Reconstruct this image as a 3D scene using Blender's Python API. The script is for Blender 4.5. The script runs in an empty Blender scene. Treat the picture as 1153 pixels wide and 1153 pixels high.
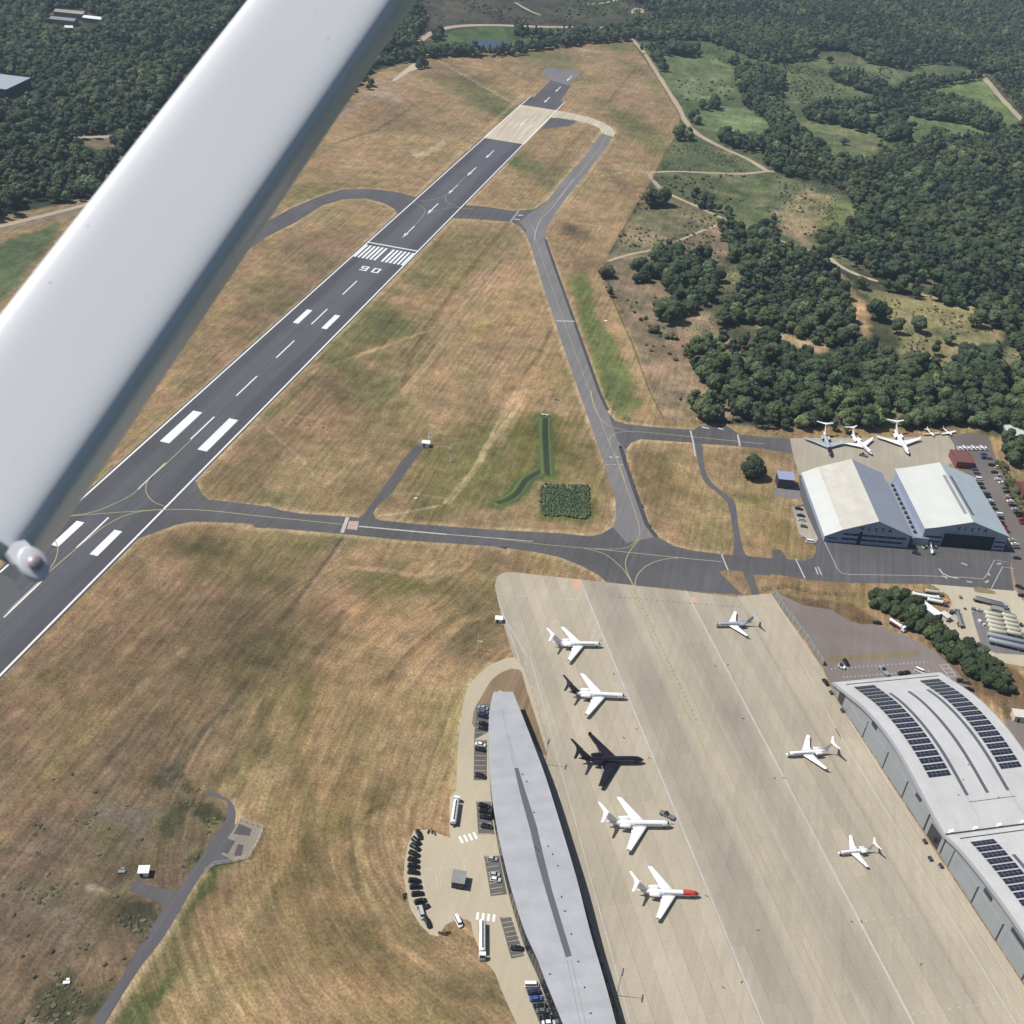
import bpy, bmesh, math, random
import numpy as np
from mathutils import Vector, Matrix
from mathutils.geometry import tessellate_polygon
random.seed(7); RNG = np.random.default_rng(11)
SC = bpy.context.scene
COL = SC.collection
PI = math.pi
# ------------------------------------------------------------------ camera solved from the runway markings (metres)
CAM = np.array([308.67341, -886.39025, 355.20581])
CR = np.array([0.96297391, 0.25576167, 0.08524797])
CU = np.array([-0.21003595, 0.51350151, 0.83198624])
CF = np.array([-0.16901523, 0.81908618, -0.5482077])
FPX, HALF = 1294.82, 576.5
def ray(x, y): return CF + (x-HALF)/FPX*CR - (y-HALF)/FPX*CU
def at(x, y, z=0.0):
    d = ray(x, y); return CAM + d*((z-CAM[2])/d[2])
def K(ox, oy, s, pts): return [(ox+x/s, oy+y/s) for x, y in pts]
def W(pts, z=0.0): return [at(x, y, z)[:2] for x, y in pts]
def project(P):
    d = P-CAM; z = d@CF
    return HALF+FPX*(d@CR)/z, HALF-FPX*(d@CU)/z, z
A_ = 3.8433
# ------------------------------------------------------------------ tags
def tag(o, label=None, cat=None, group=None, kind=None):
    if label: o['label'] = label
    if cat: o['category'] = cat
    if group: o['group'] = group
    if kind: o['kind'] = kind
    return o
def empty(name, loc, rz=0.0, label=None, cat=None, group=None):
    o = bpy.data.objects.new(name, None); COL.objects.link(o)
    o.location = (float(loc[0]), float(loc[1]), float(loc[2]) if len(loc) > 2 else 0.0); o.rotation_euler = (0, 0, rz); o.empty_display_size = .5
    return tag(o, label, cat, group)
def copy_tree(o, parent=None):
    c = o.copy(); COL.objects.link(c); c.parent = parent
    for ch in list(o.children): copy_tree(ch, c)
    return c
# ------------------------------------------------------------------ materials
def lin(r, g, b, k=0.80, sat=1.0):
    m_ = .35*r+.5*g+.15*b; r, g, b = m_+(r-m_)*sat, m_+(g-m_)*sat, m_+(b-m_)*sat
    f = lambda v: ((v/255+0.055)/1.055)**2.4 if v > 10 else v/255/12.92
    return (f(r)*k, f(g)*k, f(b)*k)
class N:
    def __init__(s, name):
        s.m = bpy.data.materials.new(name); s.m.use_nodes = True
        s.t = s.m.node_tree; s.b = s.t.nodes['Principled BSDF']
    def n(s, typ, **kw):
        nd = s.t.nodes.new(typ)
        for k, v in kw.items():
            if k in nd.inputs.keys() if isinstance(k, str) else False: nd.inputs[k].default_value = v
            else: setattr(nd, k, v)
        return nd
    def l(s, a, b): s.t.links.new(a, b)
    def noise(s, vec, scale, detail=4.0, rough=.55):
        nd = s.t.nodes.new('ShaderNodeTexNoise'); nd.inputs['Scale'].default_value = scale
        nd.inputs['Detail'].default_value = detail; nd.inputs['Roughness'].default_value = rough
        if vec is not None: s.l(vec, nd.inputs['Vector'])
        return nd.outputs['Fac']
    def mapr(s, v, a, b, c, d):
        nd = s.t.nodes.new('ShaderNodeMapRange'); nd.inputs[1].default_value = a; nd.inputs[2].default_value = b
        nd.inputs[3].default_value = c; nd.inputs[4].default_value = d; s.l(v, nd.inputs[0]); return nd.outputs[0]
    def math(s, op, a, b=None):
        nd = s.t.nodes.new('ShaderNodeMath'); nd.operation = op
        for i, v in enumerate((a, b)):
            if v is None: continue
            if isinstance(v, (int, float)): nd.inputs[i].default_value = v
            else: s.l(v, nd.inputs[i])
        return nd.outputs[0]
    def mix(s, fac, a, b, mode='MIX'):
        nd = s.t.nodes.new('ShaderNodeMix'); nd.data_type = 'RGBA'; nd.blend_type = mode
        for i, v in ((0, fac), (6, a), (7, b)):
            if isinstance(v, (int, float)): nd.inputs[i].default_value = v
            elif isinstance(v, tuple): nd.inputs[i].default_value = (*v[:3], 1)
            else: s.l(v, nd.inputs[i])
        return nd.outputs[2]
    def scale(s, colour, v):
        nd = s.t.nodes.new('ShaderNodeVectorMath'); nd.operation = 'SCALE'
        if isinstance(colour, tuple): nd.inputs[0].default_value = colour[:3]
        else: s.l(colour, nd.inputs[0])
        s.l(v, nd.inputs['Scale']); return nd.outputs[0]
    def pos(s, rot=0.0, sc=(1, 1, 1)):
        g = s.t.nodes.new('ShaderNodeNewGeometry'); m = s.t.nodes.new('ShaderNodeMapping'); m.vector_type = 'POINT'
        m.inputs['Rotation'].default_value = (0, 0, rot); m.inputs['Scale'].default_value = sc
        s.l(g.outputs['Position'], m.inputs['Vector']); return m.outputs[0]
    def obj(s, sc=(1, 1, 1)):
        g = s.t.nodes.new('ShaderNodeTexCoord'); m = s.t.nodes.new('ShaderNodeMapping')
        m.inputs['Scale'].default_value = sc; s.l(g.outputs['Object'], m.inputs['Vector']); return m.outputs[0]
    def out(s, colour, rough=.8, metal=0.0, spec=.3):
        s.l(colour, s.b.inputs['Base Color']) if not isinstance(colour, tuple) else setattr(s.b.inputs['Base Color'], 'default_value', (*colour, 1))
        s.b.inputs['Roughness'].default_value = rough; s.b.inputs['Metallic'].default_value = metal
        s.b.inputs['Specular IOR Level'].default_value = spec
        return s.m
def simple(name, c, rough=.6, metal=0.0, var=.12, sc=1.2, spec=.4):
    k = N(name); f = k.mapr(k.noise(k.obj(), sc, 3), .3, .7, 1-var, 1+var)
    return k.out(k.scale(c, f), rough, metal, spec)
def paved(name, c, rough=.85, var=.18, rot=0.0, streak=.12, lane=0.0, fine=.10, patch=None):
    k = N(name); p = k.pos(rot)
    f = k.mapr(k.noise(k.pos(rot), .018, 5, .6), .3, .7, 1-var, 1+var)
    f2 = k.mapr(k.noise(k.pos(rot, (1.0, .03, 1)), .45, 4, .6), .3, .7, 1-streak, 1+streak)
    f3 = k.mapr(k.noise(k.pos(), 1.6, 3, .7), .3, .7, 1-fine, 1+fine)
    v = k.math('MULTIPLY', k.math('MULTIPLY', f, f2), f3)
    return k.out(k.scale(c, v), rough, 0, .25)
M = {}
def runway_mat():
    k = N('runway_asphalt'); sx = k.t.nodes.new('ShaderNodeSeparateXYZ'); k.l(k.pos(), sx.inputs[0]); ax_ = k.math('ABSOLUTE', k.math('ADD', sx.outputs[0], k.mapr(k.noise(k.pos(0, (1, .01, 1)), .1, 3), .3, .7, -3, 3)))
    mid = k.mapr(ax_, 9, 17, 1.16, .86)
    f = k.math('MULTIPLY', k.mapr(k.noise(k.pos(0, (1, .012, 1)), .9, 5, .65), .3, .7, .82, 1.18), k.mapr(k.noise(k.pos(), .02, 5, .6), .3, .7, .9, 1.1))
    f = k.math('MULTIPLY', k.math('MULTIPLY', f, mid), k.mapr(k.noise(k.pos(), 1.4, 3, .7), .3, .7, .92, 1.08)); 
    yb = k.math('MULTIPLY', k.math('LESS_THAN', sx.outputs[1], -150), k.math('LESS_THAN', ax_, 9.0)); f = k.math('MULTIPLY', f, k.mapr(k.math('MULTIPLY', yb, k.mapr(k.noise(k.pos(0, (1, .006, 1)), 1.1, 4, .7), .42, .62, 0, 1)), 0, 1, 1, .80))
    return k.out(k.scale(lin(93, 94, 99), f), .85, 0, .25)
M['runway'] = runway_mat()
M['asphalt'] = paved('taxiway_asphalt', lin(97, 96, 98), rot=.3, var=.18, streak=.16, fine=.14)
M['asphalt_grey'] = paved('grey_asphalt', lin(128, 126, 127), rot=.35, var=.12)
M['asphalt_road'] = paved('road_asphalt', lin(100, 98, 102), var=.1)
M['pad'] = paved('worn_pad', lin(134, 124, 120), var=.2, streak=.05)
M['carpark'] = paved('car_park_asphalt', lin(118, 112, 108), var=.15, streak=.03)
M['concrete_yard'] = paved('yard_concrete', lin(196, 187, 166), var=.14, streak=.04)
M['concrete_grey'] = paved('north_apron_concrete', lin(176, 168, 152), var=.14, streak=.08)
M['concrete_road'] = paved('road_concrete', lin(192, 181, 158), var=.08, streak=.04)
M['concrete_runway'] = paved('runway_concrete', lin(204, 193, 172), var=.12, streak=.25)
M['track'] = paved('sand_track', lin(186, 170, 146), var=.15, streak=.03)
M['bare'] = paved('bare_gravel', lin(198, 184, 160), var=.2, streak=.03)
M['white_paint'] = paved('white_road_paint', lin(236, 238, 240, .85), var=.06, streak=.05, fine=.08)
M['worn_paint'] = paved('worn_white_paint', lin(196, 194, 188, .8), var=.12, streak=.1, fine=.12)
M['yellow_paint'] = paved('faded_yellow_paint', lin(176, 170, 128), var=.12, streak=.1)
M['pink_paint'] = paved('faded_red_paint', lin(206, 160, 150), var=.1, streak=.02)
M['pinkc'] = paved('pale_red_paint', lin(222, 176, 152), var=.06, streak=.02)
# concrete apron: lanes of slabs running down the apron, tyre-darkened bands across it
def apron_mat():
    k = N('apron_concrete'); th = math.radians(-26.4)
    g = k.t.nodes.new('ShaderNodeNewGeometry'); mp = k.t.nodes.new('ShaderNodeMapping'); mp.inputs['Rotation'].default_value = (0, 0, th)
    k.l(g.outputs['Position'], mp.inputs['Vector'])
    sx = k.t.nodes.new('ShaderNodeSeparateXYZ'); k.l(mp.outputs[0], sx.inputs[0]); v, u = sx.outputs[0], sx.outputs[1]
    vw = k.math('ADD', v, k.mapr(k.noise(mp.outputs[0], .03, 4), .3, .7, -1.2, 1.2))
    ramp = k.t.nodes.new('ShaderNodeValToRGB'); ramp.color_ramp.interpolation = 'EASE'
    stops = [(0, .93), (20, 1.0), (41, .97), (46, .84), (51, .76), (60, .78), (66, .97), (74, 1.0), (79, .90), (83, .74), (91, .78), (97, .90), (106, .93), (122, .88), (125, 1.08), (142, 1.05)]
    el = ramp.color_ramp.elements
    while len(el) < len(stops): el.new(.5)
    for e, (a, b) in zip(el, stops): e.position = (a+10)/160; e.color = (b, b, min(1.1, b*1.0+(1-b)*.18), 1)
    k.l(k.mapr(vw, -10, 150, 0, 1), ramp.inputs[0])
    band = k.mix(k.mapr(k.noise(k.pos(th, (1, .15, 1)), .05, 4), .3, .6, .70, 1.0), (1., 1., 1.), ramp.outputs[0])
    lane = k.math('FLOOR', k.math('DIVIDE', v, 6.1)); slab = k.math('FLOOR', k.math('DIVIDE', u, 24.0))
    cx = k.t.nodes.new('ShaderNodeCombineXYZ'); k.l(lane, cx.inputs[0]); k.l(slab, cx.inputs[1])
    wn = k.t.nodes.new('ShaderNodeTexWhiteNoise'); wn.noise_dimensions = '2D'; k.l(cx.outputs[0], wn.inputs['Vector'])
    wl = k.t.nodes.new('ShaderNodeTexWhiteNoise'); wl.noise_dimensions = '1D'; k.l(lane, wl.inputs['W'])
    f = k.math('MULTIPLY', k.mapr(wn.outputs['Value'], 0, 1, .945, 1.035), k.mapr(wl.outputs['Value'], 0, 1, .92, 1.05))
    jf = k.math('FRACT', k.math('DIVIDE', v, 6.1)); j = k.math('MULTIPLY', k.math('GREATER_THAN', jf, .04), 1.0)
    ju = k.math('GREATER_THAN', k.math('FRACT', k.math('DIVIDE', u, 6.0)), .02)
    f = k.math('MULTIPLY', f, k.mapr(j, 0, 1, .80, 1)); f = k.math('MULTIPLY', f, k.mapr(ju, 0, 1, .95, 1))
    f = k.math('MULTIPLY', f, k.mapr(k.noise(k.pos(), .02, 5, .65), .3, .7, .90, 1.1))
    f = k.math('MULTIPLY', f, k.mapr(k.noise(k.pos(th, (1, .06, 1)), .4, 4, .6), .3, .7, .93, 1.07))
    f = k.math('MULTIPLY', f, k.mapr(k.noise(k.pos(), 1.3, 4, .7), .3, .7, .90, 1.09))
    c = k.mix(1.0, lin(189, 179, 159), band, 'MULTIPLY')
    return k.out(k.scale(c, f), .85, 0, .25)
M['apron'] = apron_mat()
def ground_mat():
    k = N('dry_grassland')
    a = k.t.nodes.new('ShaderNodeAttribute'); a.attribute_name = 'tint'
    fl = k.t.nodes.new('ShaderNodeAttribute'); fl.attribute_name = 'flow'
    def fm(sc):
        m = k.t.nodes.new('ShaderNodeMapping'); m.inputs['Scale'].default_value = sc; k.l(fl.outputs['Vector'], m.inputs['Vector']); return m.outputs[0]
    s1 = k.mapr(k.noise(fm((.32, .012, 1)), 1.0, 6, .65), .3, .7, .80, 1.20)
    s2 = k.mapr(k.noise(fm((.9, .05, 1)), 1.0, 4, .6), .3, .7, .86, 1.14)
    big = k.mapr(k.noise(k.pos(), .012, 6, .6), .34, .66, .82, 1.18)
    mid = k.math('MULTIPLY', k.mapr(k.noise(k.pos(), .085, 6, .8), .32, .68, .70, 1.28), k.mapr(k.noise(fm((.30, .10, 1)), 1.0, 5, .8), .33, .67, .76, 1.24))
    fine = k.math('MULTIPLY', k.mapr(k.noise(k.pos(), .8, 5, .75), .34, .66, .68, 1.32), k.mapr(k.noise(fm((2.6, .9, 1)), 1.0, 3, .8), .3, .7, .70, 1.30))
    v = k.math('MULTIPLY', k.math('MULTIPLY', s1, s2), k.math('MULTIPLY', big, k.math('MULTIPLY', mid, fine)))
    rows_ = k.t.nodes.new('ShaderNodeTexWave'); rows_.wave_type = 'BANDS'; rows_.bands_direction = 'X'; rows_.inputs['Scale'].default_value = .075; rows_.inputs['Distortion'].default_value = 1.4; rows_.inputs['Detail'].default_value = 3; k.l(fl.outputs['Vector'], rows_.inputs['Vector'])
    rw = k.mix(k.math('MULTIPLY', a.outputs['Alpha'], k.mapr(k.noise(k.pos(), .015, 3), .42, .62, 0, 1)), (1., 1., 1.), k.scale((1., 1., 1.), k.mapr(rows_.outputs['Fac'], 0, 1, .90, 1.09)))
    c = k.scale(k.mix(1.0, a.outputs['Color'], rw, 'MULTIPLY'), v)
    hue = k.mapr(k.noise(k.pos(), .020, 7, .7), .50, .64, 0, .58)
    c = k.mix(hue, c, k.mix(1.0, c, (.74, .93, .68), 'MULTIPLY'))
    hue2 = k.mapr(k.noise(fm((.05, .006, 1)), 1.0, 4, .6), .5, .7, 0, .7)
    c = k.mix(hue2, c, k.mix(1.0, c, (1.08, 1.03, .92), 'MULTIPLY'))
    dark = k.mapr(k.noise(k.pos(), .30, 6, .85), .57, .65, 0, .75)
    c = k.mix(dark, c, k.mix(1.0, c, (.55, .66, .5), 'MULTIPLY'))
    pale = k.mapr(k.noise(fm((.5, .12, 1)), 1.0, 5, .85), .60, .68, 0, .6)
    c = k.mix(pale, c, k.mix(1.0, c, (1.35, 1.3, 1.2), 'MULTIPLY'))
    return k.out(c, .95, 0, .1)
M['ground'] = ground_mat()
def foliage(name, c, c2, spread=.35):
    k = N(name); oi = k.t.nodes.new('ShaderNodeObjectInfo')
    f = k.mapr(k.noise(k.obj(), .55, 3, .7), .3, .7, .65, 1.4)
    cc = k.mix(k.mapr(k.noise(k.pos(), .010, 4, .65), .40, .60, 0, 1), c, c2)
    cc = k.mix(k.mapr(oi.outputs['Random'], 0, 1, 0, .65), cc, k.mix(1.0, cc, (1.35, 1.12, .85), 'MULTIPLY'))
    rr = k.t.nodes.new('ShaderNodeMath'); rr.operation = 'FRACT'; k.l(k.math('MULTIPLY', oi.outputs['Random'], 7.31), rr.inputs[0])
    v = k.math('MULTIPLY', f, k.mapr(rr.outputs[0], 0, 1, 1-spread, 1+spread))
    v = k.math('MULTIPLY', v, k.mapr(k.math('GREATER_THAN', rr.outputs[0], .90), 0, 1, 1, 1.35))
    return k.out(k.scale(cc, v), .75, 0, .25)
M['leaf'] = foliage('broadleaf_foliage', (.043, .068, .036), (.072, .100, .047))
M['leaf_dark'] = foliage('dark_evergreen_foliage', (.032, .052, .034), (.044, .064, .040), .25)
M['leaf_bush'] = foliage('gorse_foliage', (.075, .090, .050), (.11, .115, .065))
M['leaf_hedge'] = foliage('hedge_foliage', (.040, .062, .028), (.046, .066, .03))
M['bark'] = simple('bark', (.09, .07, .05), .9)
M['white_metal'] = simple('white_painted_metal', (.80, .81, .82), .35, 0, .03)
def strut_mat():
    k = N('gloss_white_strut_paint'); f = k.mapr(k.noise(k.obj(), 3.0, 2), .3, .7, .985, 1.015)
    d = k.mapr(k.noise(k.obj(), 60.0, 2, .6), .73, .77, 1.0, .72)
    m = k.out(k.scale((.70, .72, .75), k.math('MULTIPLY', f, d)), .30, 0, .5); k.b.inputs['Coat Weight'].default_value = .15
    return m
M['strut'] = strut_mat()
M['bolt'] = simple('dull_steel_bolt', (.46, .38, .40), .45, .3, .15, 40)
def cladding(name, c, pitch, ang, depth=.05, rough=.45, metal=.0, var=.05, axis=0):
    k = N(name); p = k.obj() ; m = k.t.nodes.new('ShaderNodeMapping'); m.inputs['Rotation'].default_value = (0, 0, ang); k.l(p, m.inputs['Vector'])
    sx = k.t.nodes.new('ShaderNodeSeparateXYZ'); k.l(m.outputs[0], sx.inputs[0])
    fr = k.math('FRACT', k.math('DIVIDE', sx.outputs[axis], pitch)); sh = k.mapr(k.math('GREATER_THAN', fr, .1), 0, 1, 1-depth*2, 1)
    pan = k.t.nodes.new('ShaderNodeTexWhiteNoise'); pan.noise_dimensions = '1D'; k.l(k.math('FLOOR', k.math('DIVIDE', sx.outputs[axis], pitch*3)), pan.inputs['W'])
    f = k.mapr(pan.outputs['Value'], 0, 1, 1-depth*.6, 1+depth*.6)
    n = k.mapr(k.noise(k.obj(), .12, 5, .6), .3, .7, 1-var, 1+var)
    n2 = k.mapr(k.noise(k.obj(), 1.5, 3, .7), .3, .7, 1-var*.6, 1+var*.6)
    return k.out(k.scale(c, k.math('MULTIPLY', k.math('MULTIPLY', sh, f), k.math('MULTIPLY', n, n2))), rough, metal, .4)
M['term_roof'] = cladding('terminal_roof_metal', lin(202, 204, 208, .76), 1.0, math.radians(64), .05, .45, .2, .09)
M['slot'] = simple('smoked_rooflight', lin(112, 116, 124, .7), .35, 0, .05)
M['glass_dark'] = simple('dark_glass', (.025, .03, .035), .15, 0, .1, 1, .6)
M['wall_dark'] = simple('dark_grey_wall', lin(70, 74, 82), .6)
M['hangar_roof'] = cladding('curved_hangar_roof', lin(222, 221, 219, 1.0), 1.4, 0, .03, .42, .35, .07, 1)
M['hangar_wall'] = cladding('hangar_door_cladding', lin(158, 163, 168, .85), .8, 0, .04, .6)
M['hangar_fascia'] = simple('pale_fascia_metal', lin(204, 208, 212, .80), .45, .4, .04)
M['seam'] = simple('dark_seam', lin(66, 68, 74), .7)
M['solar'] = simple('solar_cell_glass', lin(44, 48, 66, .7), .22, 0, .15, 1.0, .6)
M['solar_frame'] = simple('solar_frame', lin(150, 155, 165), .5)
M['roof_beige'] = cladding('stained_fibre_cement_roof', lin(206, 203, 194, .80), 1.5, 0, .04, .8, 0, .10)
M['roof_white'] = cladding('pale_green_white_roof', lin(218, 222, 217, .78), 1.5, 0, .02, .6, 0, .04)
M['roof_slate'] = cladding('blue_grey_roof', lin(150, 156, 170, .85), 1.5, 0, .03, .6, 0, .05)
M['wall_blue'] = cladding('blue_grey_cladding', lin(132, 142, 162, 1.35), 1.2, 0, .03, .6, 0, .05)
M['stripe'] = simple('dark_window_band', lin(48, 58, 84), .4)
M['void'] = simple('dark_doorway', (.02, .024, .032), .8)
M['letter'] = simple('navy_letters', lin(50, 60, 92), .5)
M['brick'] = simple('red_brick', lin(140, 92, 84), .85, 0, .15)
M['roof_red'] = simple('maroon_roof', lin(126, 82, 78), .8, 0, .2, 1)
M['grey'] = simple('grey_painted_steel', lin(130, 132, 136), .55)
M['blue_roof'] = simple('pale_blue_roof', lin(160, 170, 205), .5, 0, .1)
M['cream'] = simple('cream_tank_paint', lin(206, 204, 184), .5, 0, .06)
M['tank_blue'] = simple('blue_grey_tank_paint', lin(160, 168, 180), .5, 0, .06)
M['rubber'] = simple('tyre_rubber', (.02, .02, .021), .8)
M['orange'] = simple('orange_fabric', (.75, .22, .07), .7)
M['fence'] = simple('grey_fence_panel', lin(148, 150, 148), .7, 0, .1, .3)
M['mesh'] = simple('weathered_fence_wire', lin(90, 88, 80), .8, 0, .1, .3)
M['water'] = simple('pond_water', (.035, .055, .085), .08, 0, .1, .05, .5)
M['hay'] = simple('pale_container', lin(225, 220, 208), .6)
M['ac_white'] = simple('aircraft_white_paint', (.80, .81, .83), .28, 0, .02)
M['ac_grey'] = simple('aircraft_grey_paint', (.38, .42, .47), .3, 0, .03)
M['ac_black'] = simple('aircraft_black_paint', (.016, .014, .022), .25, 0, .1)
M['ac_red'] = simple('aircraft_red_paint', (.62, .06, .05), .3, 0, .05)
M['ac_navy'] = simple('aircraft_navy_tail_paint', (.035, .025, .05), .3, 0, .1)
M['ac_metal'] = simple('polished_lip_metal', (.6, .6, .62), .25, .8, .05)
CARC = dict(black=(.012, .012, .014), white=(.78, .79, .8), silver=(.45, .46, .48), grey=(.12, .125, .13), blue=(.05, .11, .30), navy=(.02, .03, .09),
            maroon=(.16, .03, .04), red=(.42, .03, .03), yellow=(.62, .55, .18), green=(.05, .09, .05), lightblue=(.30, .38, .46), pink=(.6, .38, .40))
CM = {k: simple(k+'_car_paint', v, .28, 0, .03, 1, .5) for k, v in CARC.items()}
# ------------------------------------------------------------------ mesh building
class MB:
    def __init__(s): s.v = []; s.f = []; s.mi = []
    def add(s, vs, fs, mi=0):
        b = len(s.v); s.v += [tuple(map(float, v)) for v in vs]; s.f += [tuple(b+i for i in f) for f in fs]; s.mi += [mi]*len(fs)
    def box(s, c, size, rz=0.0, mi=0, taper=1.0):
        sx, sy, sz = size[0]/2, size[1]/2, size[2]; cz, sn = math.cos(rz), math.sin(rz); vs = []
        for z, t in ((0, 1), (sz, taper)):
            for x, y in ((-sx, -sy), (sx, -sy), (sx, sy), (-sx, sy)):
                x, y = x*t, y*t; vs.append((c[0]+x*cz-y*sn, c[1]+x*sn+y*cz, c[2]+z))
        s.add(vs, [(3, 2, 1, 0), (4, 5, 6, 7), (0, 1, 5, 4), (1, 2, 6, 5), (2, 3, 7, 6), (3, 0, 4, 7)], mi)
    def loft(s, rings, cap=True, mi=0, mif=None):
        n = len(rings[0]); b = len(s.v)
        for r in rings: s.v += [tuple(map(float, p)) for p in r]
        for i in range(len(rings)-1):
            for j in range(n):
                s.f.append((b+i*n+j, b+i*n+(j+1) % n, b+(i+1)*n+(j+1) % n, b+(i+1)*n+j)); s.mi.append(mif(i, j) if mif else mi)
        if cap:
            s.f.append(tuple(b+j for j in reversed(range(n)))); s.mi.append(mif(0, 0) if mif else mi)
            s.f.append(tuple(b+(len(rings)-1)*n+j for j in range(n))); s.mi.append(mif(len(rings)-2, 0) if mif else mi)
    def tube(s, p0, p1, r0, r1=None, n=8, mi=0, cap=True):
        r1 = r0 if r1 is None else r1; p0, p1 = Vector(p0), Vector(p1); d = (p1-p0).normalized()
        a = d.orthogonal().normalized(); b = d.cross(a)
        s.loft([[p+(a*math.cos(2*PI*i/n)+b*math.sin(2*PI*i/n))*r for i in range(n)] for p, r in ((p0, r0), (p1, r1))], cap, mi)
    def prism(s, poly, z0, z1, mi=0, mit=None):
        n = len(poly); ar = sum(poly[i][0]*poly[(i+1) % n][1]-poly[(i+1) % n][0]*poly[i][1] for i in range(n))
        if ar < 0: poly = poly[::-1]
        zt = z1 if callable(z1) else (lambda x, y: z1)
        vs = [(p[0], p[1], z0) for p in poly]+[(p[0], p[1], zt(p[0], p[1])) for p in poly]
        s.add(vs, [(i, (i+1) % n, n+(i+1) % n, n+i) for i in range(n)], mi)
        tri = tessellate_polygon([[Vector((p[0], p[1], 0)) for p in poly]])
        s.add([vs[n+i] for i in range(n)], [up(t, poly) for t in tri], mi if mit is None else mit)
        s.add([vs[i] for i in range(n)], [up(t, poly)[::-1] for t in tri], mi)
    def build(s, name, mats, parent=None, smooth=False, merge=False):
        me = bpy.data.meshes.new(name); me.from_pydata(s.v, [], s.f)
        for m in (mats if isinstance(mats, (list, tuple)) else [mats]): me.materials.append(m)
        me.polygons.foreach_set('material_index', s.mi)
        if smooth is not False:
            me.polygons.foreach_set('use_smooth', [True]*len(s.f))
        if smooth is not False and smooth is not True:
            bm = bmesh.new(); bm.from_mesh(me); bmesh.ops.remove_doubles(bm, verts=bm.verts, dist=1e-4)
            for e in bm.edges:
                if len(e.link_faces) == 2 and e.calc_face_angle(0) > smooth: e.smooth = False
            bm.to_mesh(me); bm.free()
        me.update()
        o = bpy.data.objects.new(name, me); COL.objects.link(o); o.parent = parent
        return o
def up(t, poly):
    a, b, c = (poly[i] for i in t)
    return tuple(t) if (b[0]-a[0])*(c[1]-a[1])-(b[1]-a[1])*(c[0]-a[0]) > 0 else tuple(t)[::-1]
def smooth_line(pts, n=6, closed=False):
    P = [np.array(p, float) for p in pts]; out = []; m = len(P)
    rng = range(m if closed else m-1)
    for i in rng:
        p0, p1, p2, p3 = (P[(i-1) % m] if closed or i > 0 else P[0]), P[i], P[(i+1) % m], (P[(i+2) % m] if closed or i+2 < m else P[-1])
        for k in range(n):
            t = k/n; out.append(.5*((2*p1)+(-p0+p2)*t+(2*p0-5*p1+4*p2-p3)*t*t+(-p0+3*p1-3*p2+p3)*t**3))
    if not closed: out.append(P[-1])
    return out
ZI = [0.03]
def sheet(name, poly, mat, z=None, smooth=0, px=True, kind='structure'):
    if px: poly = W(poly)
    poly = [np.array(p[:2], float) for p in poly]
    if smooth: poly = smooth_line(poly, smooth, True)
    if z is None: ZI[0] += .006; z = ZI[0]
    mb = MB(); tri = tessellate_polygon([[Vector((p[0], p[1], 0)) for p in poly]])
    mb.add([(p[0], p[1], z) for p in poly], [up(t, poly) for t in tri])
    return tag(mb.build(name, mat), kind=kind)
def ribbon(mb, pts, w, z, dash=None, jitter=0.0):
    P = [np.array(p[:2], float) for p in pts]
    if dash:
        on, off = dash; seg = []; L = [0]
        for a, b in zip(P, P[1:]): L.append(L[-1]+np.linalg.norm(b-a))
        def pt(s):
            i = min(max(np.searchsorted(L, s)-1, 0), len(P)-2); t = (s-L[i])/max(L[i+1]-L[i], 1e-9); return P[i]+(P[i+1]-P[i])*t
        s = 0
        while s < L[-1]:
            ribbon(mb, [pt(s), pt(min(s+on, L[-1]))], w, z); s += on+off
        return
    n = len(P); vs = []
    for i in range(n):
        t = P[min(i+1, n-1)]-P[max(i-1, 0)]; t = t/(np.linalg.norm(t)+1e-9); nn = np.array([-t[1], t[0]])
        ww = w/2*(1+jitter*random.uniform(-1, 1))
        vs += [(*(P[i]+nn*ww), z), (*(P[i]-nn*ww), z)]
    mb.add(vs, [(2*i, 2*i+1, 2*i+3, 2*i+2) for i in range(n-1)])
def mark(name, lines, mat, z, kind='structure'):
    mb = MB()
    for l in lines: ribbon(mb, l[0], l[1], z, l[2] if len(l) > 2 else None)
    return tag(mb.build(name, mat), kind=kind)
# ================================================================== GROUND SHEET (polar grid about the point under the camera)
def vnoise(x, y, seed=0):
    xi, yi = np.floor(x).astype(np.int64), np.floor(y).astype(np.int64); fx, fy = x-xi, y-yi
    fx, fy = fx*fx*(3-2*fx), fy*fy*(3-2*fy)
    def h(a, b):
        n = (a*374761393+b*668265263+seed*974634777) & 0x7fffffff; n = ((n ^ (n >> 13))*1274126177) & 0x7fffffff
        return ((n ^ (n >> 16)) & 0xffff)/65535.0
    return (h(xi, yi)*(1-fx)+h(xi+1, yi)*fx)*(1-fy)+(h(xi, yi+1)*(1-fx)+h(xi+1, yi+1)*fx)*fy
def fbm(x, y, sc, seed=0, o=4):
    v = 0; a = .5
    for i in range(o): v = v+a*vnoise(x/sc*2**i, y/sc*2**i, seed+i); a *= .5
    return v/(1-.5**o)-.5
HEAD = math.atan2(CF[1], CF[0])
az = np.radians(np.arange(-40, 40.01, .062)); dep = np.radians(np.concatenate([np.arange(2.0, 6, .4), np.arange(6, 12, .12), np.arange(12, 57.5, .062), [60, 64, 68, 72, 76, 80, 84, 88]]))[::-1]
AZ, DP = np.meshgrid(az, dep); DIST = CAM[2]/np.tan(DP)
GX = (CAM[0]+DIST*np.cos(HEAD+AZ)).ravel(); GY = (CAM[1]+DIST*np.sin(HEAD+AZ)).ravel()
nr, nc = AZ.shape
tint = np.zeros((len(GX), 3))
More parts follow.
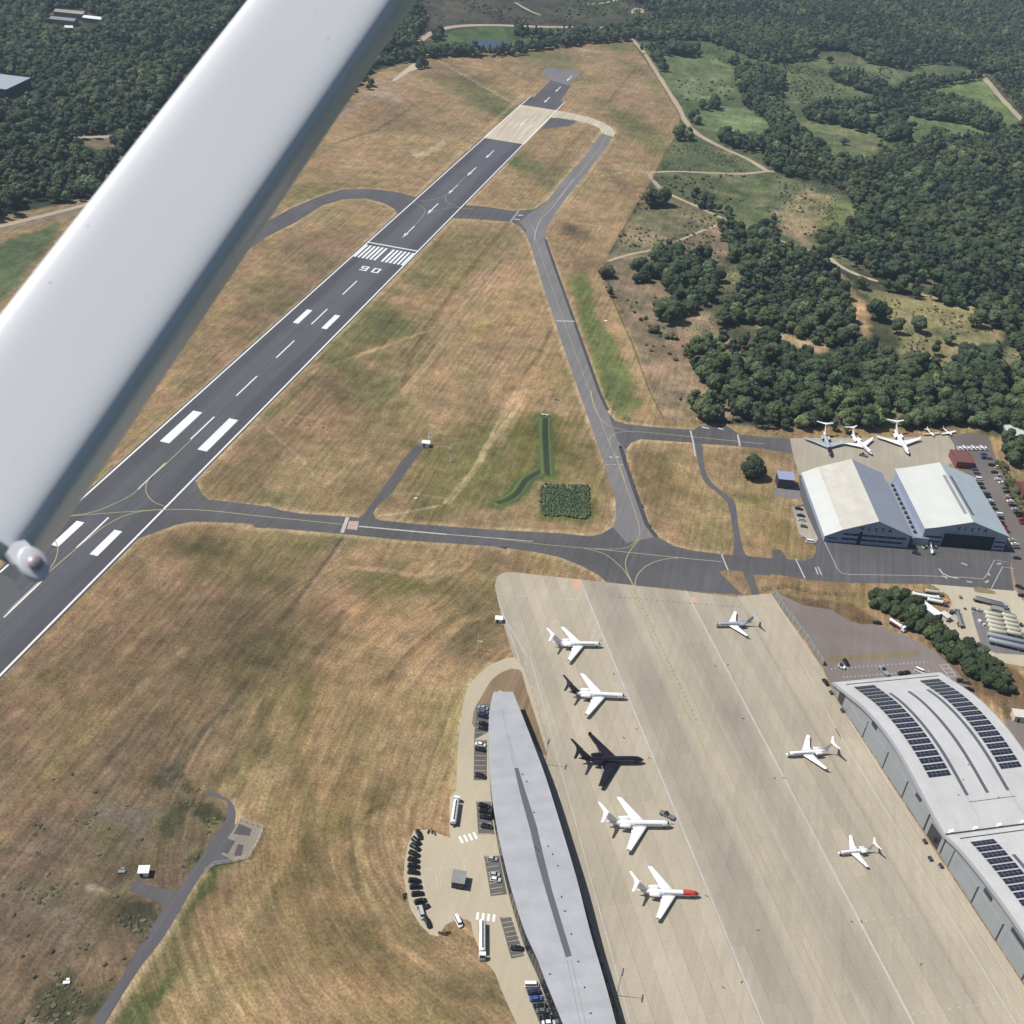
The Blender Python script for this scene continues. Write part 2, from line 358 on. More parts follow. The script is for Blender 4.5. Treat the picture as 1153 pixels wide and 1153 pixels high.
def inpoly(x, y, P):
    ins = np.zeros(len(x), bool); n = len(P)
    for i in range(n):
        x0, y0 = P[i]; x1, y1 = P[(i+1) % n]
        c = ((y0 > y) != (y1 > y)) & (x < (x1-x0)*(y-y0)/((y1-y0) or 1e-9)+x0); ins ^= c
    return ins
def segdist(x, y, P, closed=True):
    d = np.full(len(x), 1e9); n = len(P)
    for i in range(n if closed else n-1):
        a, b = P[i], P[(i+1) % n]; v = b-a; L = v@v+1e-9
        t = np.clip(((x-a[0])*v[0]+(y-a[1])*v[1])/L, 0, 1); d = np.minimum(d, np.hypot(x-a[0]-t*v[0], y-a[1]-t*v[1]))
    return d
def paint(pts, c, soft=8, wob=10, amt=1.0, mode='poly', width=0, px=True, wsc=None):
    P = [np.array(p[:2], float) for p in (W(pts) if px else pts)]
    A = np.array(P); m = soft+wob+width+2
    idx = np.nonzero((GX > A[:, 0].min()-m) & (GX < A[:, 0].max()+m) & (GY > A[:, 1].min()-m) & (GY < A[:, 1].max()+m))[0]
    if not len(idx): return
    x, y = GX[idx], GY[idx]
    if mode == 'poly': d = segdist(x, y, P); d = np.where(inpoly(x, y, P), d, -d)
    else: d = width/2-segdist(x, y, P, False)
    d = d+fbm(x, y, wsc or max(wob*1.6, 3), 5)*2*wob
    k = np.clip(d/max(soft, .5)*.5+.5, 0, 1)*amt; k = k*k*(3-2*k) if amt == 1 else k
    tint[idx] = tint[idx]*(1-k[:, None])+np.array(c)*k[:, None]
def ell(cx, cy, rx, ry, c, amt=.8, soft=None, rot=0, wob=None):
    ce = at(cx, cy)[:2]; w = abs(at(cx+rx, cy)[0]-ce[0]); h = np.linalg.norm(at(cx, cy-ry)[:2]-ce)
    e1 = (at(cx+1, cy)-at(cx, cy))[:2]; e1 = e1/np.linalg.norm(e1); e2 = np.array([-e1[1], e1[0]])
    ca, sa = math.cos(rot), math.sin(rot); q = []
    for i in range(16):
        a = 2*PI*i/16; u, v = w*math.cos(a), h*math.sin(a); q.append(ce+e1*(u*ca-v*sa)+e2*(u*sa+v*ca))
    paint(q, c, soft or min(w, h)*.8, wob if wob is not None else min(w, h)*.6, amt, px=False)
g = lambda r, gg, b: lin(r, gg, b, .81, .90)
FLOOR = g(62, 72, 54); DRY = g(158, 132, 97); DRY2 = g(134, 111, 84); STRAW = g(176, 151, 112); GREEN = g(104, 108, 66); GREEN2 = g(84, 96, 56); PINK = g(166, 138, 116)
MEAD = g(110, 122, 82); HEATH = g(116, 112, 86); HEATHD = g(70, 68, 62); SAND = g(190, 170, 140); BROWN = g(116, 90, 72)
tint[:] = FLOOR
nz = np.clip(fbm(GX, GY, 70, 41, 5)*4+.35, 0, 1)[:, None]; tint[:] = tint*(1-nz)+np.array(g(98, 94, 70))*nz
# heath and meadows beyond the perimeter
paint([(380, -40), (1400, -40), (1400, 14), (1153, 6), (900, 22), (760, 26), (600, 30), (440, 34), (420, 60)], HEATHD, 40, 60, 1)
paint(K(300, 0, A_, [(700, -20), (1153, -20), (1153, 60), (900, 100), (700, 90)]), g(88, 86, 68), 30, 40, .8)
paint([(640, -10), (690, -10), (745, 18), (690, 24), (620, 22)], g(84, 92, 62), 30, 30, .7)
paint(K(580, 0, A_, [(520, 170), (900, 150), (1153, 240), (1700, 180), (2200, 300), (2200, 560), (1153, 760), (600, 720), (700, 540), (560, 260)]), g(92, 104, 70), 14, 20)
paint(K(580, 0, A_, [(600, 235), (730, 235), (880, 250), (960, 310), (940, 420), (800, 440), (720, 430), (650, 330)]), MEAD, 6, 10)
paint(K(580, 0, A_, [(800, 490), (880, 460), (1000, 470), (1090, 530), (1110, 590), (1060, 605), (930, 570), (830, 560)]), g(112, 130, 86), 5, 8)
paint(K(853, 0, A_, [(0, 250), (200, 270), (460, 230), (640, 300), (560, 380), (440, 400), (200, 470), (120, 440), (0, 380)]), g(104, 112, 78), 10, 14)
paint(K(853, 0, A_, [(200, 540), (300, 515), (420, 560), (560, 610), (560, 650), (480, 680), (340, 680), (220, 610)]), g(116, 122, 84), 5, 8)
paint(K(853, 0, A_, [(460, 490), (540, 460), (640, 495), (880, 530), (1010, 570), (960, 605), (780, 590), (700, 620), (520, 520)]), g(106, 124, 80), 5, 8)
paint(K(853, 0, A_, [(720, 400), (860, 350), (980, 320), (1060, 430), (1153, 520), (1153, 560), (1020, 520), (900, 430)]), g(112, 130, 78), 6, 8)
paint(K(853, 0, A_, [(980, 320), (1153, 320), (1153, 520), (1060, 440)]), g(96, 98, 74), 6, 10)
paint([(735, 195), (875, 195), (990, 235), (960, 300), (900, 290), (830, 262), (740, 215)], g(104, 110, 76), 8, 12)
paint(K(853, 0, A_, [(70, 930), (130, 870), (220, 810), (300, 850), (330, 920), (280, 980), (200, 1050), (110, 1010)]), g(160, 142, 108), 6, 14)
paint(K(853, 0, A_, [(250, 960), (360, 860), (420, 900), (400, 960), (300, 1000)]), g(124, 130, 82), 6, 8)
paint([(745, 180), (765, 150), (790, 150), (880, 192), (740, 192)], g(98, 106, 74), 4, 8)
paint([(684, 290), (712, 240), (738, 205), (815, 252), (700, 292)], g(132, 122, 92), 4, 8)
paint([(684, 290), (815, 252), (850, 262), (770, 330), (840, 400), (855, 470), (748, 474), (735, 450), (700, 345)], g(140, 122, 98), 5, 8)
paint([(715, 400), (800, 405), (835, 440), (825, 470), (748, 474)], g(156, 132, 108), 5, 8, .9)
paint([(690, 330), (730, 345), (790, 400), (760, 415), (710, 390)], g(134, 116, 94), 5, 8, .7)
paint(K(0, 0, A_, [(340, 585), (490, 580), (530, 700), (430, 655), (370, 620)]), g(120, 112, 88), 4, 4)
CLEAR = [K(0, 0, A_, [(345, 592), (485, 588), (520, 690), (430, 650), (370, 620)]), K(853, 240, A_, [(345, 250), (400, 300), (420, 340), (470, 380), (480, 430), (490, 520), (480, 550), (440, 530), (450, 480), (400, 440), (395, 400), (360, 330)]),
         K(853, 240, A_, [(430, 330), (560, 340), (680, 375), (720, 350), (930, 410), (990, 480), (1065, 500), (1050, 560), (900, 570), (860, 650), (800, 700), (720, 660), (640, 640), (600, 600), (620, 540), (560, 440)]),
         K(853, 240, A_, [(0, 470), (60, 495), (130, 520), (240, 560), (320, 575), (280, 610), (200, 590), (100, 550), (0, 530)]),
         K(853, 240, A_, [(210, 380), (330, 385), (320, 415), (230, 405)]), K(853, 240, A_, [(0, 340), (60, 350), (90, 370), (30, 395), (0, 380)]),
         K(853, 240, A_, [(540, 850), (600, 830), (640, 870), (640, 930), (530, 930)]), K(853, 240, A_, [(1080, 580), (1153, 590), (1153, 700), (1090, 680), (1030, 640)]),
         K(560, 220, A_, [(1080, 330), (1153, 330), (1060, 360), (980, 410), (940, 380), (990, 340)]), K(560, 220, A_, [(820, 490), (930, 510), (880, 590), (820, 600), (740, 560)])]
for i, cl in enumerate(CLEAR): paint(cl, (g(120, 112, 88), g(172, 142, 104), g(146, 136, 96), g(166, 144, 110), HEATH, g(110, 120, 80), g(124, 128, 84), g(140, 132, 98), g(120, 124, 84), g(140, 124, 98))[i], 4, 4)
paint(K(300, 0, A_, [(730, 180), (800, 130), (1000, 110), (1153, 125), (1500, 150), (1460, 190), (1153, 205), (900, 215), (760, 215)]), g(84, 104, 62), 8, 8)
# the airfield itself
FIELD = [(-900, 1500), (-700, 400), (0, 243), (60, 232), (102, 221), (250, 160), (340, 122), (385, 100), (430, 78), (474, 66), (520, 62), (560, 57), (640, 47), (708, 42), (724, 62), (746, 96), (766, 130), (764, 150), (745, 180), (736, 200), (712, 240), (684, 288), (676, 312), (690, 340), (718, 400), (738, 450), (748, 474), (800, 476), (850, 480), (1000, 481), (1100, 490), (1400, 520), (2000, 1500)]
paint(FIELD, DRY, 3, 2)
paint([(-400, 420), (0, 250), (110, 224), (110, 240), (60, 250), (0, 262)], g(128, 118, 98), 6, 6, .9)
paint([(-400, 460), (0, 272), (66, 250), (70, 262), (20, 320), (-60, 400)], g(92, 104, 72), 5, 6)
paint([(-200, 1400), (-200, 800), (0, 760), (150, 625), (200, 600), (390, 605), (330, 700), (250, 800), (230, 900), (180, 1000), (120, 1153), (60, 1400)], DRY2, 25, 20)
paint([(-200, 1400), (-200, 900), (0, 830), (130, 860), (260, 900), (250, 960), (140, 1100), (60, 1400)], g(122, 104, 82), 18, 20)
paint([(560, 75), (620, 60), (705, 60), (745, 130), (720, 190), (640, 180), (700, 150), (640, 90)], g(158, 132, 100), 12, 20)
paint([(290, 330), (360, 250), (450, 260), (300, 450), (150, 560), (120, 560)], g(138, 114, 88), 10, 12, .8)
for cx, cy, rx, ry, c, am in [(345, 235, 60, 16, GREEN, .4), (430, 130, 40, 20, BROWN, .4), (535, 100, 30, 22, GREEN, .8), (560, 120, 22, 14, GREEN, .8), (500, 80, 40, 10, BROWN, .4), (610, 60, 50, 8, GREEN, .6), (690, 50, 30, 8, GREEN, .8),
        (625, 75, 26, 18, GREEN, .55), (722, 150, 30, 22, GREEN, .7), (700, 130, 16, 20, GREEN, .6), (720, 80, 16, 12, GREEN, .6), (650, 200, 20, 12, GREEN, .3), (610, 195, 30, 18, GREEN, .7), (570, 170, 16, 22, GREEN, .8), (590, 205, 20, 12, STRAW, .3),
        (646, 262, 16, 10, g(84, 78, 58), .9), (660, 300, 30, 10, BROWN, .4), (700, 210, 26, 16, BROWN, .4), (360, 210, 40, 12, GREEN, .4), (360, 300, 26, 12, GREEN, .4), (305, 330, 30, 16, GREEN, .5), (420, 360, 40, 22, GREEN, .65), (470, 310, 26, 10, GREEN, .5),
        (490, 290, 40, 18, g(132, 116, 80), .5), (430, 400, 36, 22, BROWN, .5), (380, 440, 50, 26, g(112, 94, 70), .6), (440, 440, 26, 14, GREEN, .5), (520, 420, 50, 40, g(168, 136, 104), .6), (560, 330, 40, 60, g(166, 134, 104), .5), (600, 380, 26, 60, DRY, .4),
        (560, 500, 40, 40, g(120, 110, 66), .5), (320, 480, 40, 18, g(118, 96, 74), .5), (310, 560, 40, 10, GREEN, .5), (350, 530, 30, 14, GREEN, .4), (400, 560, 40, 12, g(122, 108, 70), .4), (500, 500, 50, 16, GREEN, .45), (470, 540, 40, 20, g(120, 108, 70), .5), (545, 440, 20, 30, GREEN, .3),
        (228, 618, 26, 12, g(96, 90, 60), .7), (300, 620, 40, 10, STRAW, .3), (290, 650, 50, 14, g(118, 104, 66), .4), (180, 690, 60, 30, g(112, 92, 70), .4), (270, 745, 60, 30, g(108, 94, 66), .35), (330, 650, 20, 10, GREEN, .4), (380, 680, 70, 12, g(150, 124, 90), .5), (440, 660, 50, 12, g(112, 98, 64), .4),
        (490, 660, 40, 10, g(108, 96, 64), .5), (540, 640, 30, 12, g(120, 100, 72), .4), (340, 720, 50, 40, g(112, 92, 70), .4), (420, 780, 50, 50, g(158, 130, 92), .5), (350, 830, 40, 60, g(150, 124, 88), .5), (515, 690, 40, 20, g(108, 94, 62), .5), (530, 730, 30, 16, g(114, 98, 68), .5), (400, 900, 30, 40, g(110, 96, 64), .5),
        (330, 980, 60, 60, g(160, 132, 94), .5), (420, 1080, 60, 60, g(158, 130, 92), .6), (470, 1000, 30, 40, STRAW, .3), (300, 1020, 30, 20, GREEN, .3), (440, 1060, 60, 14, g(92, 92, 56), .5), (520, 1120, 50, 18, g(110, 98, 66), .4),
        (245, 925, 25, 14, g(88, 86, 58), .5), (130, 1050, 30, 30, g(92, 86, 58), .6), (80, 1100, 40, 30, g(84, 80, 58), .5), (100, 950, 60, 30, g(112, 100, 82), .6), (60, 1000, 50, 30, g(108, 96, 80), .5), (190, 910, 20, 30, g(84, 84, 54), .5), (160, 850, 50, 30, g(114, 98, 76), .4), (50, 880, 60, 30, g(140, 116, 88), .4),
        (735, 520, 20, 14, BROWN, .5), (760, 560, 30, 20, g(132, 114, 74), .5), (755, 535, 20, 20, g(116, 104, 60), .5), (790, 590, 26, 14, DRY, .5), (850, 560, 30, 8, g(112, 106, 60), .6), (840, 510, 30, 8, g(160, 134, 98), .6), (870, 590, 20, 22, g(122, 112, 66), .6), (850, 600, 20, 20, g(176, 138, 100), .5), (730, 590, 20, 14, DRY, .5)]:
    ell(cx, cy, rx, ry, c, am)
paint(K(560, 220, A_, [(300, 350), (380, 340), (420, 480), (520, 650), (600, 800), (620, 900), (560, 985), (490, 930), (440, 800), (380, 600), (330, 450)]), g(108, 116, 66), 5, 6)
paint(K(560, 220, A_, [(400, 560), (470, 600), (510, 720), (560, 860), (540, 930), (490, 830), (420, 660)]), g(98, 108, 64), 4, 5)
paint(K(560, 220, A_, [(440, 330), (500, 450), (560, 560), (620, 720), (680, 860), (700, 960), (650, 900), (590, 740), (520, 600), (460, 470), (400, 350)]), g(170, 144, 104), 3, 3, .9)
paint(K(560, 440, A_, [(100, 100), (300, 110), (330, 300), (330, 400), (240, 400), (180, 360), (60, 490), (0, 470)]), g(110, 104, 60), 6, 8, .8)
for w_, c_ in ((9, g(90, 104, 54)), ):
    paint(K(560, 440, A_, [(205, 115), (212, 370)]), c_, 3, 2, 1, 'line', 14)
    paint(K(560, 440, A_, [(0, 490), (50, 470), (90, 440), (130, 380), (190, 345)]), c_, 3, 2, 1, 'line', 12)
paint(K(560, 440, A_, [(180, 420), (300, 405), (430, 420), (440, 540), (400, 580), (180, 560)]), g(112, 110, 64), 4, 3)
paint([(118, 1170), (165, 1085), (186, 1040), (222, 985), (232, 955), (268, 948), (250, 985), (228, 1020), (205, 1075), (165, 1165)], g(94, 98, 60), 3, 4)
for q_ in ([(420, 830), (500, 700), (560, 610), (660, 630), (690, 650), (620, 740), (520, 870), (450, 860)], [(700, 260), (780, 180), (812, 200), (740, 330), (710, 320)], [(830, 230), (900, 180), (965, 200), (965, 260), (900, 340)], [(780, 480), (860, 395), (875, 440), (800, 490)], [(130, 1130), (230, 990), (300, 900), (350, 930), (270, 1030), (200, 1153)], [(250, 1080), (380, 980), (450, 1000), (420, 1100), (300, 1153), (240, 1153)], [(620, 80), (700, 90), (690, 130), (640, 130)], [(720, 40), (790, -10), (800, 30), (740, 110), (860, 130), (860, 160), (740, 120)], [(490, 850), (570, 840), (560, 900), (500, 890)]):
    paint(K(0, 853, A_, q_), g(74, 74, 54), 1.5, 7, .85, wsc=7)
for q_ in ([(420, 230), (520, 200), (640, 260), (600, 300), (450, 290)], [(400, 520), (560, 520), (520, 590), (400, 570)], [(120, 620), (300, 600), (330, 700), (160, 720)]):
    paint(K(0, 853, A_, q_), g(108, 100, 92), 3, 8, .8, wsc=8)
for q_ in ([(300, 220), (380, 300), (350, 330), (280, 260)], ):
    paint(q_, GREEN, 20, 12, .01)
paint([(1138, 640), (1170, 640), (1200, 720), (1150, 690)], g(156, 122, 100), 3, 4)
for q_, c_, a_ in (([(285, 380), (330, 335), (430, 330), (470, 370), (400, 420), (330, 400)], GREEN, .6), ([(225, 540), (300, 470), (350, 480), (300, 540), (260, 565)], g(120, 100, 74), .7), ([(380, 430), (450, 380), (500, 400), (430, 480)], GREEN, .5), ([(480, 270), (560, 255), (600, 265), (520, 330), (450, 330)], GREEN, .45), ([(470, 510), (540, 470), (590, 480), (560, 560), (480, 580)], g(112, 110, 66), .7), ([(600, 460), (660, 470), (690, 560), (620, 540)], g(118, 112, 66), .5),
    ([(200, 605), (380, 610), (330, 660), (220, 660)], g(104, 98, 64), .6), ([(400, 650), (540, 640), (520, 670), (420, 680)], g(104, 98, 62), .55), ([(240, 690), (330, 660), (360, 700), (290, 760), (230, 750)], g(104, 92, 66), .6), ([(540, 660), (575, 690), (575, 740), (520, 760), (500, 720)], g(108, 98, 66), .6), ([(310, 780), (350, 770), (330, 850), (290, 870)], g(112, 104, 66), .5), ([(330, 940), (375, 930), (370, 985), (325, 1010)], g(96, 94, 58), .6)):
    paint(q_, c_, 10, 16, a_, wsc=22)
paint(K(440, 880, 5.76, [(-260, 900), (0, 1050), (120, 1153), (300, 1300), (200, 1350), (-50, 1200)]), g(92, 92, 58), 6, 8, .5)
paint([(852, 650), (900, 650), (1040, 658), (1060, 665), (960, 680), (900, 668), (862, 672)], g(158, 130, 96), 3, 3)
paint([(875, 668), (960, 680), (990, 700), (985, 715), (945, 700), (905, 690), (880, 690)], g(124, 98, 76), 2, 3)
paint([(1060, 690), (1160, 770), (1180, 900), (1130, 800), (1080, 770), (1040, 720)], g(120, 98, 72), 3, 4)
paint([(900, 484), (1100, 482), (1100, 490), (1040, 496), (880, 492)], g(156, 130, 92), 3, 3)
paint([(790, 478), (850, 484), (870, 492), (850, 490)], g(160, 140, 96), 2, 2)
# bare earth and mown stripes
paint(K(300, 0, A_, [(320, 500), (400, 440), (460, 380), (530, 370), (600, 460), (470, 420), (360, 480)]), g(166, 144, 124), 8, 8, .9)
paint(K(300, 0, A_, [(460, 370), (640, 270), (700, 300), (560, 350)]), g(152, 136, 116), 8, 8, .8)
paint(K(300, 0, A_, [(625, 672), (700, 650), (770, 605), (780, 620), (700, 670), (640, 682)]), g(188, 170, 136), 2, 3)
paint(K(300, 0, A_, [(580, 620), (680, 550), (690, 570), (590, 640)]), g(162, 146, 104), 4, 4, .7)
for pts, c, w, am in [(K(280, 220, A_, [(1153, 80), (930, 350), (770, 560), (700, 700), (660, 840), (560, 1000), (430, 1153)]), g(112, 88, 66), 6, .7), (K(280, 220, A_, [(1153, 220), (1020, 330), (900, 520), (830, 640)]), g(172, 146, 116), 8, .6),
        (K(280, 220, A_, [(830, 640), (740, 760), (620, 900), (560, 1040), (480, 1153)]), g(172, 146, 108), 7, .7), (K(280, 220, A_, [(250, 780), (330, 740), (550, 665), (760, 590)]), g(170, 150, 104), 6, .9),
        (K(280, 220, A_, [(1100, 430), (1000, 560), (920, 660)]), g(150, 142, 84), 5, .8), (K(280, 220, A_, [(850, 640), (1040, 690), (1153, 760)]), g(172, 146, 110), 6, .8), (K(280, 220, A_, [(1153, 850), (1080, 980), (1000, 1130)]), g(190, 164, 122), 5, .9),
        (K(280, 220, A_, [(130, 940), (300, 970), (440, 1005), (640, 1040), (860, 1090)]), g(158, 132, 98), 6, .8), (K(280, 220, A_, [(40, 965), (130, 1060), (250, 1153)]), g(150, 128, 104), 4, .7),
        (K(560, 220, A_, [(250, 560), (200, 700), (90, 860), (0, 960)]), g(176, 150, 118), 5, .5), (K(560, 220, A_, [(240, 570), (180, 690), (60, 840)]), g(112, 88, 64), 4, .7), (K(560, 220, A_, [(0, 450), (110, 420), (200, 450)]), g(178, 152, 112), 4, .7),
        (K(560, 440, A_, [(0, 240), (130, 0)]), g(172, 148, 112), 7, .6), (K(300, 460, A_, [(1060, 20), (960, 160), (880, 280), (770, 410)]), g(190, 168, 126), 5, .9), (K(300, 460, A_, [(250, 330), (340, 260), (430, 150), (520, 20)]), g(168, 146, 104), 7, .8),
        (K(300, 460, A_, [(490, 465), (600, 450), (750, 420)]), g(180, 168, 128), 3, .9), (K(300, 460, A_, [(520, 370), (640, 370), (780, 390), (860, 310)]), g(160, 146, 104), 5, .7), (K(300, 460, A_, [(20, 100), (130, 200), (230, 310)]), g(160, 138, 104), 3, .7),
        (K(300, 460, A_, [(340, 550), (230, 700), (130, 830), (40, 940)]), g(98, 84, 66), 6, .8), (K(300, 460, A_, [(355, 550), (250, 700), (150, 830)]), g(164, 140, 110), 4, .7), (K(300, 460, A_, [(340, 685), (500, 700), (620, 720)]), g(178, 144, 110), 8, .8),
        (K(300, 0, A_, [(300, 620), (480, 560), (620, 470)]), g(96, 84, 66), 9, .6), (K(300, 0, A_, [(740, 260), (860, 330), (1070, 450)]), g(176, 160, 130), 7, .9), (K(300, 0, A_, [(860, 320), (1153, 318), (1400, 318)]), g(168, 156, 104), 5, .8),
        (K(300, 0, A_, [(430, 790), (600, 680), (860, 450)]), g(160, 138, 100), 7, .6), (K(580, 0, A_, [(400, 440), (520, 300)]), g(112, 96, 68), 8, .7), (K(580, 0, A_, [(340, 765), (420, 755), (490, 738), (590, 745)]), g(176, 160, 130), 5, .9), (K(580, 0, A_, [(260, 215), (405, 235)]), g(188, 172, 146), 5, .9),
        (K(580, 0, A_, [(160, 950), (320, 970)]), g(170, 150, 120), 4, .6), (K(580, 0, A_, [(60, 830), (300, 560)]), g(108, 90, 66), 7, .5), (K(0, 853, A_, [(0, 400), (200, 430), (400, 480)]), g(96, 84, 70), 4, .5), (K(0, 853, A_, [(0, 350), (150, 220), (330, 60), (400, 0)]), g(152, 130, 98), 6, .5),
        (K(0, 853, A_, [(350, 860), (480, 760), (560, 700)]), g(84, 74, 60), 8, .5), (K(0, 853, A_, [(380, 560), (460, 580)]), g(170, 156, 130), 2, .8), (K(0, 853, A_, [(700, 120), (780, 10), (860, -100), (960, -200), (1060, -330)]), g(98, 90, 72), 6, .8), (K(0, 853, A_, [(640, 980), (740, 870), (860, 700), (1000, 560), (1153, 360)]), g(150, 124, 90), 26, .4),
        ([(430, 640), (470, 648), (520, 640)], g(176, 144, 112), 9, .5), ([(480, 655), (520, 640), (545, 620)], g(170, 140, 108), 8, .5),
        ([(560, 690), (520, 700), (480, 740), (440, 790), (415, 850), (400, 900)], g(170, 142, 102), 14, .5), ([(545, 680), (500, 700), (455, 740), (430, 770)], g(98, 88, 58), 5, .5),
        ([(430, 905), (412, 915), (398, 935), (396, 960), (405, 990)], g(100, 92, 58), 6, .7), ([(395, 830), (370, 880), (340, 930), (300, 1000), (250, 1080), (200, 1153)], g(172, 144, 104), 12, .5), ([(430, 820), (415, 880), (400, 930), (410, 1000), (440, 1060), (500, 1100)], g(172, 146, 106), 8, .5)]:
    paint(pts, c, 1.0, .9, min(1, am*1.15), 'line', max(1.6, w*.34), wsc=5)
    if w >= 5: o_ = 3.2; paint([(x+o_*random.uniform(.8, 1.6), y) for x, y in pts], c, 1.0, 1.2, min(1, am*.7), 'line', 1.5, wsc=4)
EDGES = [K(300, 0, A_, [(0, 957), (100, 902), (230, 846), (330, 816), (450, 814), (560, 826)]), K(300, 0, A_, [(0, 1028), (130, 963), (240, 894), (330, 866), (430, 862), (510, 884), (555, 908)]), K(560, 220, A_, [(-140, 40), (-40, 48), (0, 54), (70, 65), (160, 56), (205, 28)]), K(560, 220, A_, [(-200, 104), (-130, 104), (0, 114), (60, 119), (100, 140), (128, 182), (158, 272), (198, 402), (298, 702), (398, 982), (458, 1155)]),
    K(580, 0, A_, [(370, 572), (296, 678), (196, 788), (128, 876)]), K(580, 0, A_, [(430, 592), (388, 652), (303, 762), (214, 872), (168, 942), (138, 985)]), K(560, 220, A_, [(210, 185), (236, 262), (335, 542), (446, 852), (486, 940), (512, 971), (560, 986), (700, 1001), (850, 1010)]), K(560, 220, A_, [(1040, 1089), (885, 1079), (850, 1074), (620, 1059), (582, 1074), (558, 1104), (562, 1160)]),
    K(560, 440, A_, [(556, 255), (562, 320), (604, 440), (654, 580), (694, 630), (762, 668), (830, 686), (970, 704), (1080, 711)]), K(560, 440, A_, [(506, 470), (511, 560), (497, 587), (450, 616), (400, 626), (250, 611), (0, 601)]), K(300, 460, A_, [(0, 416), (60, 436), (150, 451), (380, 466)]), K(300, 460, A_, [(500, 481), (650, 496), (980, 521), (1153, 529)]), K(0, 500, A_, [(1153, 372), (1100, 367), (1000, 347), (830, 340), (760, 355), (650, 394), (610, 408), (300, 668), (0, 994)]),
    K(300, 460, A_, [(1040, 618), (1040, 606), (600, 576), (300, 546), (0, 521)]), K(560, 440, A_, [(150, 700), (270, 726), (368, 766), (436, 806), (466, 831)]), K(580, 0, A_, [(180, 476), (250, 486), (320, 504), (382, 526), (424, 552), (436, 576)]), K(0, 500, A_, [(850, 160), (872, 213), (902, 243), (1000, 254), (1153, 274)]), K(0, 500, A_, [(1000, -8), (850, 158)]), [(288, 470), (225, 537)], [(600, 152), (470, 288), (288, 470)], [(386, 297), (280, 391), (180, 480), (80, 570)], [(590, 106), (470, 217), (386, 297)],
    K(0, 853, A_, [(1005, 195), (1022, 240), (1018, 290)]), K(0, 853, A_, [(875, 503), (845, 545), (790, 645), (700, 795), (540, 1015), (458, 1153)]), K(430, 740, 4.612, [(556, 36), (496, 86), (446, 147), (424, 208), (408, 308), (396, 400), (386, 550), (382, 700)])]
outf = ~inpoly(GX, GY, W(FIELD)); n1 = fbm(GX, GY, 26, 51, 4); n2 = fbm(GX, GY, 10, 61, 4)
mul = 1+np.where(outf, .75, .38)*n1+np.where(outf, .75, .34)*n2; gr = np.clip(n1*2.2+n2*1.2, -1, 1)*np.where(outf, .16, .08)
tint *= np.stack([mul*(1+gr), mul, mul*(1+gr*.4)], 1)
for P_ in EDGES: paint(P_, g(188, 164, 126), 1.6, .8, .75, 'line', 3.4, wsc=5)
for pts_, c_, w_, a_ in (([(0, 915), (60, 862), (130, 800), (205, 732)], g(160, 136, 102), 4, .55), ([(0, 965), (100, 872), (190, 795)], g(98, 86, 68), 3, .5), ([(0, 850), (120, 752), (180, 700)], g(156, 130, 98), 3, .5), ([(225, 905), (262, 860), (300, 800), (352, 738), (388, 690)], g(92, 82, 62), 4, .5), ([(0, 790), (70, 735), (160, 660)], g(152, 128, 98), 3, .4), ([(0, 1010), (80, 960), (150, 965)], g(104, 92, 76), 3, .5), ([(0, 1060), (100, 1010), (170, 1000)], g(150, 132, 104), 2.5, .4),
    ([(300, 790), (290, 850), (262, 880)], g(104, 98, 62), 7, .5), ([(345, 770), (330, 850), (345, 900), (340, 960)], g(106, 100, 60), 6, .5), ([(330, 480), (400, 400), (470, 330)], g(110, 96, 70), 5, .4), ([(300, 470), (360, 420), (400, 395)], g(98, 102, 62), 7, .5)):
    paint(pts_, c_, 1.4, 2.2, a_, 'line', w_, wsc=7)
for q_, c_ in ((K(0, 853, A_, [(0, 0), (300, 0), (420, 100), (300, 300), (0, 330)]), g(118, 96, 76)), (K(0, 853, A_, [(0, 560), (300, 560), (450, 700), (350, 860), (0, 900)]), g(122, 108, 90)), (K(0, 853, A_, [(340, 860), (480, 800), (560, 900), (500, 1000), (420, 960)]), g(144, 118, 94)), (K(560, 440, A_, [(560, 260), (760, 260), (760, 420), (640, 520), (600, 400)]), g(116, 98, 68))):
    paint(q_, c_, 8, 12, .7, wsc=14)
# flow coordinates for the mowing streaks
flow = np.zeros((len(GX), 3)); flow[:, 0] = GX; flow[:, 1] = GY
FP = [np.array(p) for p in W([(600, 615), (585, 640), (540, 690), (470, 750), (430, 830), (400, 905), (395, 960), (425, 1030), (480, 1090), (560, 1153), (640, 1230)])]; FP = smooth_line(FP, 5)
msk = np.nonzero((np.abs(GX-200) < 200) & (np.abs(GY+500) < 330))[0]
bx, by = GX[msk], GY[msk]; dbest = np.full(len(msk), 1e9); sg = np.zeros(len(msk)); al = np.zeros(len(msk)); acc = 0
for a, b in zip(FP, FP[1:]):
    v = b-a; L = np.linalg.norm(v); t = np.clip(((bx-a[0])*v[0]+(by-a[1])*v[1])/L/L, 0, 1); dx, dy = bx-a[0]-t*v[0], by-a[1]-t*v[1]; d = np.hypot(dx, dy)
    k = d < dbest; dbest[k] = d[k]; sg[k] = np.sign(v[0]*dy-v[1]*dx)[k]; al[k] = (acc+t*L)[k]; acc += L
wgt = np.clip(1-(dbest-70)/50, 0, 1)*inpoly(bx, by, W([(230, 640), (560, 628), (600, 660), (700, 1400), (-100, 1400), (150, 1000)]))
flow[msk[wgt > .5], 0] = (500+dbest*sg)[wgt > .5]; flow[msk[wgt > .5], 1] = al[wgt > .5]
me = bpy.data.meshes.new('grassland')
ii = (np.arange(nr-1)[:, None]*nc+np.arange(nc-1)[None, :]).ravel()
F = np.stack([ii, ii+nc, ii+nc+1, ii+1], 1).astype(np.int32)
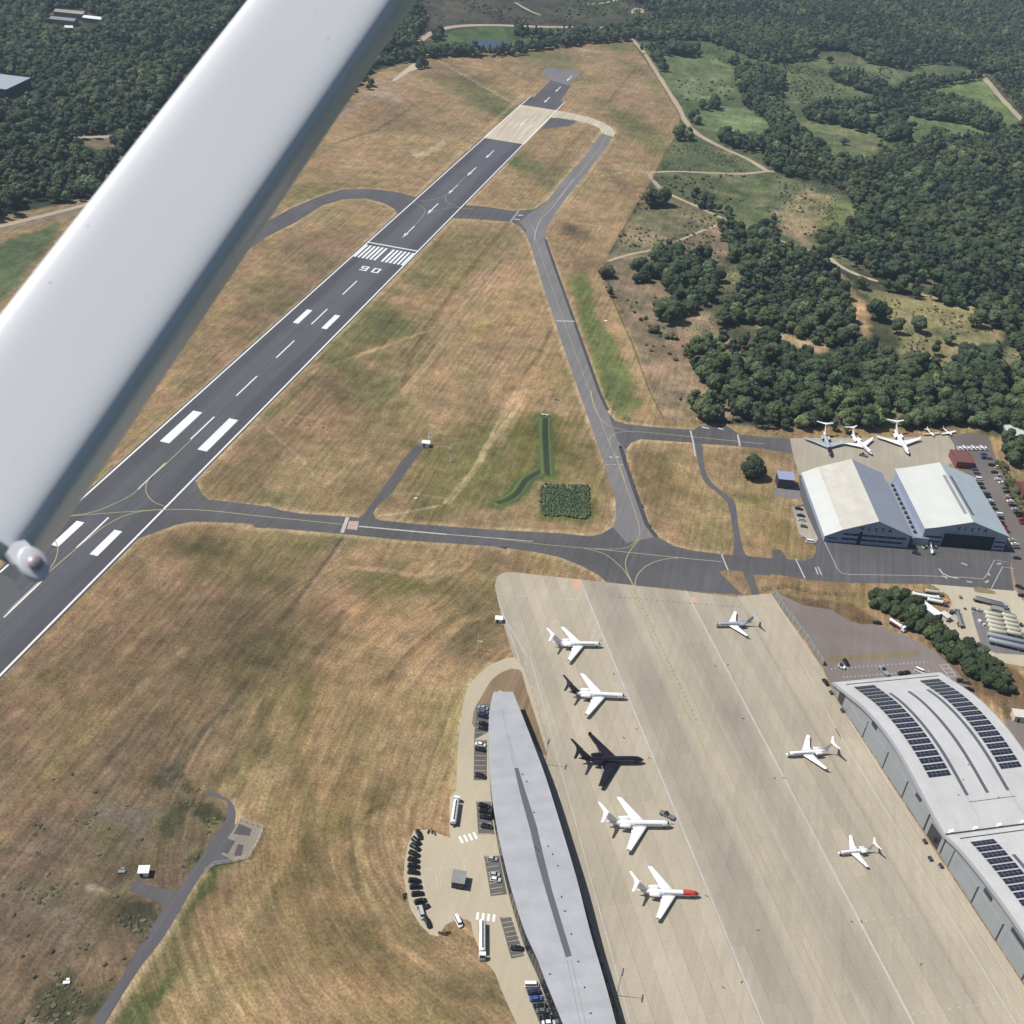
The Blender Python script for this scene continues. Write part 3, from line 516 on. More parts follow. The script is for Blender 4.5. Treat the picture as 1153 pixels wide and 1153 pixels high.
me.vertices.add(len(GX)); me.vertices.foreach_set('co', np.stack([GX, GY, np.zeros(len(GX))], 1).ravel().astype(np.float32))
me.loops.add(F.size); me.loops.foreach_set('vertex_index', F.ravel()); me.polygons.add(len(F)); me.polygons.foreach_set('loop_start', np.arange(0, F.size, 4, dtype=np.int32))
me.update(calc_edges=True)
ca = me.color_attributes.new('tint', 'FLOAT_COLOR', 'POINT'); ca.data.foreach_set('color', np.concatenate([tint, inpoly(GX, GY, W(FIELD)).astype(float)[:, None]], 1).ravel().astype(np.float32))
fa = me.attributes.new('flow', 'FLOAT_VECTOR', 'POINT'); fa.data.foreach_set('vector', flow.ravel().astype(np.float32))
me.materials.append(M['ground'])
if me.polygons[0].normal.z < 0: me.flip_normals()
go = bpy.data.objects.new('ground', me); COL.objects.link(go); tag(go, kind='structure')
km = paved('distant_ground', FLOOR, var=.2, streak=.02)
sheet('terrain', [(-9000, -9000), (9000, -9000), (9000, 12000), (-9000, 12000)], km, -.6, px=False)
# ================================================================== PAVEMENTS 
HW = 22.3
c0 = at(562, 158)[1]; c1 = at(606, 121)[1]; c2 = at(612, 114)[1]
DK = paved('dark_shoulder', lin(80, 78, 81), var=.14)
mb = MB(); ribbon(mb, W(K(560, 220, A_, [(208, 190), (234, 268), (333, 545), (443, 855), (478, 930)])), 2.3, .0485); ribbon(mb, W(K(560, 440, A_, [(532, 238), (556, 320), (597, 440), (648, 582), (688, 632)])), 2.6, .0485); tag(mb.build('taxiway_shoulder', DK), kind='structure')
sheet('runway', [(-23.9, -1800), (23.9, -1800), (23.9, c0), (-23.9, c0)], M['runway'], .05, px=False)
sheet('runway', [(-23.9, c0), (23.9, c0), (23.9, c1), (-23.9, c1)], M['concrete_runway'], .05, px=False)
sheet('runway', [(-23.9, c1), (23.9, c1), (23.9, c2+14), (-23.9, c2+14)], M['asphalt'], .05, px=False)
sheet('runway', K(450, 0, A_, [(575, 428), (655, 345), (725, 365), (740, 372), (690, 445)]), M['asphalt'], .046)
sheet('runway', K(450, 0, A_, [(612, 312), (635, 290), (792, 310), (728, 368), (655, 348)]), M['asphalt_grey'], .047)
T1 = K(300, 0, A_, [(-80, 1010), (0, 960), (100, 905), (230, 850), (330, 820), (450, 818), (560, 830), (655, 855), (575, 935), (555, 905), (510, 880), (430, 858), (330, 862), (240, 890), (130, 960), (0, 1025), (-80, 1080)])
sheet('taxiway', T1, M['asphalt'], .036)
sheet('taxiway', K(560, 220, A_, [(-230, 100), (-140, 42), (-40, 50), (0, 57), (70, 68), (160, 60), (205, 30), (300, 0), (240, 60), (205, 150), (205, 180), (150, 175), (125, 170), (100, 135), (60, 115), (0, 110), (-130, 100)]), M['asphalt'], .038)
LOOP = K(580, 0, A_, [(375, 575), (300, 680), (200, 790), (130, 880), (90, 905), (60, 925), (20, 960), (50, 1000), (80, 1080), (100, 1153), (180, 1153), (150, 1090), (130, 1030), (135, 985), (165, 940), (210, 870), (300, 760), (385, 650), (425, 590)])
sheet('taxiway', LOOP, M['asphalt_grey'], .044)
MAINT = K(560, 220, A_, [(120, 160), (145, 220), (160, 270), (200, 400), (300, 700), (400, 980), (460, 1153), (508, 1300)]) + K(560, 440, A_, [(510, 460), (515, 560), (500, 590), (560, 660), (600, 650), (650, 640), (690, 630), (650, 580), (600, 440), (560, 320), (552, 250)]) + K(560, 220, A_, [(520, 1060), (480, 940), (440, 850), (330, 540), (230, 260), (203, 160), (160, 130)])
sheet('taxiway', MAINT, M['asphalt_grey'], .046)
sheet('taxiway', K(580, 0, A_, [(60, 505), (185, 480), (250, 490), (320, 508), (380, 530), (420, 555), (432, 575), (425, 592), (375, 577), (365, 555), (320, 535), (250, 518), (180, 510), (130, 508), (95, 560), (60, 560)]), M['concrete_runway'], .048)
sheet('taxiway', K(580, 0, A_, [(88, 562), (140, 511), (200, 512), (262, 525), (240, 545), (150, 555)]), M['asphalt'], .040)
sheet('taxiway', K(560, 220, A_, [(430, 850), (480, 940), (510, 975), (560, 990), (700, 1005), (850, 1015), (870, 1000), (910, 996), (990, 995), (1050, 1035), (1153, 1046), (1340, 1062), (1340, 1130), (1153, 1096), (1040, 1085), (885, 1075), (850, 1070), (620, 1055), (580, 1070), (555, 1100), (560, 1160), (500, 1160), (450, 1010)]), M['asphalt'], .034)
sheet('service_road', smooth_line(K(560, 440, A_, [(845, 215), (885, 235), (893, 300), (905, 360), (940, 410), (1000, 455), (1030, 490), (1045, 600), (1065, 690), (1085, 722), (1020, 716), (1025, 650), (1000, 500), (960, 450), (900, 400), (875, 340), (862, 270)]), 3, True), M['asphalt_road'], .031, px=True)
STAX = K(0, 500, A_, [(830, 155), (850, 165), (870, 210), (900, 240), (1000, 250), (1153, 270)]) + K(300, 460, A_, [(0, 420), (60, 440), (150, 455), (380, 470), (500, 485), (650, 500), (980, 525), (1153, 533)]) + K(560, 440, A_, [(150, 610), (250, 615), (400, 630), (450, 620), (500, 590), (520, 540), (640, 560), (700, 635), (760, 670), (830, 690), (970, 708), (1080, 715), (1180, 725), (1180, 800), (1090, 793), (1055, 780), (985, 775), (960, 785), (1062, 884), (850, 867), (600, 842), (470, 827), (440, 800), (370, 760), (270, 720), (150, 695), (0, 675)]) + K(300, 460, A_, [(1040, 612), (1040, 600), (600, 570), (300, 540), (0, 515)]) + K(0, 500, A_, [(1153, 365), (1100, 360), (1095, 345), (1000, 340), (830, 335), (760, 350), (650, 390), (580, 415), (700, 280)])
sheet('taxiway', STAX, M['asphalt'], .033)
sheet('service_road', K(300, 460, A_, [(400, 472), (420, 460), (500, 350), (590, 220), (650, 155), (680, 168), (670, 185), (600, 280), (540, 370), (478, 425), (462, 452), (470, 475), (500, 486), (450, 500)]), M['asphalt'], .040)
sheet('service_road', K(690, 600, 5.013, [(730, 215), (785, 225), (800, 260), (835, 362), (790, 360), (760, 280)]), M['asphalt'], .041)
sheet('taxiway', [(96, 556), (86, 556), (70, 566), (40, 600), (0, 640), (-40, 700), (-60, 760), (60, 600)], M['asphalt'], .034)
NAP = K(853, 440, A_, [(140, 205), (240, 205), (700, 200), (820, 190), (850, 230), (860, 300), (800, 340), (640, 470), (560, 420), (250, 400), (205, 375), (178, 362), (150, 262)])
VAP = K(853, 440, A_, [(-40, 720), (0, 725), (65, 725), (62, 690), (100, 688), (130, 730), (200, 735), (240, 720), (255, 690), (245, 655), (200, 640), (160, 560), (150, 510), (165, 500), (200, 490), (185, 460), (178, 362), (600, 380), (1000, 560), (1100, 700), (1095, 770), (1110, 866), (740, 836), (420, 832), (300, 825), (200, 815), (80, 795), (-40, 790)])
sheet('apron', VAP, M['asphalt'], .037)
sheet('apron', NAP, M['concrete_grey'], .043)
sheet('car_park', K(853, 440, A_, [(820, 195), (930, 180), (1003, 200), (1012, 240), (1030, 290), (1153, 560), (1260, 760), (1260, 900), (1130, 880), (1100, 760), (1095, 700), (1080, 650), (860, 300), (850, 240)]), M['carpark'], .039)
sheet('car_park', K(853, 440, A_, [(70, 430), (95, 400), (180, 400), (190, 440), (180, 470), (75, 455)]), M['asphalt_grey'], .036)
sheet('car_park', K(853, 440, A_, [(148, 505), (200, 500), (225, 560), (262, 640), (250, 660), (215, 640), (180, 620)]), M['concrete_grey'], .042)
YARD = K(903, 640, 4.612, [(660, 78), (720, 75), (1110, 115), (1153, 175), (1400, 230), (1400, 560), (1153, 510), (1000, 482), (860, 420), (800, 375), (720, 315), (780, 180), (760, 140), (700, 100)])
sheet('yard', YARD, M['concrete_yard'], .035)
sheet('car_park', K(903, 640, 4.612, [(880, 225), (930, 215), (1080, 215), (1130, 330), (1240, 350), (1240, 440), (1153, 450), (1000, 440), (930, 400), (900, 300)]), M['asphalt_grey'], .046)
sheet('grass_verge', K(903, 640, 4.612, [(890, 100), (920, 95), (1000, 118), (1010, 135), (930, 128), (895, 120)]), paved('olive_verge', g(140, 130, 92)), .047)
sheet('hardstanding', K(903, 640, 4.612, [(-160, 110), (0, 190), (60, 200), (150, 215), (240, 270), (310, 290), (400, 290), (480, 330), (560, 355), (700, 440), (800, 530), (900, 660), (780, 760), (160, 620), (110, 510), (70, 460), (0, 335), (-140, 150)]), M['pad'], .035)
sheet('grass_verge', K(903, 640, 4.612, [(90, 470), (200, 455), (420, 440), (620, 430), (600, 455), (420, 470), (250, 478), (110, 490)]), paved('dry_verge', g(136, 122, 92)), .044)
sheet('hardstanding', K(903, 640, 4.612, [(1050, 790), (1153, 775), (1300, 800), (1300, 1100), (1153, 1000), (1100, 860)]), M['pad'], .036)
APR = [(575, 644), (566, 645), (559, 650), (557, 660), (566, 700), (580, 745), (592, 790), (615, 870), (640, 960), (700, 1153), (745, 1300), (1290, 1320), (1153, 1110), (1058, 966), (940, 785), (934, 772), (927, 754), (868, 668), (830, 672)]
sheet('apron', APR, M['apron'], .052)
ROADL = K(430, 740, 4.612, [(690, 0), (645, 5), (560, 40), (500, 90), (450, 150), (428, 210), (412, 310), (400, 400), (390, 550), (386, 700), (352, 725), (350, 900), (358, 942), (330, 930), (240, 895), (165, 900), (135, 970), (118, 1060), (112, 1153)]) + K(430, 903, 4.612, [(115, 400), (128, 480), (150, 560), (200, 640), (255, 690), (292, 700), (330, 640), (390, 606), (440, 612), (462, 625), (475, 690), (520, 800), (588, 890), (630, 1000), (700, 1153), (760, 1320), (1150, 1400), (1100, 1100), (900, 400), (800, 0)]) + K(430, 740, 4.612, [(860, 500), (800, 250), (740, 60)])
sheet('road', ROADL, M['concrete_road'], .058)
sheet('grass_verge', smooth_line(K(540, 740, 11.53, [(-90, 800), (-60, 660), (0, 555), (60, 450), (130, 330), (210, 250), (300, 190), (420, 150), (500, 162), (548, 200), (600, 390), (700, 700), (780, 950), (870, 1250), (820, 1260), (700, 1100), (400, 500), (170, 480), (100, 900), (-80, 900)]), 2, True), paved('verge', g(146, 122, 94), var=.2, streak=.25), .064)
for q in ([(492, 245), (560, 245), (550, 390), (478, 430)], [(480, 430), (546, 430), (545, 640), (476, 640)], [(490, 750), (565, 750), (585, 920), (500, 920)]):
    sheet('parking_bay', K(430, 740, 4.612, q), paved('bay_paving', g(104, 100, 96)), .066)
for q in ([(530, 280), (610, 280), (650, 480), (565, 490)], [(612, 600), (670, 595), (740, 800), (672, 815)], [(735, 940), (805, 930), (915, 1153), (960, 1320), (900, 1340), (820, 1153)]):
    sheet('parking_bay', K(430, 903, 4.612, q), paved('bay_paving', g(104, 100, 96)), .066)
sheet('road', smooth_line(K(0, 853, A_, [(400, 1153), (440, 1080), (520, 960), (600, 820), (690, 680), (780, 560), (850, 460), (930, 340), (975, 270), (985, 200), (960, 180), (890, 160), (895, 140), (960, 165), (1005, 195), (1020, 240), (1015, 290), (1000, 400), (1000, 450), (920, 470), (880, 500), (850, 540), (790, 640), (700, 790), (620, 890), (540, 1010), (455, 1153), (400, 1250), (340, 1250)]), 2, True), M['asphalt_road'], .036)
sheet('road', K(0, 853, A_, [(590, 530), (620, 530), (640, 552), (700, 565), (765, 580), (770, 600), (715, 655), (690, 630), (620, 600), (570, 582), (556, 570)]), M['asphalt'], .039)
sheet('yard', K(0, 853, A_, [(1030, 285), (1060, 275), (1135, 305), (1140, 330), (1090, 400), (1060, 440), (1010, 445), (960, 420), (985, 350)]), paved('gravel_compound', g(150, 140, 126), var=.25), .040)
for q in ([(950, 405), (985, 350), (1018, 362), (985, 418)], [(1012, 425), (1030, 375), (1055, 378), (1045, 425)], [(1010, 330), (1035, 285), (1090, 310), (1080, 340)]):
    sheet('foundation_pit', K(0, 853, A_, q), paved('dark_gravel', g(92, 90, 90), var=.2), .045)
sheet('road', smooth_line(W(K(300, 0, A_, [(640, 180), (680, 150), (760, 118), (860, 106), (1000, 105), (1200, 112), (1600, 118), (1600, 124), (1200, 120), (1000, 113), (860, 116), (770, 130), (700, 162), (665, 195)])), 3, True), M['track'], .03, px=False)
sheet('track', K(300, 0, A_, [(540, 350), (600, 300), (690, 235), (700, 210), (740, 230), (700, 255), (680, 290), (620, 310), (560, 350)]), M['bare'], .031)
# pond
sheet('pond', smooth_line(W(K(300, 0, A_, [(876, 178), (930, 170), (1000, 175), (1058, 186), (1015, 203), (930, 212), (888, 205)])), 3, True), M['water'], .034, px=False)
# reed bed and ditch
# tracks
def track(pts, w, mat='track', z=.03, name='track'):
    mb = MB(); ribbon(mb, smooth_line(W(pts), 5), w, z, jitter=.18); return tag(mb.build(name, M[mat]), kind='structure')
track(K(580, 0, A_, [(500, 165), (560, 230), (610, 310), (660, 390), (710, 470), (735, 520), (790, 580), (900, 640), (1010, 690), (1090, 740)]), 7)
track(K(580, 0, A_, [(590, 745), (700, 742), (850, 748), (980, 752), (1090, 742), (1150, 745)]), 5, z=.0305)
track(K(580, 0, A_, [(580, 750), (600, 785), (660, 835), (780, 890), (920, 955), (1010, 995), (1120, 1030)]), 5, z=.031)
track(K(580, 0, A_, [(400, 1130), (500, 1100), (640, 1070), (780, 1010), (915, 960)]), 3.2, z=.0315)
track(K(853, 240, A_, [(0, 85), (110, 125), (180, 150), (290, 180), (350, 225), (430, 265), (520, 295)]), 5, z=.0318)
track(K(853, 240, A_, [(700, 350), (830, 380), (940, 410)]), 3, z=.032)
track(K(853, 0, A_, [(965, 320), (1010, 370), (1060, 430), (1153, 530), (1300, 700)]), 9, z=.032)
track(K(580, 0, A_, [(630, 0), (665, 30), (700, 70)]), 8, z=.032); track(K(580, 0, A_, [(510, 60), (515, 40), (545, 38), (550, 55)]), 6, z=.032); track(K(580, 0, A_, [(0, 10), (60, 45), (110, 65)]), 6, z=.033); track(K(580, 0, A_, [(300, 18), (400, 10), (500, -20)]), 6, z=.034)
track(K(0, 0, A_, [(-100, 620), (0, 612), (80, 608), (150, 605), (300, 596), (500, 590)]), 8, z=.033, name='road')
track([(-30, 262), (60, 240), (110, 226), (160, 205)], 6, z=.035)
track([(90, -20), (60, -10), (0, 20)], 7, z=.03, name='road')
# ================================================================== PAINTED MARKINGS
RL = lambda x, y0, y1: [(x, y0), (x, y1)]
mark('runway_edge_line', [(RL(-HW, -1800, c2+14), 1.1), (RL(HW, -1800, c2+14), 1.1)], M['white_paint'], .062)
dash = [(RL(0, -(82.9+60*i), -(82.9+60*i+30)), .95) for i in range(-0, 22)]
mark('runway_centre_line', dash, M['white_paint'], .0625)
mark('threshold_bar', [([(-HW, 0), (HW, 0)], 1.9)], M['white_paint'], .063)
mark('threshold_stripe', [(RL(s*(2.4+3.45*i+.9), -6, -36), 1.9) for i in range(6) for s in (-1, 1)], M['white_paint'], .063)
def bars(ya, yb, x, w): mark('touchdown_marking', [(RL(-x, ya, yb), w), (RL(x, ya, yb), w)], M['white_paint'], .064)
bars(-150, -176, 11, 4.2); bars(-321, -362, 12.1, 6); bars(at(110, 592)[1], at(84, 620)[1], 11, 4.4)
nb = MB()                                      # runway number: zero and six, read from the far end
cx_, cy_ = at(417, 303.5)[:2]
def seg(x0, y0, x1, y1, ox):                   # local: x to the reader's right, y up; the reader looks along -Y
    a, b = sorted((x0, x1)), sorted((y0, y1)); q = [(a[0], b[0]), (a[1], b[0]), (a[1], b[1]), (a[0], b[1])]
    nb.add([(cx_-(ox+x), cy_-(y-4.8), .0645) for x, y in q], [(0, 1, 2, 3)])
wd, hh_, t_ = 6.0, 9.6, 1.5
for ox in (-8.0, 2.0):
    seg(0, 0, wd, t_, ox); seg(0, hh_-t_, wd, hh_, ox); seg(0, t_, t_, hh_-t_, ox)
    if ox < 0: seg(wd-t_, t_, wd, hh_-t_, ox)
    else: seg(wd-t_, t_, wd, 5.6, ox); seg(t_, 4.1, wd-t_, 5.6, ox)
tag(nb.build('runway_number', M['white_paint']), kind='structure')
am_ = MB()                                     # arrows that lead to the displaced threshold
for tip in ((545, 178), (524.3, 197.8), (503.8, 218.5), (480.3, 240.7), (455, 268), (584, 141), (608, 115), (620.5, 102.8), (633.5, 90.5)):
    y = at(*tip)[1]; am_.add([(-.5, y+10, .0635), (.5, y+10, .0635), (.5, y+32, .0635), (-.5, y+32, .0635)], [(0, 1, 2, 3)]); am_.add([(0, y, .0635), (1.7, y+12, .0635), (-1.7, y+12, .0635)], [(0, 1, 2)])
tag(am_.build('lead_in_arrow', M['white_paint']), kind='structure')
def yl(pts, w=.4, z=.068, mat='yellow_paint', sm=5, dash=None): return mark('taxiway_line', [(smooth_line(W(pts), sm) if sm else W(pts), w, dash)], M[mat], z)
yl(K(0, 500, A_, [(270, 315), (400, 295), (480, 265), (560, 225), (605, 190), (720, 85), (830, -20)]), .5)
yl(K(0, 500, A_, [(720, 80), (650, 150), (632, 180), (635, 215), (665, 250), (715, 270)]), .5)
yl(K(0, 500, A_, [(270, 315), (450, 300), (600, 290), (720, 283), (900, 288), (1153, 315)]) + K(300, 460, A_, [(150, 483), (330, 502)]), .5, .0685)
yl(K(0, 500, A_, [(720, 284), (620, 290), (540, 310), (470, 345), (400, 395), (240, 530), (180, 585), (20, 735), (-100, 840)]), .55, .069)
yl(K(0, 500, A_, [(205, 375), (240, 420), (250, 460), (235, 510), (205, 555)]), .5)
yl(K(300, 460, A_, [(400, 510), (780, 545)]), 1.1, .069, 'worn_paint', 0); yl(K(300, 460, A_, [(780, 545), (1000, 562), (1153, 575)]), .5, .0687, 'worn_paint')
yl(K(560, 440, A_, [(0, 640), (200, 665), (370, 680), (500, 685), (570, 675), (605, 640), (615, 600), (600, 540), (560, 420), (520, 310), (500, 270)]))
yl(K(560, 440, A_, [(490, 232), (484, 215), (500, 190), (540, 178), (620, 178), (850, 200), (1153, 230)]) , .5, .0684)
yl(K(560, 440, A_, [(405, 0), (415, 60), (440, 110), (480, 150), (560, 172)]), .5, .0686)
yl(K(560, 440, A_, [(375, 681), (460, 705), (510, 740), (550, 780), (590, 845)]), .5, .0688); yl(K(560, 440, A_, [(615, 640), (570, 700), (555, 740), (560, 780), (590, 845)]), .5, .069)
yl(K(560, 440, A_, [(595, 845), (605, 800), (650, 755), (720, 730), (800, 722)]), .5, .0692)
yl(K(560, 440, A_, [(420, 684), (620, 705), (800, 724), (970, 740)]), .35, .0681, 'worn_paint')
yl(K(560, 440, A_, [(590, 845), (620, 960), (680, 1100), (760, 1290)]) + [(859, 968), (945, 1151), (1000, 1270)], .45, .0682, 'yellow_paint', 0)
yl(K(560, 220, A_, [(90, 115), (135, 120), (160, 150), (170, 200), (230, 380), (300, 580), (430, 930), (480, 1060), (530, 1170), (560, 1270)]), .3, .0683, 'yellow_paint')
yl(K(560, 220, A_, [(160, 200), (165, 160), (190, 100), (240, 50), (330, -70)]), .45, .0687, 'worn_paint')
yl(K(580, 0, A_, [(60, 505), (200, 495), (330, 520), (395, 555), (395, 590), (330, 690), (200, 840), (110, 930)]), .45, .0689)
yl(K(300, 0, A_, [(640, 878), (680, 900), (685, 920), (660, 955), (585, 1030)]), .45); yl(K(300, 0, A_, [(660, 870), (740, 860), (790, 835), (860, 765)]), .45, .0684); yl(K(300, 0, A_, [(775, 850), (780, 875), (830, 895), (865, 905)]), .45, .0686); yl(K(300, 0, A_, [(690, 930), (760, 905), (830, 898), (900, 905)]), .4, .0688)
wl = lambda pts, w=.8, z=.070, dash=None: mark('painted_line', [(W(pts), w, dash)], M['worn_paint'], z)
wl(K(560, 440, A_, [(970, 708), (998, 777)]), .8); wl(K(853, 440, A_, [(165, 728), (205, 812)]), .7, .0702); wl(K(853, 440, A_, [(250, 765), (262, 795)]), .7); wl(K(853, 440, A_, [(262, 762), (277, 797)]), .7, .0705)
wl(K(853, 440, A_, [(290, 655), (345, 770), (365, 790), (400, 795), (700, 800), (900, 808), (975, 815), (990, 800), (1025, 732), (1080, 742)]), .35); wl(K(853, 440, A_, [(1012, 855), (1060, 762), (1110, 770)]), .4, .0704)
for q in (K(853, 440, A_, [(785, 770), (800, 790), (830, 805), (868, 812)]), K(853, 440, A_, [(880, 745), (908, 755)]), K(853, 440, A_, [(800, 800), (820, 812)]), K(853, 440, A_, [(905, 825), (928, 829)]), K(853, 440, A_, [(985, 830), (1000, 822)]), K(853, 440, A_, [(1000, 790), (1003, 800)]), K(853, 440, A_, [(1035, 750), (1055, 748)])): wl(q, 1.0, .0706)
wl(K(560, 220, A_, [(55, 115), (92, 68)]), .9, .0707, None); wl(K(560, 220, A_, [(88, 86), (112, 86)]), 2.2); wl(K(560, 220, A_, [(72, 103), (98, 106)]), 2.2)
wl(K(560, 220, A_, [(255, 543), (335, 545)]), 1.6); wl(K(560, 220, A_, [(836, 1018), (850, 1080), (856, 1130)]), 1.0); wl(K(560, 220, A_, [(1040, 1036), (1050, 1085)]), 1.0); wl(K(560, 220, A_, [(885, 1003), (915, 1008)]), 1.6); wl(K(560, 220, A_, [(955, 1008), (978, 1012)]), 1.6)
wl(K(560, 440, A_, [(468, 320), (548, 320)]), .6, .0707, (2.2, 2.2)); wl(K(560, 440, A_, [(486, 284), (496, 290)]), 1.6); wl(K(560, 440, A_, [(516, 284), (526, 290)]), 1.6)
mark('holding_position_marking', [(W([(391.5, 582.5), (385, 600)]), 2.0)], M['worn_paint'], .0708)
sheet('holding_position_marking', [(393.2, 586.6), (404, 587), (402, 597), (390.5, 595.6)], M['pink_paint'], .0709)
gm = MB()                                      # white character strokes inside the red patch, too small to read in the photograph
for a in np.linspace(0, 1, 6):
    p = at(394+9*a, 588.5+.6*a)[:2]; ribbon(gm, [p, at(393.4+9*a, 590.9+.6*a)[:2]], .5, .0712); ribbon(gm, [at(392.6+9*a, 592.4+.6*a)[:2], at(392+9*a, 594.8+.6*a)[:2]], .5, .0712)
tag(gm.build('painted_character_strokes', M['worn_paint']), kind='structure')
UA = (at(860, 1153)-at(655, 655))[:2]; UA = UA/np.linalg.norm(UA); VA = np.array([.8957, .4446])
def aline(a, b, w=.45, z=.0715, dash=None, mat='worn_paint'): return mark('apron_line', [(W([a, b]), w, dash)], M[mat], z)
aline((652.5, 652), (870, 1180), .75); aline((771.5, 665), (1048, 1190), .75); aline((940.5, 820), (1170, 1196), .65)
aline((565, 690), (594, 740), .45); aline((597, 740), (720, 1190), .4); aline((591, 745), (705, 1190), .35, .0716, (2.5, 3)); aline((560, 672), (585, 745), .35, .0717)
aline((947, 815), (1175, 1188), .4, .0718, (4.5, 4.5)); aline((957, 812), (1190, 1190), .3); aline((900, 740), (947, 832), .4)
aline((735, 700), (800, 840), .3, .0719, (1.5, 4)); aline((560, 669), (650, 676), .4); aline((563, 663), (654, 676), .3); aline((690, 672), (835, 684), .3, .0717, (1.2, 1.6), 'seam'); aline((714, 664), (785, 813), .3, .0716, (1, 2), 'seam')
for a, b in ((K(903, 820, 3.463, [(30, 328)])[0], K(903, 820, 3.463, [(300, 305)])[0]), (K(903, 820, 3.463, [(245, 750)])[0], K(903, 820, 3.463, [(650, 705)])[0]), (K(903, 820, 3.463, [(430, 1115)])[0], K(903, 820, 3.463, [(790, 1066)])[0])): aline(a, b, .55, .0722, (.9, 2.6))
for q in ([(644.5, 652), (652, 652.6), (656, 663.5), (645, 662.5)], [(777, 672), (785, 673), (784.5, 678.5), (778.5, 677.5)]): sheet('apron_marking', q, M['pinkc'], .0723)
for q in ([(405, 950), (490, 925)],): mark('zebra_crossing', [(W(K(430, 740, 4.612, q)), 3.6, (1.0, 1.0))], M['white_paint'], .072)
mark('zebra_crossing', [(W(K(430, 903, 4.612, [(490, 592), (592, 605)])), 3.2, (1.0, 1.0))], M['white_paint'], .072)
bl = MB()                                      # bay lines of the landside car parks
for a, b, n in (((480, 432), (476, 640), 9), ((494, 250), (482, 420), 7), ((500, 755), (505, 915), 7)):
    for i in range(n):
        t = i/(n-1); p = K(430, 740, 4.612, [(a[0]+(b[0]-a[0])*t, a[1]+(b[1]-a[1])*t)])[0]; ribbon(bl, W([p, (p[0]+13.5, p[1]+.5)]), .18, .0735)
for a, b, n in (((535, 285), (568, 480), 8), ((618, 605), (676, 800), 9), ((745, 945), (870, 1200), 12)):
    for i in range(n):
        t = i/(n-1); p = K(430, 903, 4.612, [(a[0]+(b[0]-a[0])*t, a[1]+(b[1]-a[1])*t)])[0]; ribbon(bl, W([p, (p[0]+13.2, p[1]-2.4)]), .18, .0735)
for i in range(24):
    p = K(903, 640, 4.612, [(150+480*i/23, 522-35*i/23)])[0]; ribbon(bl, W([p, (p[0]+1.2, p[1]+.1)]), .8, .0735)
    p = K(903, 640, 4.612, [(215+440*i/23, 565-34*i/23)])[0]; ribbon(bl, W([p, (p[0]+1.2, p[1]+.1)]), .8, .0735)
for (a, b) in (((715, 500), (775, 580)), ((752, 497), (800, 560)), ((725, 502), (765, 500)), ((735, 520), (775, 520)), ((745, 540), (790, 540)), ((760, 562), (800, 560))): ribbon(bl, W(K(903, 640, 4.612, [a, b])), .4, .0735)
for l in ([(200, 350), (275, 350)], [(275, 345), (305, 530)], [(205, 360), (240, 530)], [(235, 532), (305, 530)], [(300, 350), (370, 335)], [(425, 300), (440, 450), (450, 520)], [(300, 370), (312, 460)], [(582, 200), (590, 260)], [(648, 490), (665, 560)], [(752, 822), (778, 900)]): ribbon(bl, W(K(430, 903, 4.612, l)), .3, .0736)
tag(bl.build('parking_bay_lines', M['worn_paint']), kind='structure')
# ================================================================== BUILDINGS
def local(root_xy, rz):
    c, s = math.cos(-rz), math.sin(-rz)
    return lambda p: ((p[0]-root_xy[0])*c-(p[1]-root_xy[1])*s, (p[0]-root_xy[0])*s+(p[1]-root_xy[1])*c)
# ---- terminal: long blade plan, roof 10 m up
TH = 10.0
left = K(430, 740, 4.612, [(580, 180), (562, 260), (553, 400), (556, 560), (568, 690), (575, 740)]) + K(430, 903, 4.612, [(575, 0), (600, 150), (640, 330), (680, 480), (740, 668), (800, 800), (850, 930), (940, 1153)]) + [(648, 1190), (672, 1260)]
right = K(430, 740, 4.612, [(680, 178), (760, 380), (850, 620), (928, 870)]) + [(649, 988), (664.2, 1048), (679.4, 1100), (693.6, 1152.6), (704, 1200), (712, 1260)]
Lw = smooth_line([at(x, y, TH)[:2] for x, y in left], 4); Rw = smooth_line([at(x, y, TH)[:2] for x, y in right], 3)
cen = (np.mean(Lw, 0)+np.mean(Rw, 0))/2
t = empty('terminal_building', cen, 0, 'long tapering terminal building with a smooth pale grey metal roof and one dark rooflight strip', 'building')
sh = lambda P: [(p[0]-cen[0], p[1]-cen[1]) for p in P]
roof = sh(list(Rw)+list(Lw)[::-1])
mb = MB(); mb.prism(roof, 9.25, TH, 1, 0); mb.build('roof', [M['term_roof'], M['wall_dark']], t)
def inset(P, d):
    P = [np.array(p) for p in P]; n = len(P); ar = sum(P[i][0]*P[(i+1) % n][1]-P[(i+1) % n][0]*P[i][1] for i in range(n)); s = 1 if ar > 0 else -1; out = []
    for i in range(n):
        a = P[i]-P[i-1]; b = P[(i+1) % n]-P[i]; a = a/np.linalg.norm(a); b = b/np.linalg.norm(b); nn = np.array([-(a+b)[1], (a+b)[0]]); nn = nn/(np.linalg.norm(nn)+1e-9)*s; out.append(P[i]+nn*d)
    return out
mb = MB(); mb.prism([tuple(p) for p in inset(roof, 1.1)], 0, 9.24); mb.build('wall', M['wall_dark'], t)
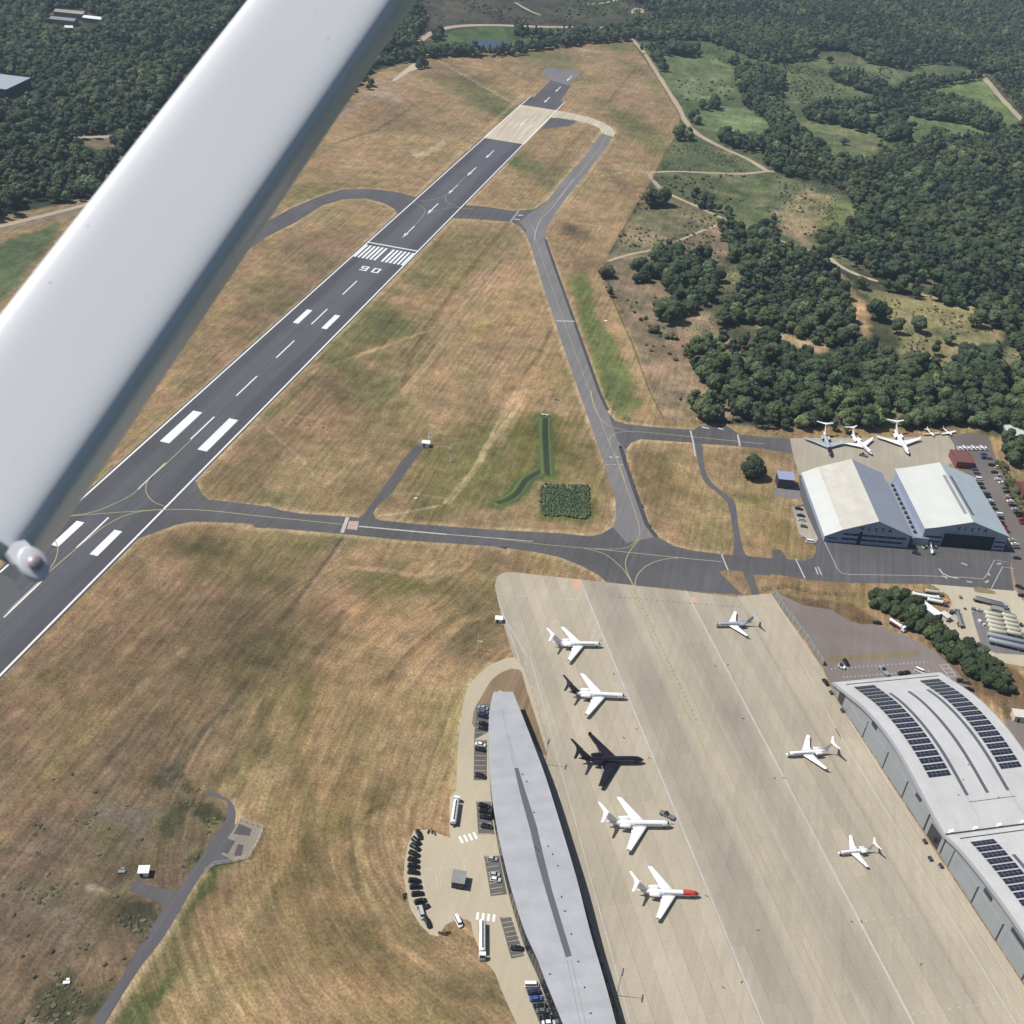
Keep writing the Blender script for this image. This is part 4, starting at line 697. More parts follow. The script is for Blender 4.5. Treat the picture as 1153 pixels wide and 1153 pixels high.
def glaz(side, name, z0, z1, off):
    mb = MB(); P = [np.array(p) for p in sh(side)]; P = P[1:-1]
    for a, b in zip(P, P[1:]):
        d = (b-a)/np.linalg.norm(b-a); n_ = np.array([-d[1], d[0]])*off; L = np.linalg.norm(b-a); m = max(1, int(L/3.2))
        for i in range(m):
            p, q = a+d*(L*(i+.08)/m)+n_, a+d*(L*(i+.92)/m)+n_; mb.add([(*p, z0), (*q, z0), (*q, z1), (*p, z1)], [(0, 1, 2, 3)])
    tag(mb.build(name, M['glass_dark'], t))
glaz(Rw, 'window', 1.0, 7.6, -.98); glaz(Lw, 'window', 1.2, 6.0, .98)
sp = K(430, 740, 4.612, [(688, 576), (707, 576), (760, 720), (835, 900), (880, 1153), (858, 1153), (800, 950), (735, 730)])
sl = [(690+430*0, 0)]
SPL = [(579.2, 865), (585.5, 893), (597, 935), (605, 970), (615, 1005), (627, 1045), (637, 1078)]; SPR = [(583.2, 864.6), (592, 893), (604, 930), (612, 965), (621.5, 1003), (634, 1045), (643.5, 1076)]
P = sh([at(x, y, TH)[:2] for x, y in SPL]+[at(x, y, TH)[:2] for x, y in SPR][::-1]); mb = MB(); mb.prism(P, TH-.1, TH+.14); mb.build('rooflight', M['slot'], t)
for a, b in (((643, 1080), (668, 1190)), ((638.5, 1081), (661, 1190)), ((575, 836), (581, 864)), ((566, 800), (578, 862))):
    mb = MB(); pa, pb = sh([at(*a, TH)[:2], at(*b, TH)[:2]]); ribbon(mb, [pa, pb], .18, TH+.03); mb.build('roof_seam', M['fence'], t)
for q in ((588, 872), (601, 915), (617, 953), (622, 962), (628, 975), (632, 1010), (636, 1026), (643, 1052), (651, 1083), (603, 955), (658, 1112), (665, 1141), (593, 880), (606, 958), (619, 1097)):
    p = sh([at(*q, TH)[:2]])[0]; mb = MB(); mb.tube((p[0], p[1], TH), (p[0], p[1], TH+.5), .28, .2, 8); mb.build('roof_vent', M['wall_dark'], t)
# ---- twin gabled white hangars with letters
def text_mesh(body, size, mat, parent, loc, rot, depth=.12, name='lettering'):
    cu = bpy.data.curves.new('txt', 'FONT'); cu.body = body; cu.size = size; cu.extrude = depth; cu.align_x = 'CENTER'; cu.space_character = 1.75; cu.offset = .02
    to = bpy.data.objects.new('txt', cu); COL.objects.link(to); bpy.context.view_layer.update()
    me = bpy.data.meshes.new_from_object(to.evaluated_get(bpy.context.evaluated_depsgraph_get())); bpy.data.objects.remove(to)
    me.name = name; me.materials.clear(); me.materials.append(mat); o = bpy.data.objects.new(name, me); COL.objects.link(o); o.parent = parent; o.location = loc; o.rotation_euler = rot
    return o
def gable(bl, br, depth, prof, label, mats, doors):
    a, b = at(*bl), at(*br); ang = math.atan2(b[1]-a[1], b[0]-a[0]); r = empty('aircraft_hangar', a, ang, label, 'hangar', 'white gabled hangars side by side')
    wallm, rl, rr = mats; n = len(prof)
    # walls: front and back gable plus sides
    mb = MB(); pts = [(s, 0) for s in (prof[0][0]+.6, prof[-1][0]-.6)]
    poly = [(prof[0][0]+.6, 0)]+[(min(max(s, prof[0][0]+.6), prof[-1][0]-.6), z-.25) for s, z in prof]+[(prof[-1][0]-.6, 0)]
    vs = [(s, y, z) for y in (.6, depth-.6) for s, z in poly]; m = len(poly)
    tri = tessellate_polygon([[Vector((s, z, 0)) for s, z in poly]])
    mb.add(vs, [tuple(t) for t in tri]+[tuple(m+i for i in t) for t in tri]+[(i, (i+1) % m, m+(i+1) % m, m+i) for i in range(m)]); w = mb.build('wall', wallm, r)
    for i in range(n-1):
        (s0, z0), (s1, z1) = prof[i], prof[i+1]; mb = MB()
        if abs(s1-s0) < .05: continue
        vs = [(s0, -.0, z0), (s1, 0, z1), (s1, depth, z1), (s0, depth, z0)]; nn = Vector((-(z1-z0), 0, s1-s0)).normalized()*.22
        vs += [(x-nn.x, y, z-nn.z) for x, y, z in vs]; mb.add(vs, [(0, 1, 2, 3), (7, 6, 5, 4), (0, 4, 5, 1), (1, 5, 6, 2), (2, 6, 7, 3), (3, 7, 4, 0)])
        mb.build('roof_slope', (rl if prof[i][0] < 24 else rr) if not isinstance(rl, list) else rl[i], r)
    return r, ang
H1, ang1 = gable((930.2, 610.6), (1035.3, 619.4), 68.5, [(-2, 4.0), (7, 9.2), (26, 16.8), (47, 8.6)], 'gabled hangar with a stained beige roof slope and closed doors', (M['wall_blue'], [M['roof_white'], M['roof_beige'], M['roof_slate']], None), 0)
H2, ang2 = gable((1037, 613.5), (1138.3, 621.8), 65.5, [(-1, 11.2), (4.5, 12.3), (25, 18.2), (48.2, 10.2)], 'gabled hangar with a clean pale roof and one wide open dark doorway', (M['wall_blue'], [M['roof_white'], M['roof_white'], cladding('pale_blue_roof_slope', lin(184, 198, 206, .8), 1.5, 0, .02, .6)], None), 0)
def panel(root, name, s0, s1, z0, z1, mat, y=.6, t_=.12):
    mb = MB(); mb.add([(s0, y-t_, z0), (s1, y-t_, z0), (s1, y-t_, z1), (s0, y-t_, z1), (s0, y, z0), (s1, y, z0), (s1, y, z1), (s0, y, z1)], [(0, 1, 2, 3), (0, 4, 5, 1), (1, 5, 6, 2), (2, 6, 7, 3), (3, 7, 4, 0)]); return mb.build(name, mat, root)
panel(H1, 'window_band', 8.5, 44, 5.6, 6.9, M['stripe']); panel(H1, 'window_band', 8, 43, 2.5, 3.8, M['stripe']); panel(H1, 'door', 17.2, 19.2, .1, 8.6, M['void'], .6, .2); panel(H1, 'window_band', 0, 6, 2.6, 3.2, M['stripe'])
panel(H1, 'door_rail', 0, 46, .02, .3, M['seam'], .6, .35)
for s in (12, 23, 28, 33.5, 39): panel(H1, 'door_joint', s, s+.22, .3, 7.0, M['wall_blue'], .6, .24)
panel(H2, 'doorway', 11, 40.5, .05, 9.2, M['void'], .6, .15); panel(H2, 'window_band', 1.2, 10.6, 5.2, 6.4, M['stripe']); panel(H2, 'window_band', 1.2, 10.6, 2.2, 3.2, M['stripe'])
panel(H2, 'window_band', 41, 47, 5.2, 6.2, M['stripe']); panel(H2, 'window_band', 41, 47, 2.2, 3.2, M['stripe']); panel(H2, 'door_rail', 1, 47, .02, .3, M['seam'], .6, .35)
for s in (10.6, 40.5): panel(H2, 'door_frame', s, s+.5, .05, 9.4, M['wall_blue'], .6, .5)
panel(H2, 'door_lintel', 10.6, 41, 9.2, 9.8, M['wall_blue'], .6, .5)
for i_, ch_ in enumerate('VISTA'):
    for H_, z_, s_ in ((H1, 9.6, 3.4), (H2, 11.6, 3.3)): text_mesh(ch_, s_, M['letter'], H_, (26+(i_-2)*s_*1.16, .46, z_), (PI/2, 0, 0), name='letter')
mb = MB(); mb.add([(26.6, 9, 17.9), (28.4, 9, 17.4), (28.4, 51, 17.4), (26.6, 51, 17.9)], [(0, 1, 2, 3)]); mb.build('rooflight', M['slot'], H2)
mb = MB(); mb.add([(22.4, 9, 17.6), (24.2, 9, 18.12), (24.2, 51, 18.12), (22.4, 51, 17.6)], [(0, 1, 2, 3)]); mb.build('rooflight', M['fence'], H2)
for i in range(12):       # stub louvres on the link roof
    pass
LK = empty('link_building', at(1036.5, 615), ang1, 'narrow flat-roofed link building full of roof vents between the two white hangars', 'building')
mb = MB(); mb.box((-.5, 31, 0), (9.0, 60, 4.6)); mb.build('wall', M['wall_blue'], LK); mb = MB(); mb.box((-.5, 31, 4.6), (9.4, 60.4, .35)); mb.build('roof', M['roof_slate'], LK)
for i in range(11): mb = MB(); mb.box((-3.2, 6+5.0*i, 4.95), (1.3, 1.9, 1.3)); mb.build('roof_vent', M['wall_dark'] if i % 3 else M['seam'], LK)
for i in range(16): mb = MB(); mb.box((1.6+random.uniform(-.6, 1), 5+3.4*i, 4.95), (random.uniform(.8, 2), random.uniform(.8, 2.2), random.uniform(.5, 1.1))); mb.build('duct', M['grey'] if i % 2 else M['wall_dark'], LK)
# ---- great curved-roof hangars
O = at(940, 784); D = at(1153, 1109)-O; D = D/np.linalg.norm(D); ANG = math.atan2(D[1], D[0])
SA = [(-4, 5.2), (-2, 6.2), (3, 7.6), (12, 10.8), (22, 14), (34, 16.2), (45, 17), (55, 16.7), (65, 15.4), (75, 13.6), (85, 12), (93.4, 11)]
SB = [(93.4, 11), (100, 13.2), (107, 14.6), (120, 16.2), (135, 17), (150, 16.7), (165, 15.2), (180, 12.6), (190, 10.6)]
BIG = []
def bighangar(SP, label, s_off):
    pts = smooth_line([(s-s_off, z) for s, z in SP], 5); S = np.array([p[0] for p in pts]); Z = np.array([p[1] for p in pts]); zf = lambda s: float(np.interp(s, S, Z))
    o = O+D*s_off; r = empty('curved_hangar', o, ANG, label, 'hangar', 'great curved-roof hangars beside the apron')
    DEP = 56.0
    def surf(name, s0, s1, v0, v1, mat, dz=0.0, th=.3, n=None, parent=r):
        n = n or max(2, int(abs(s1-s0)/1.6)); mb = MB(); ss = np.linspace(s0, s1, n)
        rings = [[(s, v0, zf(s)+dz-th), (s, v1, zf(s)+dz-th), (s, v1, zf(s)+dz), (s, v0, zf(s)+dz)] for s in ss]
        mb.loft(rings); return mb.build(name, mat, parent, math.radians(30))
    s0, s1 = SP[0][0]-s_off, SP[-1][0]-s_off
    surf('roof', s0, s1, 0, DEP, M['hangar_roof'], 0, .5)
    surf('fascia', s0, s1, -.9, -.012, M['hangar_fascia'], -.05, 1.0); surf('fascia', s0, s1, DEP+.012, DEP+.6, M['hangar_fascia'], -.05, 1.0)
    # walls
    mb = MB(); ss = np.linspace(s0+.8, s1-.02, 40); poly = [(ss[0], 0)]+[(s, zf(s)-.55) for s in ss]+[(ss[-1], 0)]; m = len(poly)
    tri = tessellate_polygon([[Vector((s, z, 0)) for s, z in poly]]); vs = [(s, y, z) for y in (.5, DEP-.5) for s, z in poly]
    mb.add(vs, [tuple(t) for t in tri]+[tuple(m+i for i in t) for t in tri]+[(i, (i+1) % m, m+(i+1) % m, m+i) for i in range(m)]); mb.build('wall', M['hangar_wall'], r)
    mb = MB()
    for sa, sb in zip(ss, ss[1:]): mb.add([(sa, .42, zf(sa)-2.7), (sb, .42, zf(sb)-2.7), (sb, .42, zf(sb)-1.15), (sa, .42, zf(sa)-1.15)], [(0, 1, 2, 3)])
    mb.build('fascia_seam', M['hangar_fascia'], r)
    return r, surf, zf
def doors(r, zf, joints, top, glaz_s):
    prev = None
    for s in joints:
        panel(r, 'door_joint', s, s+.55, .1, min(zf(s)-2.9, top), M['seam'], .5, .14)
    for a, b in zip(joints, joints[1:]):
        panel(r, 'hangar_door', a+.7, b-.15, .12, min(min(zf(a), zf(b))-3.1, top-.3), M['hangar_wall'], .5, .28)
    for s0, s1, z0, z1, mt in glaz_s: panel(r, 'window', s0, s1, z0, z1, M[mt], .5, .33)
def furnish(surf, zf, sh=0):
    for g0, g1 in ((6.2, 16.6), (40.6, 50.6)):
        for i in range(19):
            s = 3.0+i*3.42+sh; o_ = surf('solar_row', s, s+2.55, g0, g1, M['solar'], .30, .08, 3); 
            for j in range(6): surf('panel_joint', s, s+2.55, g0+(g1-g0)*j/5-.05, g0+(g1-g0)*j/5+.05, M['solar_frame'], .335, .03, 3, o_)
            surf('panel_joint', s+1.24, s+1.31, g0, g1, M['solar_frame'], .345, .04, 2, o_)
    for v in (18.9, 28.5, 38.2): surf('rooflight', 12.5+sh, 77+sh, v-.75, v+.75, M['slot'], .18, .3)
    for a, b, c, d in ((-.5+sh, .15+sh, 4, 53), (80+sh, 80.25+sh, 18, 40)): surf('roof_seam', a, b, c, d, M['seam'], .05, .1, 3)
    for v in (4.0, 18.4, 38.6): surf('roof_seam', 66+sh if v > 5 else -.5+sh, 88+sh if v > 5 else 2+sh, v, v+.12, M['fence'], .05, .08)
    for k in range(7): s = 60+k*3.3+sh; v = 10+(k*17) % 40; mb = MB(); z = zf(s); mb.tube((s, v, z-.1), (s, v, z+.5), .3, .2, 8); mb.build('roof_vent', M['grey'], rcur[0])
rcur = [None]
rA, surfA, zA = bighangar(SA, 'curved-roof hangar nearest the grey pad, both its solar panel blocks in full view', 0); rcur[0] = rA
furnish(surfA, zA); doors(rA, zA, [6.5, 27, 46, 63, 81], 9.5, [(2.2, 6.0, .4, 6.2, 'glass_dark'), (30, 34, 11, 12.9, 'seam'), (70, 74, 8.6, 10.3, 'seam'), (84, 91.5, .4, 7.4, 'glass_dark')])
rB, surfB, zB = bighangar(SB, 'curved-roof hangar cut off by the bottom right picture corner', 93.4); rcur[0] = rB
furnish(surfB, zB, 3.5); doors(rB, zB, [6.5, 24, 41, 58, 76, 92], 9.5, [(27, 32, 10.8, 12.6, 'seam'), (45, 56, 11.2, 13.0, 'seam')])
surfA('gutter', 92.9, 93.38, 0, 56, M['seam'], .35, .3, 2)
for v in (3, 14, 25, 36, 47):
    mb = MB(); mb.box((92.5, v, 11.2), (1.2, 1.8, 1.0)); mb.tube((91.8, v+1.4, 11.2), (91.8, v+1.4, 13.6), .08); mb.build('extract_fan', M['white_metal'], rA)
# ---- small buildings
def hdg(a, b):
    v = at(*b)-at(*a); return math.atan2(v[1], v[0])
def shed(name, px, size, rz, label, cat, wall, roof, rh=1.0, extra=None, group=None, win=True):
    p = at(*px); r = empty(name, p, rz, label, cat, group); w, d, h = size
    mb = MB(); mb.box((0, 0, 0), (w, d, h)); mb.build('wall', wall, r)
    mb = MB(); e = .35
    if rh > .3:
        vs = [(-w/2-e, -d/2-e, h-.05), (w/2+e, -d/2-e, h-.05), (w/2+e, d/2+e, h-.05), (-w/2-e, d/2+e, h-.05), (-w/2-e, 0, h+rh), (w/2+e, 0, h+rh)]
        mb.add(vs, [(0, 1, 5, 4), (2, 3, 4, 5), (1, 2, 5), (3, 0, 4), (3, 2, 1, 0)])
    else: mb.box((0, 0, h+.002), (w+2*e, d+2*e, .25))
    mb.build('roof', roof, r)
    mb = MB(); mb.box((-w*.2, -d/2-.03, .05), (1.1, .08, 2.1)); mb.build('door', M['wall_dark'], r)
    if win:
        for x in (.12, .32): mb = MB(); mb.box((w*x, -d/2-.02, 1.1), (1.1, .06, 1.0)); mb.build('window', M['glass_dark'], r)
    return r
# control cabin: long edge square on to the camera
shed('control_building', (882.5, 546), (9.5, 9, 6.5), math.radians(12), 'small square block with a pale blue flat roof near the lone round tree', 'building', M['wall_dark'], M['blue_roof'], .1)
shed('equipment_hut', (162.5, 984), (3.4, 3.0, 2.4), math.radians(20), 'small white equipment hut alone in the rough grass by the side track', 'hut', M['white_metal'], M['white_metal'], .1, win=False)
shed('transmitter_hut', (479.5, 502), (4.4, 3.4, 2.6), math.radians(10), 'little white hut at the foot of the tall mast ending the dark spur', 'hut', M['white_metal'], M['white_metal'], .1, win=False)
shed('transmitter_hut', (561.5, 699.5), (3.2, 2.6, 2.0), math.radians(14), 'pale equipment cabinet on the grass beside the apron corner', 'hut', M['white_metal'], M['white_metal'], .1, win=False)
shed('gatehouse', (516, 994.5), (4.6, 5.4, 3.6), math.radians(8), 'flat grey-roofed kiosk in the middle of the landside turning circle', 'kiosk', M['wall_dark'], M['fence'], .1)
shed('portable_office', K(1020, 640, 8.67, [(200, 420)])[0], (14, 4.2, 3.0), hdg(K(1020, 640, 8.67, [(110, 335)])[0], K(1020, 640, 8.67, [(300, 475)])[0]), 'long flat white portable office beside the dark hedge', 'building', M['grey'], M['white_metal'], .1)
shed('storage_cabin', K(1020, 640, 8.67, [(375, 492)])[0], (4.6, 3.2, 2.8), hdg(K(1020, 640, 8.67, [(110, 335)])[0], K(1020, 640, 8.67, [(300, 475)])[0]), 'small cream cabin at the end of the long white office', 'cabin', M['hay'], M['hay'], .1, win=False)
shed('workshop', (1081, 521), (11, 15, 5), ang2, 'maroon brick block with stepped roofs beside the clean white hangar', 'building', M['brick'], M['roof_red'], 1.6)
shed('industrial_unit', (1146, 491), (22, 20, 5.5), ang2, 'white industrial shed half hidden by trees at the right edge of the picture', 'building', M['grey'], M['roof_white'], 1.5)
shed('house', (1153, 557), (9, 12, 6), math.radians(20), 'red brick house at the right edge of the picture beyond the car park', 'house', M['brick'], M['roof_red'], 2.5)
shed('storage_container', K(903, 640, 4.612, [(1128, 782)])[0], (7, 5, 3.4), math.radians(10), 'white box container on the ground right of the curved hangar', 'container', M['hay'], M['hay'], .1, win=False)
shed('warehouse', (-42, 97), (130, 56, 10), math.radians(8), 'huge pale flat-roofed warehouse cut off by the left edge of the picture', 'building', M['wall_dark'], cladding('pale_warehouse_roof', lin(176, 186, 196), 6, 0, .03), .1)
for px, sz, rz, lb, mt in (((69, 27), (42, 16, 7), 12, 'long pale-roofed farm shed in the forest clearing, nearest of the group', 'fence'), ((80, 20), (40, 18, 8), 12, 'long brownish-roofed farm shed in the forest, behind the paler shed', 'concrete_grey'), ((106, 25), (26, 14, 6), 8, 'low white building right of the farm sheds in the forest', 'white_metal'), ((78, 34), (10, 8, 4), 30, 'tiny white outbuilding in front of the farm sheds', 'white_metal'), ((119, 4), (22, 10, 5), 8, 'small white-roofed house at the top edge left of the white strut', 'white_metal')):
    shed('farm_building', px, sz, math.radians(rz), lb, 'building', M['grey'], M[mt], 2.0)
shed('pump_house', (476, 73), (12, 6, 4), math.radians(25), 'dark flat building beside the bare sandy junction at the far field corner', 'building', M['wall_dark'], M['seam'], .1)
shed('equipment_hut', (638, 49.5), (8, 5, 4), math.radians(10), 'tiny white hut at the far tree belt behind the runway end', 'hut', M['white_metal'], M['white_metal'], .1, win=False)
# ---- fences
def fence(name, pts, h, label, mat, post=8.0, th=.12, solid=True, pn='panel', group=None):
    P = W(pts); r = empty(name, P[0], 0, label, 'fence', group); Q = [(p[0]-P[0][0], p[1]-P[0][1]) for p in P]; mb = MB(); posts = MB()
    for a, b in zip(Q, Q[1:]):
        L = math.hypot(b[0]-a[0], b[1]-a[1]); ang = math.atan2(b[1]-a[1], b[0]-a[0]); m = max(1, round(L/post))
        for i in range(m):
            x, y = a[0]+(b[0]-a[0])*(i+.5)/m, a[1]+(b[1]-a[1])*(i+.5)/m
            if solid: mb.box((x, y, .15), (L/m-.3, th, h-.15), ang)
            else:
                for z in (.3, .9, 1.5, 2.1): mb.box((x, y, z), (L/m, .05, .05), ang)
            posts.box((a[0]+(b[0]-a[0])*i/m, a[1]+(b[1]-a[1])*i/m, 0), (.18, .18, h+.1), ang)
    mb.build(pn, mat, r); tag(posts.build('post_row', mat, r), kind='stuff')
    return r
fence('blast_fence', K(780, 660, 5.24, [(468, 30), (520, 120), (600, 225), (680, 330), (770, 470)]), 3.2, 'solid grey blast fence between the concrete apron and the worn grey pad', M['fence'], 4.0, .5)
fence('perimeter_fence', [(708, 43), (724, 64), (746, 98), (766, 131), (764, 150), (745, 180), (736, 200), (712, 240), (684, 290)], 2.4, 'thin dark perimeter fence along the far right edge of the dry field', M['mesh'], 6.0, .1, False, 'wire')
fence('perimeter_fence', [(680, 300), (688, 335), (712, 390), (730, 440), (746, 472), (800, 478)], 2.4, 'thin dark perimeter fence curving between the green mown strip and the scrubby slope', M['mesh'], 6.0, .1, False, 'wire')
fence('perimeter_fence', K(853, 440, A_, [(20, 865), (120, 850), (250, 880), (420, 890)]), 2.2, 'low dark fence across the brown grass south of the white hangars', M['mesh'], 5.0, .1, False, 'wire')
fence('compound_fence', K(0, 853, A_, [(1040, 275), (1090, 290), (1138, 310), (1110, 380), (1075, 435), (1000, 455), (930, 465), (885, 500)]), 1.6, 'low pale fence round the gravel compound beside the side track', M['hay'], 3.0, .1, False, 'rail')
# ================================================================== AIRCRAFT
def wing_mb(root, tip, rc, tc, rt=.11, tt=.09, up_=None, n=6):
    """root, tip: leading-edge points; chords run towards -x; optional winglet"""
    def sec(le, c, t, z_dir=(0, 0, 1)):
        prof = [(0, 0), (.08, .5), (.3, .62), (.6, .42), (1, .03), (.6, -.30), (.3, -.38), (.08, -.32)]
        return [(le[0]-x*c, le[1]+z_dir[1]*y*t*c, le[2]+z_dir[2]*y*t*c) for x, y in prof]
    mb = MB(); R = [sec(root, rc, rt)]
    mid = [root[i]+(tip[i]-root[i])*.35 for i in range(3)]; mc = rc+(tc-rc)*.52
    R += [sec(mid, mc, (rt+tt)/2), sec(tip, tc, tt)]
    sgn = 1 if tip[1] > 0 else -1
    if up_:
        h, sw = up_; R += [sec((tip[0]-.45, tip[1]+sgn*.35, tip[2]+.12), tc*.85, tt, (0, -sgn*.6, .6)), sec((tip[0]-sw, tip[1]+sgn*.55, tip[2]+h), tc*.4, tt, (0, -sgn, .1))]
    mb.loft(R); return mb
def business_jet(name, L, span, label, px_nose, px_tail, body='ac_white', tail='ac_white', nose=None, nosedark=False, wingc=None, group='business jets parked on the concrete apron', winglet=(1.3, 1.2), kit='g', tailcol=None, zz=2.5, stripe=None):
    pn, pt = at(*px_nose, zz), at(*px_tail, zz); v = pn-pt; ang = math.atan2(v[1], v[0]); ctr = pn-np.array([math.cos(ang), math.sin(ang), 0])*L*.5
    r = empty(name, (ctr[0], ctr[1], .075), ang, label, 'jet', group)
    R = L*.0455; zc = R+1.05; h = L/2; wc = wingc or body; T = tail
    st = [(0, .03, -.45), (.012, .24, -.38), (.03, .46, -.27), (.055, .70, -.15), (.085, .88, -.06), (.12, .97, -.01), (.16, 1, 0), (.27, 1, 0), (.4, 1, 0), (.62, 1, 0), (.72, .96, .02), (.80, .82, .12), (.87, .62, .25), (.93, .42, .40), (.97, .26, .50), (1.0, .10, .56)]
    def mif(i, j):
        if nose and st[i][0] < .2 and (j in (1, 2, 3, 4, 5, 6, 0, 7)): return 1
        if T != body and st[i][0] >= .87: return 2
        return 0
    n = 16; rings = [[(h-t*L, R*k*math.cos(2*PI*j/n), zc+R*dz+R*k*math.sin(2*PI*j/n)*1.04) for j in range(n)] for t, k, dz in st]
    mb = MB(); mb.loft(rings, True, 0, mif); fz = mb.build('fuselage', [M[body], M[nose or body], M[T]], r, math.radians(50))
    # cockpit glazing and cabin windows sit a centimetre proud of the skin
    def arc(t0, t1, a0, a1, mat, nm, k_=1.012, m=7):
        S = [s[0] for s in st]; f = lambda t: (np.interp(t, S, [s[1] for s in st]), np.interp(t, S, [s[2] for s in st])); vs = []
        for t in (t0, t1):
            k, dz = f(t)
            for q in range(m+1):
                a = a0+(a1-a0)*q/m; vs.append((h-t*L, R*k*k_*math.cos(a), zc+R*dz+R*k*k_*1.04*math.sin(a)))
        b = MB(); b.add(vs, [(q, q+1, m+2+q, m+1+q) for q in range(m)]); return b.build(nm, mat, fz)
    arc(.052, .078, math.radians(28), math.radians(152), M['glass_dark'], 'windscreen', 1.03)
    for sd in (-1, 1):
        wm = MB(); nw = 12 if L > 20 else 6
        for q in range(nw):
            x = h-L*(.17+.40*q/nw); y = sd*R*.955; z = zc+R*.34
            wm.add([(x, y*1.015, z-.28), (x-.6, y*1.015, z-.28), (x-.6, y*.975, z+.3), (x, y*.975, z+.3)], [(0, 1, 2, 3)])
        wm.build('cabin_window_row', M['glass_dark'] if body != 'ac_black' else M['fence'], fz)
    hs = span/2-(.5 if winglet else 0); xr = h-L*.36; rc = L*.25; tc = L*.078; swp = math.tan(math.radians(33 if kit != 's' else 22))
    for sd in (-1, 1):
        wmb = wing_mb((xr, sd*R*.2, zc-R*.72), (xr-swp*hs, sd*hs, zc-R*.72+hs*.045), rc, tc, up_=winglet)
        wg = wmb.build('wing', M[wc], r, math.radians(40))
        fl = MB(); x0 = xr-rc+.02; fl.add([(x0+rc*.02-swp*.0-.9, sd*R*1.3, zc-R*.50), (xr-swp*hs*.6-(rc+(tc-rc)*.66)+.35, sd*hs*.62, zc-R*.62+hs*.03), (xr-swp*hs*.6-(rc+(tc-rc)*.66)+.1, sd*hs*.62, zc-R*.62+hs*.03), (x0-1.25, sd*R*1.3, zc-R*.50)], [(0, 1, 2, 3)])
        if body == 'ac_black': fl.build('flap_edge', M['grey'], wg)
        # engine nacelle
        nl = L*.165; er = R*.70; ex = h-L*.635; ey = sd*(R*.92+er*1.05); ez = zc+R*.42
        eb = MB(); es = [(0, .80), (.05, .98), (.25, 1.04), (.6, .98), (.85, .78), (1, .60)]
        eb.loft([[(ex-t*nl, ey+er*k*math.cos(2*PI*j/14), ez+er*k*math.sin(2*PI*j/14)) for j in range(14)] for t, k in es]); eo = eb.build('engine', M['ac_grey' if body == 'ac_grey' else body], r, math.radians(50))
        b = MB(); b.tube((ex+.015, ey, ez), (ex+.03, ey, ez), er*.66, None, 14); b.build('air_intake', M['void'], eo); b = MB(); b.tube((ex-nl-.03, ey, ez), (ex-nl-.01, ey, ez), er*.5, None, 14); b.build('exhaust', M['void'], eo)
        b = MB(); b.box((ex-nl*.55, sd*R*.9, ez-.12), (nl*.5, er*1.2, .24)); b.build('pylon', M[body], eo)
    # fin and T tail
    fh = L*.185; zt = zc+R*.9; fx = h-L*.80; ft = fx-fh*.95
    b = MB(); 
    def fsec(x, z, c, th): return [(x, 0, z), (x-.25*c, th, z), (x-.7*c, th*.8, z), (x-c, 0.01, z), (x-.7*c, -th*.8, z), (x-.25*c, -th, z)]
    b.loft([fsec(fx+.4, zt-.9, L*.17, .22), fsec(fx, zt, L*.15, .19), fsec(ft, zt+fh, L*.085, .12)]); fn = b.build('tail_fin', M[T], r, math.radians(40))
    for sd in (-1, 1):
        tl = wing_mb((ft+.25, sd*.05, zt+fh+.02), (ft+.25-math.tan(math.radians(30))*span*.19, sd*span*.19, zt+fh-.15), L*.085, L*.04, .1, .09); tl.build('tailplane', M[T], r, math.radians(40))
    b = MB(); b.tube((ft+.6, 0, zt+fh), (ft-L*.085, 0, zt+fh), .18, .06, 8); b.build('fin_bullet', M[T], fn)
    for gx, gy in ((h-L*.11, 0), (h-L*.56, R*1.5), (h-L*.56, -R*1.5)):
        b = MB(); b.tube((gx, gy, .35), (gx, gy, zc-R*.6), .09); go_ = b.build('landing_gear', M['grey'], r)
        for w_ in (-.22, .22): b = MB(); b.tube((gx, gy+w_-.1, .36), (gx, gy+w_+.1, .36), .36, None, 12); b.build('wheel', M['rubber'], go_)
    return r
def dline(a, b): return a, b
business_jet('business_jet', 24.6, 25.5, 'all-white jet, topmost of the five facing right beside the terminal', (678.5, 724.5), (624.3, 723.8))
business_jet('business_jet', 26.8, 28.0, 'white jet with a near-black tail, second of the five facing right', (706, 783.2), (644.2, 780), tail='ac_navy')
business_jet('business_jet', 28.6, 30.5, 'glossy black jet, middle one of the five facing right', (725.4, 854.6), (653.8, 854.8), body='ac_black', tail='ac_black')
business_jet('business_jet', 27.4, 28.0, 'all-white jet with a dark airstair van at its nose, fourth of the five facing right', (757, 927), (685.2, 926))
business_jet('business_jet', 24.6, 24.5, 'white jet with a bright red nose, lowest of the five facing right', (788.2, 1005.5), (722.6, 1003), nose='ac_red')
business_jet('business_jet', 19.8, 19.8, 'grey jet facing left near the top right corner of the apron', (804.8, 702), (846, 700.5), body='ac_grey', tail='ac_grey', wingc='ac_white', winglet=(1.0, 1.0))
business_jet('business_jet', 21.0, 21.0, 'white jet facing left with upswept wingtips, between the grey jet and the small jet', (884.7, 848.2), (932, 844.5), winglet=(1.2, 1.1))
business_jet('business_jet', 15.2, 16.0, 'smallest white jet with straight wings, facing left on the right half of the apron', (943.7, 959), (981, 955), kit='s', winglet=None)
VG = 'jets parked behind the twin hangars'
business_jet('business_jet', 29.0, 28.5, 'silver jet with a dark nose pointing at the camera, leftmost behind the twin hangars', (935.9, 512), (927, 486), body='ac_grey', tail='ac_white', wingc='ac_grey', nose='ac_black', group=VG)
business_jet('business_jet', 24.4, 24.0, 'white jet parked at an angle, middle of the three behind the twin hangars', (982.3, 510.3), (958.4, 489.4), wingc='ac_white', group=VG)
